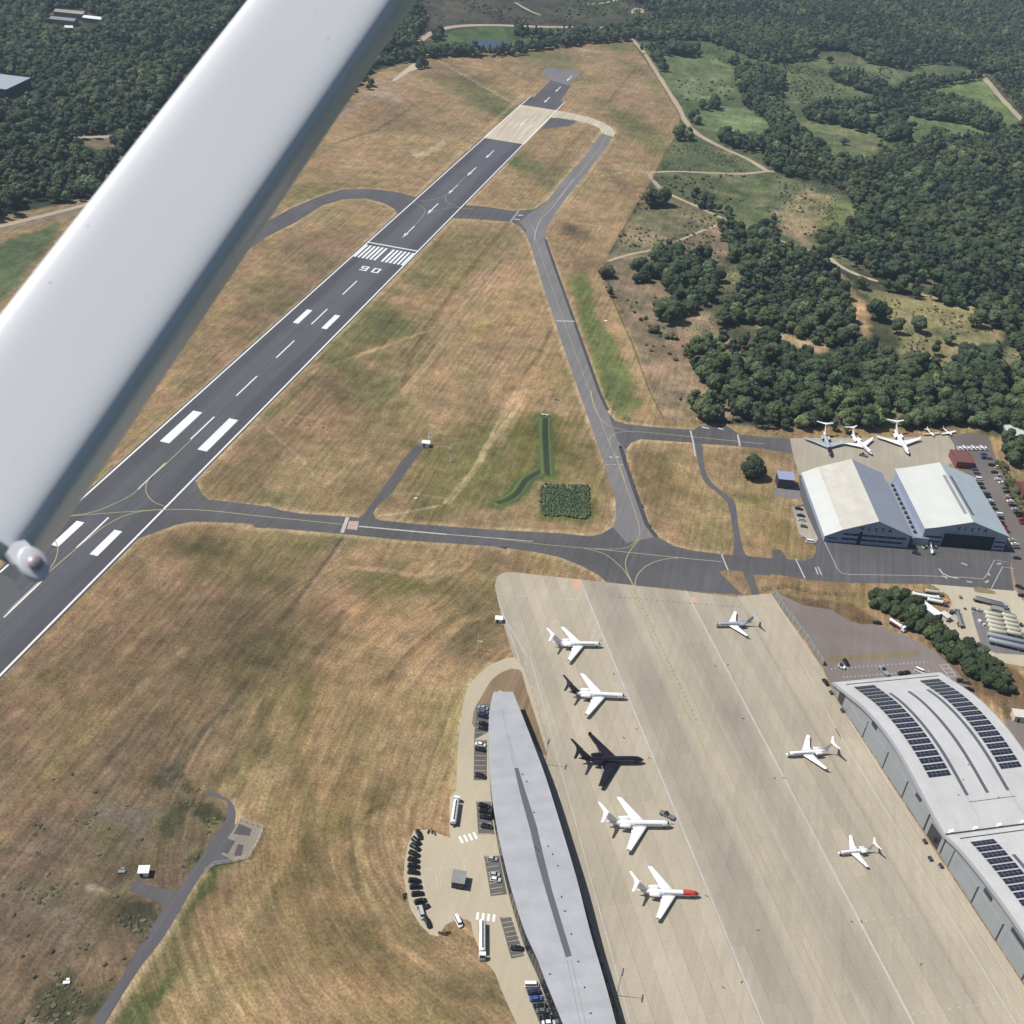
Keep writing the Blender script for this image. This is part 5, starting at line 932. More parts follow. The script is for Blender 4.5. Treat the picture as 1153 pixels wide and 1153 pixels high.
business_jet('business_jet', 29.8, 30.0, 'largest pure white jet, rightmost of the three behind the twin hangars', (1023.4, 510.3), (1006.5, 484), group=VG, winglet=(1.2, 1.0))
def light_plane(px, ang, label, col):
    p = at(*px); r = empty('light_aircraft', (p[0], p[1], .07), ang, label, 'light aircraft', 'propeller aircraft at the tree edge'); n = 10
    st = [(4.4, .25, 1.3), (4.1, .5, 1.3), (3.0, .62, 1.35), (1.5, .78, 1.5), (0, .8, 1.55), (-1.5, .55, 1.5), (-4.6, .15, 1.6)]
    b = MB(); b.loft([[(x, k*math.cos(2*PI*j/n), z+k*math.sin(2*PI*j/n)) for j in range(n)] for x, k, z in st]); b.build('fuselage', M['ac_white'], r, math.radians(60))
    for sd in (-1, 1):
        wing_mb((2.1, sd*.3, 1.0), (1.7, sd*6.4, 1.5), 2.0, 1.3).build('wing', M[col], r); wing_mb((-3.5, sd*.1, 1.6), (-3.9, sd*2.1, 1.6), 1.1, .8).build('tailplane', M['ac_white'], r)
        b = MB(); b.tube((.8, sd*1.3, .25), (.8, sd*1.3, 1.2), .07); b.tube((.8, sd*1.2, .25), (.8, sd*1.4, .25), .25, None, 10); b.build('wheel', M['rubber'], r)
    b = MB(); b.loft([[(-3.2, 0, 1.6), (-4.0, .08, 1.6), (-4.8, 0, 1.6), (-4.0, -.08, 1.6)], [(-4.2, 0, 3.2), (-4.6, .04, 3.2), (-5.0, 0, 3.2), (-4.6, -.04, 3.2)]]); b.build('tail_fin', M['ac_white'], r)
    b = MB(); b.box((4.5, 0, .45), (.08, .18, 1.9)); b.box((4.5, 0, 1.3), (.09, 1.9, .18)); b.build('propeller', M['wall_dark'], r)
    b = MB(); b.loft([[(1.6, -.5, 2.05), (1.6, .5, 2.05), (1.3, .45, 2.35), (1.3, -.45, 2.35)], [(-1.0, -.5, 2.05), (-1.0, .5, 2.05), (-.6, .4, 2.35), (-.6, -.4, 2.35)]]); b.build('canopy', M['glass_dark'], r)
light_plane((1047, 489), math.radians(-60), 'small cream-winged propeller aeroplane, left of the pair at the tree edge', 'cream')
light_plane((1066, 488), math.radians(-50), 'small white propeller aeroplane, right of the pair at the tree edge', 'ac_white')
# small helicopter in front of the white hangars
p = at(1048.5, 622.5); r = empty('helicopter', (p[0], p[1], .06), math.radians(-85), 'small white helicopter on the tarmac in front of the gap between the two hangars', 'helicopter')
b = MB(); n = 10; b.loft([[(x, k*math.cos(2*PI*j/n), z+k*math.sin(2*PI*j/n)) for j in range(n)] for x, k, z in [(2.6, .15, 1.2), (2.2, .7, 1.3), (1, 1.05, 1.5), (-.6, 1.0, 1.6), (-1.8, .5, 1.9), (-6, .16, 2.1)]]); b.build('fuselage', M['ac_white'], r, math.radians(60))
b = MB(); b.box((0, 0, 2.9), (9.5, .25, .05), .5); b.box((0, 0, 2.96), (9.5, .25, .05), 2.07); b.tube((0, 0, 2.3), (0, 0, 3), .12); b.build('main_rotor', M['wall_dark'], r)
b = MB(); b.loft([[(-5.6, 0, 2.1), (-5.9, .06, 2.1), (-6.4, 0, 2.1), (-5.9, -.06, 2.1)], [(-6.3, 0, 3.2), (-6.5, .04, 3.2), (-6.8, 0, 3.2), (-6.5, -.04, 3.2)]]); b.build('tail_fin', M['ac_white'], r)
for sd in (-1, 1): b = MB(); b.tube((2.2, sd*1.1, .12), (-2, sd*1.1, .12), .08); b.tube((1, sd*1.1, .1), (.8, sd*.6, .9), .05); b.tube((-1, sd*1.1, .1), (-.8, sd*.6, .9), .05); b.build('skid', M['grey'], r)
b = MB(); b.loft([[(2.35, -.5, 1.3), (2.35, .5, 1.3), (1.6, .6, 2.1), (1.6, -.6, 2.1)], [(1.3, -1.02, 1.5), (1.3, 1.02, 1.5), (1.0, .75, 2.35), (1.0, -.75, 2.35)]]); b.build('canopy', M['glass_dark'], r)
# ================================================================== CARS
def car_proto(kind):
    r = empty('parked_car', (0, 0, 0)); W2 = .90; 
    L = dict(saloon=4.7, hatch=4.1, estate=4.8, van=5.2)[kind]; h = L/2; top = dict(saloon=1.43, hatch=1.5, estate=1.65, van=2.0)[kind]; belt = .92 if kind != 'van' else 1.15
    def ring(x, w, z0, z1): return [(x, -w, z0), (x, -w*1.0, z1-.18), (x, -w*.86, z1), (x, w*.86, z1), (x, w, z1-.18), (x, w, z0)]
    st = [(h, .70, .35, .62), (h-.12, .84, .26, .72), (h-1.15, W2, .24, belt), (h-1.9, W2, .24, belt+.02), (-h+1.0, W2, .24, belt+.02), (-h+.12, .85, .28, belt), (-h, .76, .4, belt-.15)]
    if kind == 'van': st[2] = (h-.8, W2+.05, .24, belt)
    b = MB(); b.loft([ring(*s) for s in st]); b.build('body', CM['silver'], r, math.radians(50))
    fx = h-1.05 if kind != 'van' else h-.65; rx = {'saloon': -h+.75, 'hatch': -h+.15, 'estate': -h+.12, 'van': -h+.1}[kind]; sl = .75 if kind != 'van' else .45; rs = {'saloon': .6, 'hatch': .45, 'estate': .3, 'van': .08}[kind]
    g0, g1 = W2*.90, W2*.72
    b = MB(); b.add([(fx, -g0, belt), (fx, g0, belt), (rx, g0, belt), (rx, -g0, belt), (fx-sl, -g1, top-.07), (fx-sl, g1, top-.07), (rx+rs, g1, top-.07), (rx+rs, -g1, top-.07)], [(0, 1, 5, 4), (1, 2, 6, 5), (2, 3, 7, 6), (3, 0, 4, 7)]); b.build('window', M['glass_dark'], r)
    b = MB(); b.add([(fx-sl+.05, -g1-.02, top-.07), (fx-sl+.05, g1+.02, top-.07), (rx+rs-.05, g1+.02, top-.07), (rx+rs-.05, -g1-.02, top-.07), (fx-sl-.1, -g1*.85, top), (fx-sl-.1, g1*.85, top), (rx+rs+.1, g1*.85, top), (rx+rs+.1, -g1*.85, top)], [(4, 7, 6, 5), (0, 4, 5, 1), (1, 5, 6, 2), (2, 6, 7, 3), (3, 7, 4, 0)]); b.build('roof', CM['silver'], r)
    for wx in (h-.85, -h+.85):
        for sd in (-1, 1): b = MB(); b.tube((wx, sd*.72, .32), (wx, sd*.92, .32), .32, None, 12); b.build('wheel', M['rubber'], r)
    return r
PROTO = {}; USED = set()
def car(kind, colour, px, heading, label, group=None, z=.075, cat='car'):
    if kind not in PROTO: PROTO[kind] = car_proto(kind); r = PROTO[kind]
    else: r = copy_tree(PROTO[kind])
    p = at(*px) if len(px) == 2 else px
    r.location = (p[0], p[1], z); r.rotation_euler = (0, 0, heading+random.uniform(-.04, .04)); r['label'] = label; r['category'] = cat
    if group: r['group'] = group
    elif 'group' in r: del r['group']
    for ch in r.children:
        n_ = ch.name.split('.')[0]
        if n_ in ('body', 'roof'): ch.material_slots[0].link = 'OBJECT'; ch.material_slots[0].material = CM[colour]
    return r
NORD = ['first', 'second', 'third', 'fourth', 'fifth', 'sixth', 'seventh', 'eighth', 'ninth', 'tenth', 'eleventh', 'twelfth', 'thirteenth', 'fourteenth', 'fifteenth', 'sixteenth', 'seventeenth', 'eighteenth', 'nineteenth', 'twentieth', 'twenty-first', 'twenty-second', 'twenty-third']
KW = {'saloon': 'saloon car', 'hatch': 'hatchback', 'estate': 'estate car', 'van': 'van'}
def row(items, heading, where, group):
    for i, (kind, colour, px) in enumerate(items):
        hd = heading[i] if isinstance(heading, list) else heading
        cn = dict(lightblue='pale blue').get(colour, colour)
        car(kind, colour, px, hd, f'{cn} {KW[kind]}, {NORD[i]} down in {where}', group, cat='van' if kind == 'van' else 'car')
TG = 'cars parked beside the terminal'
q6 = lambda *p: K(430, 740, 4.612, [p])[0]; q7 = lambda *p: K(430, 903, 4.612, [p])[0]
row([('saloon', 'lightblue', q6(525, 268)), ('saloon', 'grey', q6(524, 290)), ('estate', 'navy', q6(524, 311)), ('saloon', 'black', q6(529, 350)), ('saloon', 'black', q6(529, 374))], 0.05, 'the topmost bays beside the terminal', TG)
row([('saloon', 'white', q6(512, 458)), ('saloon', 'black', q6(512, 484)), ('estate', 'black', q6(512, 622))], 0.05, 'the second bay block beside the terminal', TG)
row([('estate', 'black', q6(530, 777)), ('estate', 'black', q6(532, 806)), ('saloon', 'black', q6(537, 836)), ('estate', 'black', q6(544, 884))], .1, 'the third bay block beside the terminal', TG)
row([('hatch', 'silver', q7(573, 300)), ('hatch', 'silver', q7(586, 382)), ('hatch', 'white', q7(590, 408))], .2, 'the short bay block beside the zebra crossing', TG)
row([('saloon', 'black', q7(702, 765))], .25, 'the otherwise empty long bay block', TG)
row([('van', 'white', q7(778, 955)), ('saloon', 'navy', q7(790, 992)), ('saloon', 'blue', q7(800, 1027)), ('saloon', 'black', q7(822, 1066)), ('saloon', 'grey', q7(834, 1090)), ('saloon', 'black', q7(852, 1125)), ('saloon', 'white', q7(866, 1152))], .35, 'the lowest bay block beside the terminal', TG)
arc = [(170, 352), (152, 392), (145, 432), (138, 475), (134, 515), (134, 555), (134, 595), (140, 650), (148, 690), (160, 735), (178, 783), (200, 822)]
arch = [-60, -35, -25, -15, -5, 0, 2, 8, 12, 18, 28, 38]
for i, ((x, y), hd) in enumerate(zip(arc, arch)):
    car('estate', 'black', K(440, 880, 5.763, [(x+14, y)])[0], math.radians(hd+8), f'black limousine, {NORD[i]} down in the curved line round the turning circle', 'black cars round the turning circle')
car('van', 'silver', K(440, 880, 5.763, [(200, 862)])[0], math.radians(-58), 'long silver van at the lower end of the curved line of black cars', None, cat='van')
car('estate', 'black', K(440, 880, 5.763, [(240, 922)])[0], math.radians(-50), 'dark car parked at the very bottom of the turning circle, behind the silver van')
car('van', 'white', K(440, 880, 5.763, [(438, 915)])[0], math.radians(-50), 'small white van alone on the kerb below the grey kiosk', None, cat='van')
q8 = lambda *p: K(903, 640, 4.612, [p])[0]
for k, c, p, h_, lb in (('estate', 'black', q8(228, 494), -60, 'black car parked alone on the dotted bays north of the curved hangar'), ('hatch', 'black', q8(515, 549), 40, 'black car behind the curved hangar eave, left of a pair'), ('hatch', 'black', q8(542, 545), 40, 'black car behind the curved hangar eave, right of a pair'),
    ('van', 'white', q8(613, 538), -20, 'white van on the grey pad just behind the curved hangar eave'), ('saloon', 'black', q8(122, 596), -55, 'black car on the apron beside the end of the blast fence'), ('saloon', 'black', q8(390, 287), 10, 'dark car alone on the edge of the worn grey pad'),
    ('estate', 'black', q8(826, 590), 10, 'black car in a tight cluster by the right end of the curved hangar, left one'), ('estate', 'grey', q8(852, 596), 10, 'grey car in a tight cluster by the right end of the curved hangar, right one'), ('saloon', 'black', q8(866, 632), 0, 'black car below the tight cluster at the right end of the curved hangar'),
    ('saloon', 'black', q8(1128, 100), -20, 'black car at the right edge beside the brown bank above the tanks'), ('saloon', 'black', q8(1142, 145), 10, 'black car at the right edge, lower of two above the tank yard')):
    car(k, c, p, math.radians(h_), lb, cat='van' if k == 'van' else 'car')
q5 = lambda *p: K(853, 440, A_, [p])[0]
row([('saloon', 'black', q5(178, 514)), ('saloon', 'navy', q5(187, 543)), ('saloon', 'silver', q5(191, 561)), ('hatch', 'grey', q5(200, 590))], .1, 'the little car park left of the beige-roofed hangar', 'cars left of the beige-roofed hangar')
car('van', 'white', q5(228, 657), .1, 'white van at the grass corner left of the beige-roofed hangar', None, cat='van')
q2 = lambda *p: K(1040, 460, 5.765, [p])[0]
cars_l = [('estate', 'white', (262, 322)), ('van', 'white', (280, 345)), ('saloon', 'silver', (296, 362)), ('saloon', 'blue', (330, 400)), ('estate', 'grey', (345, 425)), ('van', 'white', (358, 463)), ('saloon', 'black', (366, 492)), ('saloon', 'black', (376, 518)), ('estate', 'grey', (408, 556)), ('saloon', 'black', (414, 576)), ('saloon', 'white', (430, 604)), ('saloon', 'black', (440, 625)), ('saloon', 'black', (455, 655)), ('van', 'white', (492, 695)), ('saloon', 'black', (497, 716)), ('hatch', 'maroon', (503, 742)), ('saloon', 'black', (512, 765)), ('hatch', 'red', (520, 782)), ('saloon', 'maroon', (534, 803)), ('saloon', 'silver', (575, 858)), ('saloon', 'white', (592, 884)), ('saloon', 'grey', (600, 908)), ('saloon', 'navy', (604, 975))]
row([(k, c, q2(*p)) for k, c, p in cars_l], ang2+.05, 'the long row against the clean white hangar', 'cars against the clean white hangar')
cars_r = [('saloon', 'blue', (388, 300)), ('estate', 'navy', (396, 326)), ('saloon', 'grey', (424, 328)), ('estate', 'black', (442, 372)), ('van', 'yellow', (488, 388)), ('saloon', 'black', (458, 418)), ('hatch', 'pink', (492, 440)), ('hatch', 'white', (478, 464)), ('saloon', 'white', (508, 486)), ('saloon', 'grey', (528, 520)), ('saloon', 'black', (540, 546)), ('hatch', 'pink', (543, 580)), ('saloon', 'white', (562, 606)), ('saloon', 'black', (575, 632)), ('saloon', 'silver', (592, 658)), ('saloon', 'black', (606, 682)), ('saloon', 'black', (622, 702)), ('hatch', 'red', (634, 728)), ('saloon', 'maroon', (645, 750))]
row([(k, c, q2(*p)) for k, c, p in cars_r], ang2+.1, 'the right-hand row beside the hedge', 'cars beside the car park hedge')
for i, x in enumerate((228, 255, 283, 312, 340, 368, 396)):
    car('van' if i % 2 else 'estate', 'white', q2(x, 262), ang2+PI/2, f'white {"van" if i % 2 else "car"}, {NORD[i]} from the left in the white row heading the car park', 'white vehicles at the head of the car park', cat='van' if i % 2 else 'car')
# ---- tankers and lorries
def tanker(px, heading, label, tank='white_metal', cab='ac_white', Lt=10.0, name='tanker_lorry', flat=False):
    p = at(*px); r = empty(name, (p[0], p[1], .075), heading, label, 'tanker', 'tankers and fuel lorries'); h = Lt/2
    b = MB(); b.box((0, 0, .75), (Lt+1, .9, .3)); b.build('chassis', M['wall_dark'], r)
    b = MB(); n = 14; b.loft([[(x, 1.2*k*math.cos(2*PI*j/n), 2.15+1.05*k*math.sin(2*PI*j/n)) for j in range(n)] for x, k in [(-h, .6), (-h+.12, .93), (-h+.4, 1), (h-.4, 1), (h-.12, .93), (h, .6)]]); tk = b.build('tank', M[tank], r, math.radians(50))
    b = MB(); b.box((0, 0, 3.2), (Lt*.86, .5, .14)); b.build('walkway', M['wall_dark'], tk)
    for i in range(5): b = MB(); b.tube((-h*.7+i*h*.35, 0, 3.2), (-h*.7+i*h*.35, 0, 3.5), .28, None, 10); b.build('hatch', M['grey'], tk)
    b = MB(); b.loft([[(h+.5, -1.2, .6), (h+.5, 1.2, .6), (h+.5, 1.2, 2.9), (h+.5, -1.2, 2.9)], [(h+2.0, -1.2, .6), (h+2.0, 1.2, .6), (h+1.85, 1.15, 2.75), (h+1.85, -1.15, 2.75)], [(h+2.5, -1.15, .6), (h+2.5, 1.15, .6), (h+2.35, 1.1, 1.7), (h+2.35, -1.1, 1.7)]]); cb = b.build('cab', M[cab], r)
    b = MB(); b.add([(h+2.44, -1.0, 1.78), (h+2.44, 1.0, 1.78), (h+2.0, .95, 2.62), (h+2.0, -.95, 2.62)], [(0, 1, 2, 3)]); b.build('windscreen', M['glass_dark'], cb)
    for x in (h+1.5, -h+1.0, -h+2.3, -h+3.6):
        for sd in (-1, 1): b = MB(); b.tube((x, sd*.85, .5), (x, sd*1.2, .5), .5, None, 12); b.build('wheel', M['rubber'], r)
    return r
tanker(q6(378, 820), math.radians(101), 'long white tanker lorry parked at the kerb above the turning circle', Lt=12)
tanker(q7(520, 715), math.radians(-74), 'long white tanker lorry parked at the kerb below the turning circle', Lt=13)
qy = lambda *p: K(1020, 640, 8.67, [p])[0]
tanker(qy(515, 520), hdg(qy(540, 610), qy(485, 430)), 'silver tanker lorry standing alone in the middle of the fuel yard', 'ac_metal', 'grey', 11)
tanker(qy(800, 350), hdg(qy(700, 320), qy(960, 385)), 'silver tanker lorry parked across the head of the tank rows', 'ac_metal', 'ac_grey', 15)
tanker(qy(245, 252), hdg(qy(180, 240), qy(310, 258)), 'cream tanker, topmost of the three behind the long white office', 'cream', 'cream', 7)
tanker(qy(165, 293), hdg(qy(60, 265), qy(260, 300)), 'longest white tanker, middle of the three behind the long white office', 'white_metal', 'ac_white', 12)
tanker(qy(275, 345), hdg(qy(200, 325), qy(350, 355)), 'silver-white tanker, lowest of the three behind the long white office', 'white_metal', 'grey', 8)
tk_ = tanker(q8(483, 300), hdg(q8(450, 280), q8(520, 325)), 'white tanker with a red side stripe at the hedge beside the grey pad', 'white_metal', 'ac_white', 7)
for sd in (-1, 1): b = MB(); b.box((0, sd*1.2, 1.95), (5.6, .08, .5)); b.build('side_stripe', M['ac_red'], tk_)
def storage_tank(px, L, R_, ang, mat, label, grp='storage tanks of the fuel yard'):
    p = at(*px); r = empty('storage_tank', (p[0], p[1], .05), ang, label, 'tank', grp); n = 16; h = L/2; zc = R_+.9
    b = MB(); b.loft([[(x, R_*k*math.cos(2*PI*j/n), zc+R_*k*math.sin(2*PI*j/n)) for j in range(n)] for x, k in [(-h-.7, .15), (-h-.55, .5), (-h-.25, .84), (-h, 1), (h, 1), (h+.25, .84), (h+.55, .5), (h+.7, .15)]]); b.build('vessel', M[mat], r, math.radians(50))
    for x in (-h*.6, h*.6): b = MB(); b.box((x, 0, 0), (.6, R_*1.7, 1.3)); b.build('saddle', M['fence'], r)
    b = MB(); b.box((0, 0, zc+R_), (L*.9, .5, .12)); b.tube((h*.5, 0, zc+R_), (h*.5, 0, zc+R_+.5), .3, None, 8); b.build('catwalk', M['grey'], r)
dt = math.radians(-1)
for i in range(5):
    y = 478+i*42; x = 812+i*13
    storage_tank(qy(x+18, y), 7.6, 1.5, dt, 'cream', f'short cream storage tank, {NORD[i]} down in the left column of tanks')
    storage_tank(qy(x+180, y+18), 6.4, 1.4, dt, 'cream', f'short cream storage tank, {NORD[i]} down in the right column of tanks')
storage_tank(qy(965, 712), 17.5, 1.35, dt, 'tank_blue', 'long blue-grey storage tank, upper of the two long ones'); storage_tank(qy(985, 770), 18, 1.45, dt, 'tank_blue', 'long blue-grey storage tank, lowest of the tank yard')
r = empty('pump_station', at(*qy(880, 430)), dt, 'tangle of grey pipes and a pump cabinet at the head of the tank rows', 'pump station')
b = MB(); b.box((0, 0, 0), (6, 3.5, 3)); b.build('cabinet', M['fence'], r)
for i in range(5): b = MB(); b.tube((-10+i*4, -3, .5), (-9+i*4, -3.2-i % 2, 2.6), .22); b.tube((-10+i*4, -3, .6), (8, -3, .6), .16); b.build('pipe', M['grey'], r)
for i, (x, y, sz, mt) in enumerate(((385, 330, 2.4, 'orange'), (300, 300, 2.2, 'white_metal'), (435, 440, 2.2, 'wall_dark'), (455, 425, 1.8, 'grey'), (715, 520, 1.6, 'white_metal'), (400, 590, 1.4, 'wall_dark'), (700, 760, 2.6, 'wall_dark'), (530, 290, 1.8, 'grey'), (575, 400, 1.2, 'wall_dark'), (655, 405, 2.0, 'grey'), (760, 555, 1.4, 'hay'), (1075, 610, 2.2, 'hay'), (1120, 560, 2.0, 'wall_dark'))):
    p = at(*qy(x, y)); r = empty('crate', (p[0], p[1], .05), i*.7, f'small {dict(orange="orange", white_metal="white", wall_dark="dark", grey="grey", hay="cream")[mt]} crate lying in the fuel yard, {NORD[i]} of the scattered crates', 'crate', 'crates scattered in the fuel yard')
    b = MB(); b.box((0, 0, 0), (sz, sz*.7, sz*.6)); b.build('box', M[mt], r); b = MB(); b.box((0, 0, sz*.6+.002), (sz*1.05, sz*.75, .12)); b.build('lid', M[mt], r)
# ---- ground vehicles on the apron
def tug(px, heading, label, body='wall_dark', L=5.5, cat='tug', name='airport_tug'):
    p = at(*px); r = empty(name, (p[0], p[1], .075), heading, label, cat, None)
    b = MB(); b.loft([[(x, -1.0, .4), (x, 1.0, .4), (x, .95, z), (x, -.95, z)] for x, z in ((L/2, .9), (L/2-.2, 1.2), (.3, 1.25), (.2, 1.3), (-L/2, 1.3))]); b.build('body', M[body], r)
    b = MB(); b.box((-.6, 0, 1.27), (1.7, 1.7, .95), 0, 0, .82); b.build('cab', M['glass_dark'], r)
    for x in (-L/2+.9, L/2-.9):
        for sd in (-1, 1): b = MB(); b.tube((x, sd*.75, .45), (x, sd*1.05, .45), .45, None, 12); b.build('wheel', M['rubber'], r)
tug(K(630, 820, 4.805, [(582, 478)])[0], math.radians(-15), 'dark grey service van nose to nose with the fourth jet', 'grey', 6.5)
tug(q5(457, 283), math.radians(-8), 'flat grey ground power unit between the parked jets behind the hangars', 'grey', 5.5)
tug(K(900, 500, 7.687, [(1008, 950)])[0], math.radians(-5), 'low dark tow tractor in front of the link between the hangars', 'wall_dark', 4.5)
tug(K(980, 480, 6.665, [(403, 912)])[0], math.radians(60), 'beige tow tractor left of the helicopter', 'cream', 4.0); tug(K(980, 480, 6.665, [(472, 912)])[0], math.radians(20), 'grey tow tractor right of the helicopter', 'grey', 4.0)
tug(q8(425, 540), math.radians(-50), 'pale blue flatbed trailer on the dotted bays behind the curved hangar', 'tank_blue', 6.5, 'trailer', 'flatbed_trailer')
tug(q8(205, 517), math.radians(-20), 'white ground power cart beside the black car on the dotted bays', 'white_metal', 3.5, 'cart', 'power_cart')
# ---- masts, lights, windsock
def mast(name, px, h, label, cat, lattice=True, arms=0, mat='white_metal'):
    p = at(*px); r = empty(name, p, 0, label, cat); b = MB()
    if lattice:
        for k in range(3):
            a = 2*PI*k/3; b.tube((.5*math.cos(a), .5*math.sin(a), 0), (.22*math.cos(a), .22*math.sin(a), h), .09, .07, 5)
        m = int(h/1.0)
        for i in range(m):
            for k in range(3):
                a, c = 2*PI*(k+i)/3, 2*PI*(k+i+1)/3; s0, s1 = .5-.28*i/m, .5-.28*(i+1)/m; b.tube((s0*math.cos(a), s0*math.sin(a), h*i/m), (s1*math.cos(c), s1*math.sin(c), h*(i+1)/m), .05, None, 4)
    else: b.tube((0, 0, 0), (0, 0, h), .16, .09, 8)
    b.build('mast', M[mat], r)
    for i in range(arms): b = MB(); b.box((.9, 0, h*(.55+.2*i)), (2.4, .35, .35)); b.build('antenna', M[mat], r)
    return r
mast('antenna_mast', (482.5, 499.5), 13.5, 'tall white lattice mast with three antenna arms beside the little hut', 'mast', True, 3)
mast('antenna_mast', (507.2, 520), 5.5, 'short white mast with a round base right of the tall mast', 'mast', True, 0)
mast('antenna_mast', (537.5, 732.5), 10.5, 'thin white mast with one top box in the grass beside the apron', 'mast', False, 1)
mast('antenna_mast', (479.6, 511), 3.0, 'knee-high white post below the tall mast', 'mast', False, 0)
def floodlight(px, top, label):
    p = at(*px); r = empty('floodlight_mast', p, 0, label, 'floodlight', 'floodlight masts along the terminal'); b = MB(); b.tube((0, 0, 0), (0, 0, 14), .14, .08, 8); b.build('pole', M['grey'], r); b = MB(); b.box((0, 0, 13.6), (.25, 3.0, .2)); b.build('crossarm', M['grey'], r)
    for y in (-1.2, -.4, .4, 1.2): b = MB(); b.box((.3, y, 13.3), (.5, .4, .3)); b.build('lamp', M['wall_dark'], r)
floodlight((613.5, 861), 0, 'floodlight mast at the terminal wall near the black jet, upper of the two'); floodlight((694.5, 1121), 0, 'floodlight mast at the terminal wall near the bottom edge, lower of the two')
p = at(616.5, 449); r = empty('windsock', p, 0, 'orange windsock on a white pole in the dry grass between runway and taxiway', 'windsock'); b = MB(); b.tube((0, 0, 0), (0, 0, 8), .14, .1, 8); b.build('pole', M['white_metal'], r)
b = MB(); n = 10; b.loft([[(x, k*math.cos(2*PI*j/n)+x*.1, z+k*math.sin(2*PI*j/n)) for j in range(n)] for x, k, z in ((.1, .75, 7.6), (1.5, .6, 7.4), (3.0, .48, 6.9), (4.3, .35, 6.1))], False); b.build('sock', M['orange'], r); b = MB(); b.tube((0, 0, 7.6), (.2, 0, 7.6), .08); b.build('swivel', M['grey'], r)
def papi(px, label, i):
    p = at(*px); r = empty('approach_light_box', p, 0, label, 'light box', 'approach light boxes beside the runway')
    b = MB(); b.box((0, 0, .5), (1.0, .9, .45)); b.build('housing', M['fence'], r)
    for x, y in ((-.4, -.35), (.4, -.35), (0, .35)): b = MB(); b.tube((x, y, 0), (x, y, .5), .06, None, 6); b.build('leg', M['grey'], r)
    b = MB(); b.box((0, .47, .58), (.8, .05, .3)); b.build('lens', M['glass_dark'], r)
for k, (a, w_) in enumerate((([(146, 972), (200, 985), (262, 996), (322, 1006)], 'beside the near big stripes'), ([(563, 517), (615, 531), (664, 541), (712, 548)], 'beside the far pair of stripes'))):
    for i, q in enumerate(a): papi(K(280, 220, A_, [q])[0], f'white approach light box, {NORD[i]} from the runway {w_}', i)
for i, q in enumerate(((657, 448.5, 'at the taxiway bend'), (696, 490, ''),)): pass
SG = 'taxiway guidance signs'
def sign(px, ang, label):
    p = at(*px); r = empty('guidance_sign', p, ang, label, 'sign', SG); b = MB(); b.box((0, 0, .3), (2.4, .25, .9)); b.build('panel', M['wall_dark'], r)
    for x in (-.9, .9): b = MB(); b.tube((x, 0, 0), (x, 0, .3), .05, None, 6); b.build('leg', M['grey'], r)
for i, (x, y) in enumerate(((698, 503.5), (713.5, 547), (723, 570.5), (731.5, 592.5))): sign((x, y), math.radians(-70), f'low dark guidance sign, {NORD[i]} down the right edge of the grey taxiway')
def tiedown(px, i):
    p = at(*px); r = empty('wheel_chock', (p[0], p[1], .075), random.uniform(0, 3), f'dark wheel chock on the apron, {NORD[i]} from the top', 'chock', 'wheel chocks left on the apron')
    for y in (-.35, .35): b = MB(); b.loft([[(-.25, y-.15, 0), (.25, y-.15, 0), (0, y-.15, .32)], [(-.25, y+.15, 0), (.25, y+.15, 0), (0, y+.15, .32)]]); b.build('block', M['rubber'], r)
    b = MB(); b.box((0, 0, .05), (.06, .8, .06)); b.build('rope', M['orange'], r)
for i, q in enumerate(sorted([(676, 721), (757, 928), (691, 759), (717, 821), (702.5, 831), (731, 854), (795.5, 1009), (819.5, 749), (805.5, 750), (837, 809), (872.5, 876.5), (883, 876), (835, 1106), (814.5, 1112), (853.5, 1047.5), (959, 1038), (970, 1038), (1037, 1086)], key=lambda t: t[1])): tiedown(q, i)
for i, q in enumerate(((1041, 948.5), (1047, 968), (1059, 976), (935.5, 781), (948, 801))):
    p = at(*q); r = empty('ground_equipment_cart', (p[0], p[1], .075), ANG, f'low dark equipment cart, {NORD[i]} along the curved hangar doors', 'cart', 'equipment carts at the hangar doors'); b = MB(); b.box((0, 0, .35), (2.0, 1.2, .8)); b.build('box', M['wall_dark'], r)
    for x in (-.7, .7):
        b = MB(); b.tube((x, -.6, .2), (x, .6, .2), .2, None, 8); b.build('wheel', M['rubber'], r)
def debris(px, s, lb, mat, name, cat):
    p = at(*px); r = empty(name, p, .4, lb, cat); b = MB(); b.box((0, 0, 0), (s, s*.5, .6)); b.build('lid', M[mat], r); b = MB(); b.box((s*.1, s*.6, 0), (s*.5, s*.3, .4)); b.build('edge', M[mat], r)
debris((75, 1107), 2.2, 'white inspection cover in the scrub near the bottom left', 'white_metal', 'inspection_cover', 'cover'); debris((137, 982), 2.6, 'pale flat cover left of the small white hut', 'fence', 'inspection_cover', 'cover'); debris((468, 562), 1.6, 'small white cover beside the dark spur', 'white_metal', 'inspection_cover', 'cover'); debris((682, 362), 2.6, 'small white plate on the straw strip right of the long taxiway', 'white_metal', 'inspection_cover', 'cover')
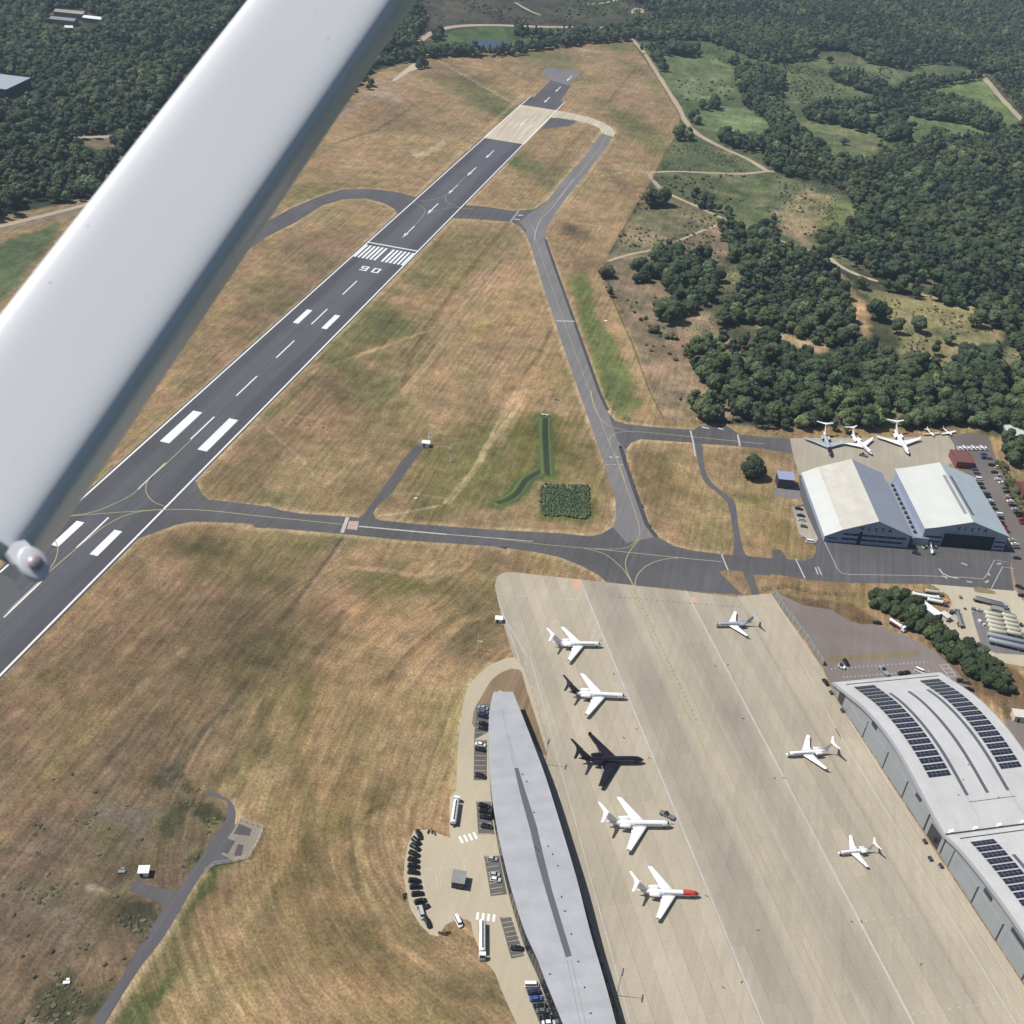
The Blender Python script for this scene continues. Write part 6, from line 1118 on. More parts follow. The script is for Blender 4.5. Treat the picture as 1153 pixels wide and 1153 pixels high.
# benches / cycle racks at the turning circle
for i, (x, y) in enumerate(((322, 990), (350, 996), (372, 988), (90, 740), (92, 760), (245, 330), (268, 330), (285, 340))):
    p = at(*K(440, 880, 5.763, [(x, y)])[0]); r = empty('bench', (p[0], p[1], .06), .3*i, f'dark bench, {NORD[i]} of those scattered round the turning circle', 'bench', 'benches round the turning circle'); b = MB(); b.box((0, 0, .42), (1.9, .5, .08)); b.build('seat', M['bark'], r); b = MB(); b.box((0, .28, .5), (1.9, .06, .5)); b.build('backrest', M['bark'], r)
    for x_ in (-.7, .7): b = MB(); b.box((x_, 0, 0), (.1, .4, .42)); b.build('leg', M['wall_dark'], r)
# ================================================================== THE WING STRUT OF THE AIRCRAFT THE PHOTOGRAPH WAS TAKEN FROM
def strut():
    # the strut runs from the lower fuselage up and outward; a streamlined tube 0.18 m across
    top = CAM+ray(424, -62)*1.63; low = CAM+ray(-50, 592)*1.147
    ax = low-top; Ls = np.linalg.norm(ax); ax = ax/Ls
    view = (top+low)/2-CAM; view = view/np.linalg.norm(view); ch = np.cross(ax, view); ch = ch/np.linalg.norm(ch)
    if ch@CR < 0: ch = -ch
    nf = np.cross(ch, ax); nf = nf/np.linalg.norm(nf); nf = -nf if nf@view > 0 else nf   # towards the camera
    r = empty('wing_strut', top, 0, 'broad glossy white wing strut slanting across the upper left of the picture', 'wing strut')
    # streamlined section: (chordwise, towards camera) as fractions
    sec = []
    upf = [(-.485, -.05), (-.48, -.01), (-.465, .025), (-.43, .055), (-.37, .08), (-.30, .098), (-.2, .118), (0, .155), (.17, .184), (.27, .192), (.325, .180), (.365, .150), (.40, .095), (.44, .0), (.485, -.13)]
    dnf = [(.46, -.16), (.36, -.15), (.2, -.17), (0, -.18), (-.2, -.17), (-.35, -.13), (-.45, -.11), (-.478, -.08)]
    P = smooth_line([np.array(p) for p in upf+dnf], 4, True); c = .181
    def at_(p, s, k=1.0): return (top+ax*s+ch*(p[0]*c*k)+nf*(p[1]*c*k)) - top
    b = MB(); b.loft([[at_(p, s) for p in P] for s in (-.6, -.3, 0, Ls*.33, Ls*.66, Ls-.03)]+[[at_(p, Ls-.005, .985) for p in P], [at_(p, Ls, .95) for p in P]]); b.build('fairing', M['strut'], r, math.radians(50))
    from mathutils.bvhtree import BVHTree
    bv = BVHTree.FromPolygons([Vector(v) for v in b.v], b.f)
    def on(x, y):
        d_ = Vector(ray(x, y)); h_ = bv.ray_cast(Vector(CAM-top), d_.normalized()); return None if h_[0] is None else np.array(h_[0])-ray(x, y)*.0006
    for q, w_, mt, nm in (([(163, 213.5), (165, 215)], 1.6, 'grey', 'paint_chip'), ([(139, 231.5), (141, 233)], 1.8, 'grey', 'paint_chip'), ([(16, 515), (19.5, 517)], 3.0, 'fence', 'paint_chip'), ([(90, 427), (92, 428)], 1.5, 'fence', 'paint_chip'), ([(300, 90), (301, 91.5)], 1.2, 'grey', 'paint_chip')):
        m = MB(); vs = []
        for i, (x, y) in enumerate(q):
            k_ = w_*(.35 if i in (0, len(q)-1) and len(q) > 2 else 1)/2
            a_, c_ = on(x-k_*.8, y-k_*.6), on(x+k_*.8, y+k_*.6)
            if a_ is not None and c_ is not None: vs += [a_, c_]
        if len(vs) >= 4: m.add(vs, [(2*i, 2*i+1, 2*i+3, 2*i+2) for i in range(len(vs)//2-1)]); m.build(nm, M[mt], r)
    # attachment lug with a bolt
    C0 = CAM+ray(39, 634)*1.11-top; e1 = -ax*.0+(low-top)/Ls
    def disc(cn, rx, ry, z0, z1, mat, nm, par, dome=0, rot=0):
        n = 28; m = MB(); u1 = ax*math.cos(rot)+ch*math.sin(rot); u2 = np.cross(nf, u1)
        R = [[cn+nf*z+u1*rx*k*math.cos(2*PI*j/n)+u2*ry*k*math.sin(2*PI*j/n) for j in range(n)] for z, k in (([(z0, 1), (z1*.6+z0*.4, 1), (z1*.9+z0*.1, .96), (z1, .88)]) if not dome else [(z0, 1), (z1*.35, .96), (z1*.7, .75), (z1*.93, .4), (z1, .08)])]
        m.loft(R); return m.build(nm, mat, par, math.radians(60))
    lug = disc(C0-np.array(nf)*.006, .0185, .0130, -.003, .006, M['strut'], 'attachment_lug', r, 0, math.radians(64))
    disc(C0+nf*.0015, .0076, .0076, 0, .005, M['bolt'], 'bolt', lug, 1)
    # cuff linking the tube end to the lug
    a0 = (CAM+ray(22, 640)*1.125)-top
    m = MB(); 
    q = [CAM+ray(x, y)*1.13-top for x, y in ((8, 622), (16, 634), (28, 645), (38, 648), (48, 638), (46, 624), (36, 616), (28, 608), (16, 610))]
    m.loft([q, [p-nf*.012 for p in q]]); m.build('cuff', M['strut'], r)
    q = [CAM+ray(x, y)*1.16-top for x, y in ((-80, 600), (-20, 636), (14, 652), (22, 668), (8, 690), (-20, 720), (-90, 760))]
    m = MB(); m.loft([q, [p-nf*.02 for p in q]]); m.build('lower_fairing', M['grey'], r)
strut()
# ================================================================== TREES
def ico(sub):
    bm = bmesh.new(); bmesh.ops.create_icosphere(bm, subdivisions=sub, radius=1); v = np.array([x.co[:] for x in bm.verts]); f = [tuple(q.index for q in p.verts) for p in bm.faces]; bm.free(); return v, f
IV, IF = ico(3); IV2, IF2 = ico(2)
def crown(seed, R, H, lobes, leaves, mat, base=.18, low=False, cone=False):
    rg = np.random.default_rng(seed); mb = MB(); V, Fc = (IV2, IF2) if low else (IV, IF)
    for i in range(lobes):
        a = rg.uniform(0, 2*PI); u = rg.uniform(0, 1)**.6
        hz = base+(1-base)*rg.uniform(.18, .80); prof = math.sin(PI*min(1, max(0.08, (hz-base*.6)/(1.08-base*.6))))**.7 if not cone else (1.05-hz)
        rad = R*(.34+.16*rg.random())*(1.0 if not cone else .7); rr = max(0, R*prof-rad*.8)*u
        if i == 0: rr, hz, rad = 0, .55, R*.62
        c = np.array([rr*math.cos(a), rr*math.sin(a), H*hz]); ph = rg.uniform(0, 9, 3)
        d = 1+.16*np.sin(V[:, 0]*5+ph[0])*np.sin(V[:, 1]*5+ph[1])+.12*np.sin(V[:, 2]*7+ph[2])*np.sin(V[:, 0]*8+ph[1])+rg.normal(0, .05, len(V))
        P = V*d[:, None]*rad*np.array([1, 1, .82])+c; P[:, 2] = np.maximum(P[:, 2], .25); mb.add(P, Fc)
        m = leaves//lobes; k = rg.integers(0, len(V), m); nn = V[k]; ctr = c+nn*(d[k]*rad*rg.uniform(.96, 1.16, m))[:, None]*np.array([1, 1, .82])
        s = rg.uniform(.22, .55, m)*(R/5)**.4
        t1 = np.cross(nn, rg.normal(0, 1, (m, 3))); t1 /= np.linalg.norm(t1, axis=1)[:, None]+1e-9; t2 = np.cross(nn+rg.normal(0, .5, (m, 3)), t1); t2 /= np.linalg.norm(t2, axis=1)[:, None]+1e-9
        for q in range(m):
            a1, a2, cc, ss = t1[q], t2[q], ctr[q], s[q]
            if cc[2] < .2: continue
            mb.add([cc-a1*ss-a2*ss*.7, cc+a1*ss-a2*ss*.5, cc+a1*ss*.8+a2*ss*.7, cc-a1*ss*.7+a2*ss*.6], [(0, 1, 2, 3)])
    me = bpy.data.meshes.new('crown'); me.from_pydata(mb.v, [], mb.f); me.materials.append(mat); me.update(); return me
def trunk_mesh(seed, H, r):
    rg = np.random.default_rng(seed); b = MB(); b.tube((0, 0, 0), (.1, .05, H*.5), r, r*.55, 8)
    for i in range(4):
        a = rg.uniform(0, 2*PI); z = H*(.25+.08*i); b.tube((0, 0, z), (H*.2*math.cos(a), H*.2*math.sin(a), z+H*.22), r*.4, r*.15, 6)
    me = bpy.data.meshes.new('trunk'); me.from_pydata(b.v, [], b.f); me.materials.append(M['bark']); me.update(); return me
NV = 7
SPEC = [(5.6, 11.5, 11), (4.8, 12.5, 11), (6.4, 12, 13), (5.2, 10, 10), (4.4, 13.5, 10), (6.0, 10.5, 12), (3.6, 14, 10)]
CR_ = [crown(40+i, R, H, n, 900, M['leaf'] if i < 6 else M['leaf_dark'], cone=(i == 6)) for i, (R, H, n) in enumerate(SPEC)]
TR_ = [trunk_mesh(60+i, H, .32) for i, (R, H, n) in enumerate(SPEC)]
BU_ = [crown(80+i, R, H, n, 260, M['leaf_bush'], .0, True) for i, (R, H, n) in enumerate([(1.5, 1.7, 5), (2.1, 2.0, 6), (1.2, 1.4, 4)])]
def tree(x, y, v, s, label, group=None, cat='tree', name='tree', mesh=None):
    r = empty(name, (x, y, 0), random.uniform(0, 6.28), label, cat, group); r.scale = (s*random.uniform(.92, 1.1), s*random.uniform(.92, 1.1), s)
    o = bpy.data.objects.new('crown', mesh or CR_[v]); COL.objects.link(o); o.parent = r
    t_ = bpy.data.objects.new('trunk', TR_[v]); COL.objects.link(t_); t_.parent = r
    return r
def bush(x, y, s, label, group):
    i = random.randrange(3); o = bpy.data.objects.new('bush', BU_[i]); COL.objects.link(o); o.location = (x, y, 0); o.scale = (s, s*random.uniform(.8, 1.1), s*random.uniform(.8, 1.1)); o.rotation_euler = (0, 0, random.uniform(0, 6.28)); return tag(o, label, 'bush', group)
# lone and scattered trees
def at_crown(px, py, h): return at(px, py, h*.45)
p = at_crown(848, 527.5, 14); lone = crown(99, 8.0, 14, 22, 3200, M['leaf_dark'], .02); tree(p[0], p[1], 2, 1.0, 'large round dark tree standing alone in the dry grass between the two service roads', mesh=lone)
SCAT = [(K(853, 240, A_, [(525, 425)])[0], 1.7, 'big rounded tree standing apart on the tan clearing behind the hangars'), (K(853, 240, A_, [(608, 495)])[0], 1.2, 'tree touching the lower right of the big rounded tree on the clearing'), (K(853, 240, A_, [(700, 490)])[0], 1.15, 'pale bushy tree in the middle of the open clearing'),
        (K(853, 240, A_, [(828, 540)])[0], 1.1, 'tall tree on the right part of the open clearing'), (K(853, 240, A_, [(770, 590)])[0], 1.0, 'slim tree casting a long shadow low on the open clearing'), (K(853, 240, A_, [(958, 462)])[0], 1.4, 'wide tree with a dark shadow at the right end of the open clearing'),
        (K(853, 240, A_, [(455, 305)])[0], 1.1, 'tree beside the upper end of the sandy strip through the wood'), (K(853, 240, A_, [(690, 350)])[0], .9, 'tree at the left end of the pale track above the clearing'), (K(853, 240, A_, [(890, 600)])[0], 1.0, 'tree at the bottom right corner of the open clearing'),
        (K(853, 0, A_, [(375, 610)])[0], 1.0, 'single small tree standing in the pale round meadow, left one'), (K(853, 0, A_, [(528, 630)])[0], 1.0, 'single small tree at the lower right rim of the pale round meadow'), (K(853, 0, A_, [(490, 255)])[0], 1.5, 'round tree alone on the grass below the far wood'),
        (K(853, 0, A_, [(312, 258)])[0], 1.1, 'pointed tree alone on the grass left of the round tree'), (K(853, 0, A_, [(675, 545)])[0], .9, 'small tree right of the copse in the meadows'), (K(853, 0, A_, [(105, 375)])[0], 1.0, 'small dark tree on the left of the far meadow'), (K(853, 240, A_, [(30, 85)])[0], 1.2, 'dark tree beside the bare tan patch and the curving track')]
for i, (q, s, lb) in enumerate(SCAT): p = at_crown(*q, 10*s); tree(p[0], p[1], i % 6, s, lb)
# heath bushes one can count
HB = [(530, 180), (865, 20), (920, 45), (885, 115), (845, 165), (755, 210), (810, 205), (640, 15), (560, 455), (600, 465), (680, 445), (580, 485), (592, 508), (690, 525), (640, 535), (715, 510), (740, 505), (770, 520), (810, 520), (665, 580), (650, 590), (720, 575), (750, 620), (700, 610), (790, 565), (830, 565), (800, 575), (645, 650), (675, 655), (720, 655), (665, 675), (745, 688), (800, 655), (830, 665), (815, 695), (850, 712), (770, 715), (893, 730), (940, 740), (930, 765), (790, 885), (620, 540), (480, 420), (500, 430), (470, 400)]
for i, q in enumerate(HB):
    p = at(*K(560, 220, A_, [q])[0]); s = {13: 1.5, 19: 2.6, 22: 2.6, 34: 1.6, 37: 1.5, 12: 1.5, 16: 2.2, 18: 2.4}.get(i, random.uniform(.7, 1.25))
    for k in range(3 if s > 2 else 1): bush(p[0]+k*3*random.uniform(-1, 1), p[1]+k*2.5*random.uniform(-1, 1), s*random.uniform(.8, 1), 'dark green gorse bush dotted on the scrubby slope right of the long taxiway', 'gorse bushes on the scrubby slope')
LB = [(375, 285), (430, 420), (205, 505), (330, 545), (500, 600), (60, 680), (120, 770), (220, 840), (95, 860), (540, 870), (450, 900), (480, 960), (150, 950), (90, 1140), (410, 150), (310, 70), (232, 95), (610, 355), (550, 210), (410, 245), (190, 310), (470, 305)]
for i, q in enumerate(LB):
    p = at(*K(0, 853, A_, [q])[0]); bush(p[0], p[1], random.uniform(.45, .9), 'low dark scrub bush in the rough grass left of the side track', 'scrub bushes left of the side track').scale.z *= .45
# woods: polygons in picture coordinates, filled with trees a crown's width apart
WOODS = [K(853, 0, A_, [(-900, -260), (2600, -260), (2600, 330), (1153, 325), (980, 308), (860, 272), (700, 270), (650, 296), (590, 285), (480, 262), (400, 212), (250, 205), (245, 245), (100, 268), (0, 250), (-220, 165), (-560, 165), (-600, 120), (-400, 80)]),
         K(853, 0, A_, [(300, 322), (440, 312), (480, 350), (600, 395), (700, 330), (780, 340), (860, 345), (960, 310), (1000, 330), (860, 352), (800, 365), (640, 412), (560, 425), (480, 390), (380, 362)]),
         K(853, 0, A_, [(200, 480), (280, 450), (460, 440), (560, 425), (640, 420), (720, 405), (860, 425), (1000, 500), (1060, 552), (1000, 562), (870, 522), (640, 488), (470, 470), (472, 555), (400, 550), (330, 520), (230, 525)]),
         K(853, 0, A_, [(490, 565), (540, 480), (630, 510), (660, 595), (560, 602)]),
         K(853, 0, A_, [(1020, 330), (1153, 330), (2200, 500), (2200, 700), (1153, 600), (1153, 480)]),
         K(853, 0, A_, [(-60, 390), (0, 400), (120, 480), (200, 560), (222, 610), (320, 655), (340, 692), (500, 690), (560, 650), (700, 625), (760, 572), (880, 602), (1000, 602), (1100, 560), (1153, 560), (2400, 700), (2600, 1500), (1153, 1400), (1060, 1430), (1000, 1410), (920, 1330), (700, 1270), (560, 1240), (480, 1200), (300, 1100), (290, 1100), (260, 1010), (400, 960), (425, 900), (420, 840), (330, 790), (230, 762), (100, 742), (40, 680), (68, 570), (60, 500)]),
         K(853, 240, A_, [(0, 70), (50, 75), (100, 135), (200, 160), (290, 195), (340, 240), (352, 290), (370, 350), (398, 410), (440, 490), (440, 550), (330, 562), (240, 548), (130, 505), (60, 480), (0, 460), (-200, 500), (-150, 430), (-120, 350), (-60, 330), (-130, 290), (-60, 220), (0, 200)]),
         K(853, 240, A_, [(-300, 560), (0, 535), (100, 556), (200, 600), (290, 622), (360, 560), (430, 545), (500, 560), (600, 605), (610, 650), (690, 650), (760, 690), (800, 725), (850, 660), (930, 600), (1000, 562), (1060, 505), (1153, 480), (1900, 520), (1900, 1010), (1153, 960), (1030, 922), (1000, 920), (950, 925), (870, 885), (780, 900), (640, 925), (560, 850), (530, 915), (420, 932), (200, 905), (60, 920), (-60, 900), (-100, 830), (-180, 760), (-240, 700), (-330, 640)]),
         K(560, 220, A_, [(540, 318), (700, 305), (750, 275), (880, 252), (972, 300), (960, 400), (880, 488), (740, 488), (715, 400), (640, 408), (590, 345)]), K(560, 220, A_, [(960, 135), (1020, 118), (1130, 165), (1130, 320), (1080, 325), (1010, 260)]), K(560, 220, A_, [(650, 265), (700, 220), (800, 230), (800, 280), (720, 300)]),
         K(560, 220, A_, [(828, 905), (870, 870), (980, 868), (1030, 915), (1060, 970), (1000, 985), (900, 985)]), K(560, 220, A_, [(705, 500), (760, 490), (830, 510), (850, 560), (790, 580), (720, 530)]), K(560, 220, A_, [(448, 320), (480, 305), (515, 350), (480, 372), (455, 365)]), K(560, 220, A_, [(470, 390), (500, 420), (510, 450), (490, 440)]), K(560, 220, A_, [(630, 0), (700, 0), (720, 30), (650, 40)]),
         K(580, 0, A_, [(960, 300), (1040, 282), (1153, 330), (1153, 740), (1080, 705), (1060, 650), (940, 642), (870, 590), (900, 570), (1000, 602), (1060, 605), (1112, 580), (1090, 510), (1000, 460), (965, 390)]), K(580, 0, A_, [(-420, 215), (-300, 224), (-100, 221), (0, 206), (180, 184), (330, 160), (490, 150), (640, 90), (900, 85), (1153, 62), (1153, 250), (1050, 222), (860, 150), (560, 140), (490, 165), (330, 177), (180, 195), (0, 218), (-200, 232), (-400, 236)]), K(580, 0, A_, [(0, 128), (150, 148), (500, 118), (640, 92), (500, 135), (200, 165), (0, 150)]),
         K(580, 0, A_, [(600, 200), (700, 185), (805, 212), (795, 235), (640, 228)]), K(580, 0, A_, [(500, 160), (530, 170), (600, 250), (640, 300), (625, 312), (580, 270), (545, 215)]), K(580, 0, A_, [(560, 200), (575, 200), (660, 300), (640, 305)]), K(580, 0, A_, [(740, 490), (790, 490), (800, 525), (740, 545)]), K(580, 0, A_, [(780, 460), (870, 445), (875, 462), (800, 472)]), K(580, 0, A_, [(700, 570), (790, 575), (770, 600), (700, 600)]), K(580, 0, A_, [(930, 255), (970, 260), (960, 280), (930, 275)]),
         K(580, 0, A_, [(570, 850), (640, 860), (640, 890), (580, 885)]), K(580, 0, A_, [(765, 850), (860, 870), (870, 900), (800, 890)]), K(580, 0, A_, [(870, 890), (940, 910), (940, 935), (890, 920)]), K(580, 0, A_, [(1060, 970), (1130, 970), (1135, 1025), (1060, 1010)]), K(580, 0, A_, [(560, 1100), (720, 1080), (700, 1120), (600, 1130)]),
         K(0, 0, A_, [(-900, -200), (1400, -200), (1400, -60), (1060, 0), (820, 280), (620, 550), (560, 575), (330, 588), (130, 590), (-900, 600)]), K(0, 0, A_, [(-900, 620), (0, 625), (150, 618), (330, 605), (345, 640), (420, 670), (500, 700), (430, 820), (370, 845), (200, 885), (0, 935), (-900, 1000)]), K(0, 0, A_, [(490, 600), (580, 585), (500, 690), (480, 660)]),
         K(300, 0, A_, [(300, -60), (660, -60), (650, 20), (700, 90), (640, 175), (690, 212), (640, 255), (540, 268), (470, 272), (380, 380), (200, 500), (100, 600)]), K(300, 0, A_, [(730, 140), (760, 135), (750, 165), (720, 170)]), K(300, 0, A_, [(730, 200), (860, 224), (1153, 214), (1153, 222), (950, 236), (760, 226)]), K(300, 0, A_, [(400, 385), (455, 350), (460, 370), (410, 390)]), K(300, 0, A_, [(655, 275), (695, 275), (690, 288), (655, 288)]),
         [(1122, 497), (1150, 496), (1200, 500), (1200, 532), (1160, 528), (1132, 516)]]
HOLES = CLEAR+[K(0, 0, A_, [(210, 40), (350, 30), (450, 80), (440, 125), (330, 165), (215, 130)]), K(0, 0, A_, [(-500, 260), (0, 305), (120, 335), (200, 365), (170, 425), (40, 460), (-500, 520)]), K(0, 0, A_, [(440, 5), (490, 5), (490, 25), (440, 25)])]
hedge_poly = K(903, 640, 4.612, [(300, 150), (350, 150), (480, 130), (560, 150), (620, 225), (720, 310), (830, 395), (960, 470), (1050, 540), (1110, 640), (1080, 660), (960, 610), (860, 560), (740, 470), (640, 370), (560, 330), (480, 250), (400, 220), (330, 190)])
def fill(poly, sp, jit=.42, z=0.0):
    P = np.array(W(poly, z)); P = P[np.all(np.abs(P) < 9000, axis=1)]; x0, y0 = P.min(0); x1, y1 = P.max(0); nx, ny = int((x1-x0)/sp)+1, int((y1-y0)/(sp*.87))+1
    gx, gy = np.meshgrid(np.arange(nx), np.arange(ny)); x = (x0+(gx+.5*(gy % 2))*sp+RNG.uniform(-jit, jit, gx.shape)*sp).ravel(); y = (y0+gy*sp*.87+RNG.uniform(-jit, jit, gx.shape)*sp).ravel()
    k = inpoly(x, y, list(P)); return np.stack([x[k], y[k]], 1)
pts = np.concatenate([fill(w, 8.6, z=4.5) for w in WOODS]+[fill(hedge_poly, 4.4)*1.0])
kindm = np.zeros(len(pts), int)
keep = np.ones(len(pts), bool)
for h_ in HOLES: keep &= ~inpoly(pts[:, 0], pts[:, 1], W(h_, 4.0))
gap = fbm(pts[:, 0], pts[:, 1], 60, 77, 3) > -.26; keep &= gap
for tk in (K(853, 240, A_, [(0, 85), (110, 125), (180, 150), (290, 180), (350, 225), (430, 265), (520, 295)]), K(853, 0, A_, [(965, 320), (1010, 370), (1060, 430), (1153, 530)]), K(300, 0, A_, [(640, 180), (680, 150), (760, 118), (860, 110), (1000, 109), (1200, 116)]), K(580, 0, A_, [(500, 165), (560, 230), (610, 310), (660, 390), (710, 470), (735, 520), (790, 580), (900, 640), (1010, 690)]), K(0, 0, A_, [(-100, 620), (0, 612), (80, 608), (150, 605), (300, 596), (500, 590)])):
    keep &= segdist(pts[:, 0], pts[:, 1], W(tk), False) > 5.5
pts = pts[keep]
dist = np.hypot(pts[:, 0]-CAM[0], pts[:, 1]-CAM[1]); inhedge = inpoly(pts[:, 0], pts[:, 1], W(hedge_poly))
px_, py_, _z = project(np.concatenate([pts, np.full((len(pts), 1), 6.)], 1)); vis = (px_ > -10) & (px_ < 1163) & (py_ > -10) & ~((px_ < 470-py_*.7) & (px_ > 276-py_*.8-5))
order = np.argsort(np.where(vis & ~inhedge, dist, 1e9)); nind = 190
ind = set(order[:nind].tolist()) | set(np.nonzero(inhedge)[0].tolist()[:105])
SCALE = RNG.uniform(.70, 1.42, len(pts))*np.where(fbm(pts[:, 0], pts[:, 1], 90, 5, 3) > 0, 1.08, .88)
edge_dark = fbm(pts[:, 0], pts[:, 1], 130, 31, 3)
VAR = np.where((edge_dark > .08) & (RNG.random(len(pts)) < .55), 6, RNG.integers(0, 6, len(pts)))
hm = crown(121, 4.4, 7.0, 12, 1100, M['leaf_hedge'], .0)
for i in sorted(ind):
    x, y = pts[i]; cx, cy = px_[i], py_[i]
    if inhedge[i]:
        s = random.uniform(.5, .95); tree(x, y, 0, s, 'bushy green tree in the thick hedgerow between the grey pad and the tank yard', 'hedgerow trees beside the tank yard', mesh=hm); continue
    if cx > 1100 and cy > 470: lb, gp = 'broadleaf tree in the clump between the white shed and brick house at the edge', 'clump of trees at the right edge'
    elif cx < 842 and cy > 430: lb, gp = 'tree in the isolated thicket at the head of the taxiway bay', 'thicket at the taxiway bay'
    elif cx > 800: lb, gp = 'broadleaf tree in the front of the dense wood behind the parked jets', 'front trees of the dense wood'
    else: lb, gp = 'broadleaf tree in the smaller woodland left of the dense wood, above the scrubby slope', 'trees above the scrubby slope'
    tree(x, y, int(VAR[i]), SCALE[i], lb, gp)
# the rest of the wood reads as one mass: one object with the crowns placed by geometry nodes
def scatter(name, P, scale, var, srcs, seed=0, zf=1.0):
    me = bpy.data.meshes.new(name); n = len(P); me.vertices.add(n); me.vertices.foreach_set('co', np.concatenate([P, np.zeros((n, 1))], 1).ravel().astype(np.float32))
    rg = np.random.default_rng(seed)
    a = me.attributes.new('idx', 'INT', 'POINT'); a.data.foreach_set('value', var.astype(np.int32)); a = me.attributes.new('spin', 'FLOAT_VECTOR', 'POINT')
    rot = np.zeros((n, 3)); rot[:, 2] = rg.uniform(0, 6.28, n); a.data.foreach_set('vector', rot.ravel().astype(np.float32))
    a = me.attributes.new('size', 'FLOAT_VECTOR', 'POINT'); s = np.stack([scale*rg.uniform(.88, 1.14, n), scale*rg.uniform(.88, 1.14, n), scale*zf], 1); a.data.foreach_set('vector', s.ravel().astype(np.float32))
    me.update(); o = bpy.data.objects.new(name, me); COL.objects.link(o); ng = bpy.data.node_groups.new(name+'_nodes', 'GeometryNodeTree')
    ng.interface.new_socket('Geometry', in_out='INPUT', socket_type='NodeSocketGeometry'); ng.interface.new_socket('Geometry', in_out='OUTPUT', socket_type='NodeSocketGeometry')
    gi, go2 = ng.nodes.new('NodeGroupInput'), ng.nodes.new('NodeGroupOutput'); jn = ng.nodes.new('GeometryNodeJoinGeometry')
    for so in reversed(srcs):
        oi = ng.nodes.new('GeometryNodeObjectInfo'); oi.transform_space = 'ORIGINAL'; oi.inputs['Object'].default_value = so; oi.inputs['As Instance'].default_value = False
        gt = ng.nodes.new('GeometryNodeGeometryToInstance'); ng.links.new(oi.outputs['Geometry'], gt.inputs[0]); ng.links.new(gt.outputs[0], jn.inputs[0])
    ip = ng.nodes.new('GeometryNodeInstanceOnPoints'); ip.inputs['Pick Instance'].default_value = True
    def na(nm, t):
        q = ng.nodes.new('GeometryNodeInputNamedAttribute'); q.data_type = t; q.inputs['Name'].default_value = nm; return q.outputs['Attribute']
    e2r = ng.nodes.new('FunctionNodeEulerToRotation'); ng.links.new(na('spin', 'FLOAT_VECTOR'), e2r.inputs[0]); ng.links.new(e2r.outputs[0], ip.inputs['Rotation'])
    ng.links.new(gi.outputs[0], ip.inputs['Points']); ng.links.new(jn.outputs[0], ip.inputs['Instance']); ng.links.new(na('idx', 'INT'), ip.inputs['Instance Index']); ng.links.new(na('size', 'FLOAT_VECTOR'), ip.inputs['Scale']); ng.links.new(ip.outputs[0], go2.inputs[0])
    md = o.modifiers.new('scatter', 'NODES'); md.node_group = ng; return tag(o, kind='stuff')
bpy.context.view_layer.update()
srcs = []
for v in range(NV):
    o = next((q for q in COL.objects if q.type == 'MESH' and q.data == CR_[v]), None)
    if o is None: o = tree(*pts[order[nind+v]], v, 1.0, 'broadleaf tree in the front of the dense wood behind the parked jets', 'front trees of the dense wood').children[0]
    srcs.append(o)
rest = np.array([i for i in range(len(pts)) if i not in ind]); print('TREES total', len(pts), 'individual', len(ind))
rest = rest[(px_[rest] > -500) & (px_[rest] < 1700)]
wo = scatter('woodland', pts[rest], SCALE[rest], VAR[rest], srcs); wo['label'] = 'dense mixed woodland beyond the airfield'; wo['category'] = 'woodland'
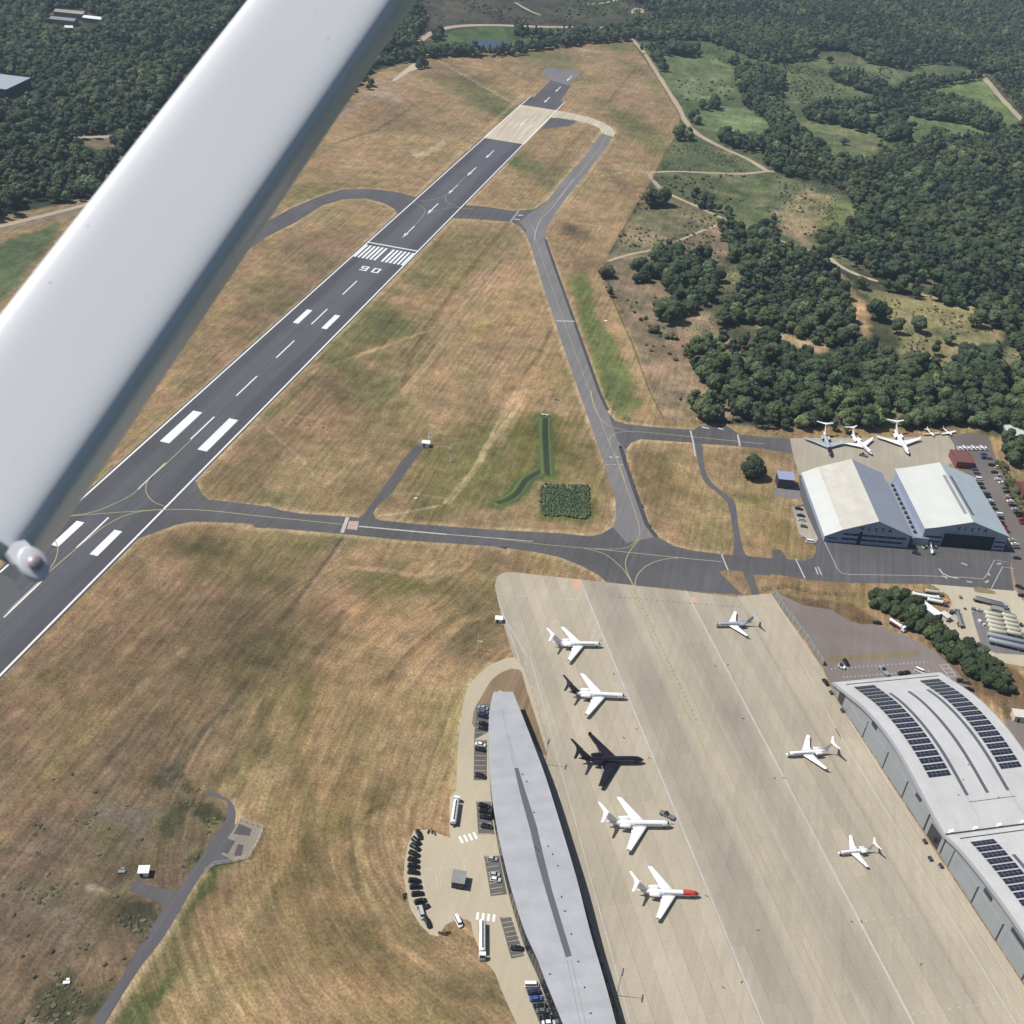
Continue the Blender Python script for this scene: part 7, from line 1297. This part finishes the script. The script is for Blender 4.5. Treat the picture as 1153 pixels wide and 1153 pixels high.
# low scrub: heath at the top, meadow margins
sb = []
for poly, sp, th in ((K(300, 0, A_, [(640, -60), (2600, -60), (2600, 40), (1700, 60), (1153, 110), (860, 100), (700, 80)]), 13, -.02), (K(580, 0, A_, [(600, 240), (900, 250), (1100, 200), (1153, 300), (960, 420), (760, 500), (740, 470)]), 16, .06), (K(580, 0, A_, [(690, 590), (1000, 700), (980, 745), (620, 740)]), 5, -.02), (K(580, 0, A_, [(590, 790), (1100, 1020), (1153, 1150), (420, 1130), (520, 860)]), 7, .0),
                     (K(580, 0, A_, [(620, 760), (1153, 750), (1153, 1000), (930, 950), (760, 880)]), 9, .04), (K(853, 0, A_, [(0, 750), (280, 770), (400, 830), (400, 900), (200, 1060), (0, 980)]), 6, .02), (K(853, 0, A_, [(100, 270), (640, 300), (500, 400), (200, 470)]), 8, .0), (K(853, 0, A_, [(980, 320), (1153, 330), (1153, 520)]), 6, -.1), (K(853, 0, A_, [(0, 260), (300, 300), (200, 460), (0, 380)]), 9, -.02), (K(580, 0, A_, [(860, 180), (1153, 260), (1153, 330), (960, 300), (880, 260)]), 8, -.04),
                     (K(853, 240, A_, [(430, 330), (720, 350), (930, 410), (1065, 500), (900, 570), (800, 700), (600, 600), (560, 440)]), 6, .03), (K(560, 220, A_, [(900, 250), (1153, 330), (1000, 560), (860, 640), (700, 480), (960, 400)]), 4, -.02), (K(853, 240, A_, [(0, 330), (420, 360), (330, 560), (0, 520)]), 4.5, .0), (K(853, 240, A_, [(1080, 580), (1153, 590), (1153, 700), (1030, 640)]), 4, .0), (K(853, 240, A_, [(0, 900), (1000, 920), (1000, 950), (0, 960)]), 4, .04), (K(0, 853, A_, [(250, 900), (420, 840), (560, 600), (690, 640), (640, 800), (520, 920), (440, 1060), (330, 1153), (120, 1153)]), 1.7, .07), (K(0, 853, A_, [(-60, 500), (560, 450), (420, 840), (100, 1100), (-60, 1100)]), 2.4, .16), (K(0, 853, A_, [(200, 150), (560, 150), (560, 420), (100, 420)]), 2.4, .17), (K(0, 853, A_, [(690, 250), (800, 180), (960, 190), (960, 260), (900, 340), (840, 300), (760, 300), (720, 330)]), 1.8, .05), (K(0, 853, A_, [(780, 480), (870, 400), (860, 440), (800, 480)]), 2.2, -.2), (K(0, 853, A_, [(690, 100), (780, 0), (820, 0), (760, 100), (880, 140), (850, 160)]), 1.8, .02)):
    q = fill(poly, sp, .5); 
    if len(q): q = q[fbm(q[:, 0], q[:, 1], sp*6, 13, 3) > th]; sb.append(np.concatenate([q, np.full((len(q), 1), min(1.35, max(.28, sp/9)))], 1))
sb = np.concatenate(sb); print('SCRUB', len(sb))
bs = [next(q for q in COL.objects if q.type == 'MESH' and q.data == BU_[v]) for v in range(3)]
near = (np.hypot(sb[:, 0]-CAM[0], sb[:, 1]-CAM[1]) < 620) & (sb[:, 0] < 330)
so = scatter('scrub', sb[:, :2], sb[:, 2]*RNG.uniform(.35, 1.35, len(sb))*np.where(near, 1.5, 1), RNG.integers(0, 3, len(sb)), bs, 3, np.where(near, .38, .85)); so['label'] = 'low scrub and gorse scattered over the heath'; so['category'] = 'scrub'
# reed bed and the overgrown ditch: clumps nobody could count
rb = crown(140, .9, 1.1, 3, 60, foliage('reed_foliage', (.082, .125, .070), (.10, .14, .08)), .0, True)
def clump(name, polys, sp, label, cat, sc):
    q = np.concatenate([fill(p_, sp, .5) for p_ in polys]); q = q[fbm(q[:, 0], q[:, 1], 7, 3, 3) > -.24]; src = bpy.data.objects.new(name, rb); COL.objects.link(src); src.location = (*q[0], 0); src.scale = (sc,)*3
    tag(src, label+', the clump at its very corner', cat); so = scatter(name+'_bed', q[1:], RNG.uniform(.7, 1.2, len(q)-1)*sc, np.zeros(len(q)-1, int), [src], 5); so['label'] = label; so['category'] = cat
clump('reed', [K(560, 440, A_, [(188, 415), (205, 405), (390, 412), (398, 425), (400, 550), (385, 557), (195, 540), (185, 520)])], 1.05, 'dense dark green rectangle of reeds in the grass', 'reeds', 1.0)
# dark water in the cut ditch with sloping banks
for i in range(26):
    t_ = i/25; p = at(1124+36*t_+random.uniform(-2, 2), 522+72*t_+random.uniform(-2, 2)); bush(p[0], p[1], random.uniform(1.3, 2.1), 'green bush in the hedge along the right side of the hangar car park', 'hedge along the hangar car park')
def ditch(pts, w, name):
    P = smooth_line(W(K(560, 440, A_, pts)), 4); mb = MB()
    sec = [(-w, .10), (-w*.55, .45), (-w*.38, .10), (w*.38, .10), (w*.55, .45), (w, .10)]; rows = []
    for i, p in enumerate(P):
        t_ = P[min(i+1, len(P)-1)]-P[max(i-1, 0)]; t_ = t_/np.linalg.norm(t_); nn = np.array([-t_[1], t_[0]]); rows.append([(*(p+nn*a), z) for a, z in sec])
    m = len(sec)
    for i in range(len(rows)-1): mb.add(rows[i]+rows[i+1], [(j, j+1, m+j+1, m+j) for j in range(m-1)], 0)
    for k in range(len(mb.f)):
        if k % 5 == 2: mb.mi[k] = 1
    return tag(mb.build(name, [paved('ditch_bank_grass', g(92, 106, 62), var=.2), paved('weedy_ditch_floor', g(54, 68, 44), var=.3)]), kind='structure')
ditch([(210, 118), (208, 170), (213, 280), (218, 365)], 4.2, 'ditch'); ditch([(0, 487), (50, 470), (90, 440), (130, 385), (190, 348)], 4.0, 'ditch')
p = at(*K(560, 440, A_, [(205, 108)])[0]); r = empty('culvert', p, .1, 'small pale concrete culvert head at the top of the straight ditch', 'culvert'); b = MB(); b.box((0, 0, 0), (5, 1.2, 1.1)); b.build('headwall', M['hay'], r); b = MB(); b.tube((0, -.7, .5), (0, -.6, .5), .4, None, 10); b.build('pipe_mouth', M['void'], r)
# ================================================================== LIGHT, AIR, CAMERA
SUN_AZ, SUN_EL = math.radians(191), math.radians(57)
sd = Vector((math.cos(SUN_AZ)*math.cos(SUN_EL), math.sin(SUN_AZ)*math.cos(SUN_EL), math.sin(SUN_EL)))
ld = bpy.data.lights.new('sun', 'SUN'); ld.energy = 4.7; ld.angle = math.radians(.53); ld.color = (1, .955, .89); lo = bpy.data.objects.new('sun', ld); COL.objects.link(lo); lo.rotation_euler = (-sd).to_track_quat('-Z', 'Y').to_euler()
w = bpy.data.worlds.new('World'); SC.world = w; w.use_nodes = True; nt = w.node_tree; bg = nt.nodes['Background']; sk = nt.nodes.new('ShaderNodeTexSky'); sk.sky_type = 'NISHITA'; sk.sun_disc = False
sk.sun_elevation = SUN_EL; sk.sun_rotation = PI/2-SUN_AZ; sk.dust_density = 1.2; nt.links.new(sk.outputs[0], bg.inputs[0]); bg.inputs[1].default_value = .06
hm_ = bpy.data.materials.new('thin_summer_haze'); hm_.use_nodes = True; nt = hm_.node_tree; nt.nodes.remove(nt.nodes['Principled BSDF']); pv = nt.nodes.new('ShaderNodeVolumePrincipled'); pv.inputs['Color'].default_value = (.58, .76, 1.0, 1); pv.inputs['Density'].default_value = .000085; pv.inputs['Anisotropy'].default_value = .2
nt.links.new(pv.outputs[0], nt.nodes['Material Output'].inputs['Volume'])
mb = MB(); mb.box((0, 1500, -1.6), (18400, 21400, CAM[2]+6+1.6)); hz = mb.build('haze', hm_); tag(hz, kind='stuff')
cd = bpy.data.cameras.new('camera'); co = bpy.data.objects.new('camera', cd); COL.objects.link(co); SC.camera = co
R = Matrix((CR, CU, -CF)).transposed().to_4x4(); R.translation = Vector(CAM); co.matrix_world = R
cd.sensor_width = 36; cd.lens = FPX/1153*36; cd.clip_start = .05; cd.clip_end = 30000
cd.dof.use_dof = True; cd.dof.focus_distance = 700; cd.dof.aperture_fstop = 12
vs = SC.view_settings; SC.display_settings.display_device = 'sRGB'; vs.view_transform = 'Standard'; vs.look = 'None'; vs.exposure = .08; vs.gamma = 1; vs.use_curve_mapping = False
SC.render.film_transparent = False; SC.cycles.max_bounces = 6; SC.cycles.diffuse_bounces = 3; SC.cycles.glossy_bounces = 2; SC.cycles.transmission_bounces = 2; SC.cycles.volume_bounces = 0; SC.cycles.use_denoising = True; SC.cycles.caustics_reflective = False; SC.cycles.caustics_refractive = False
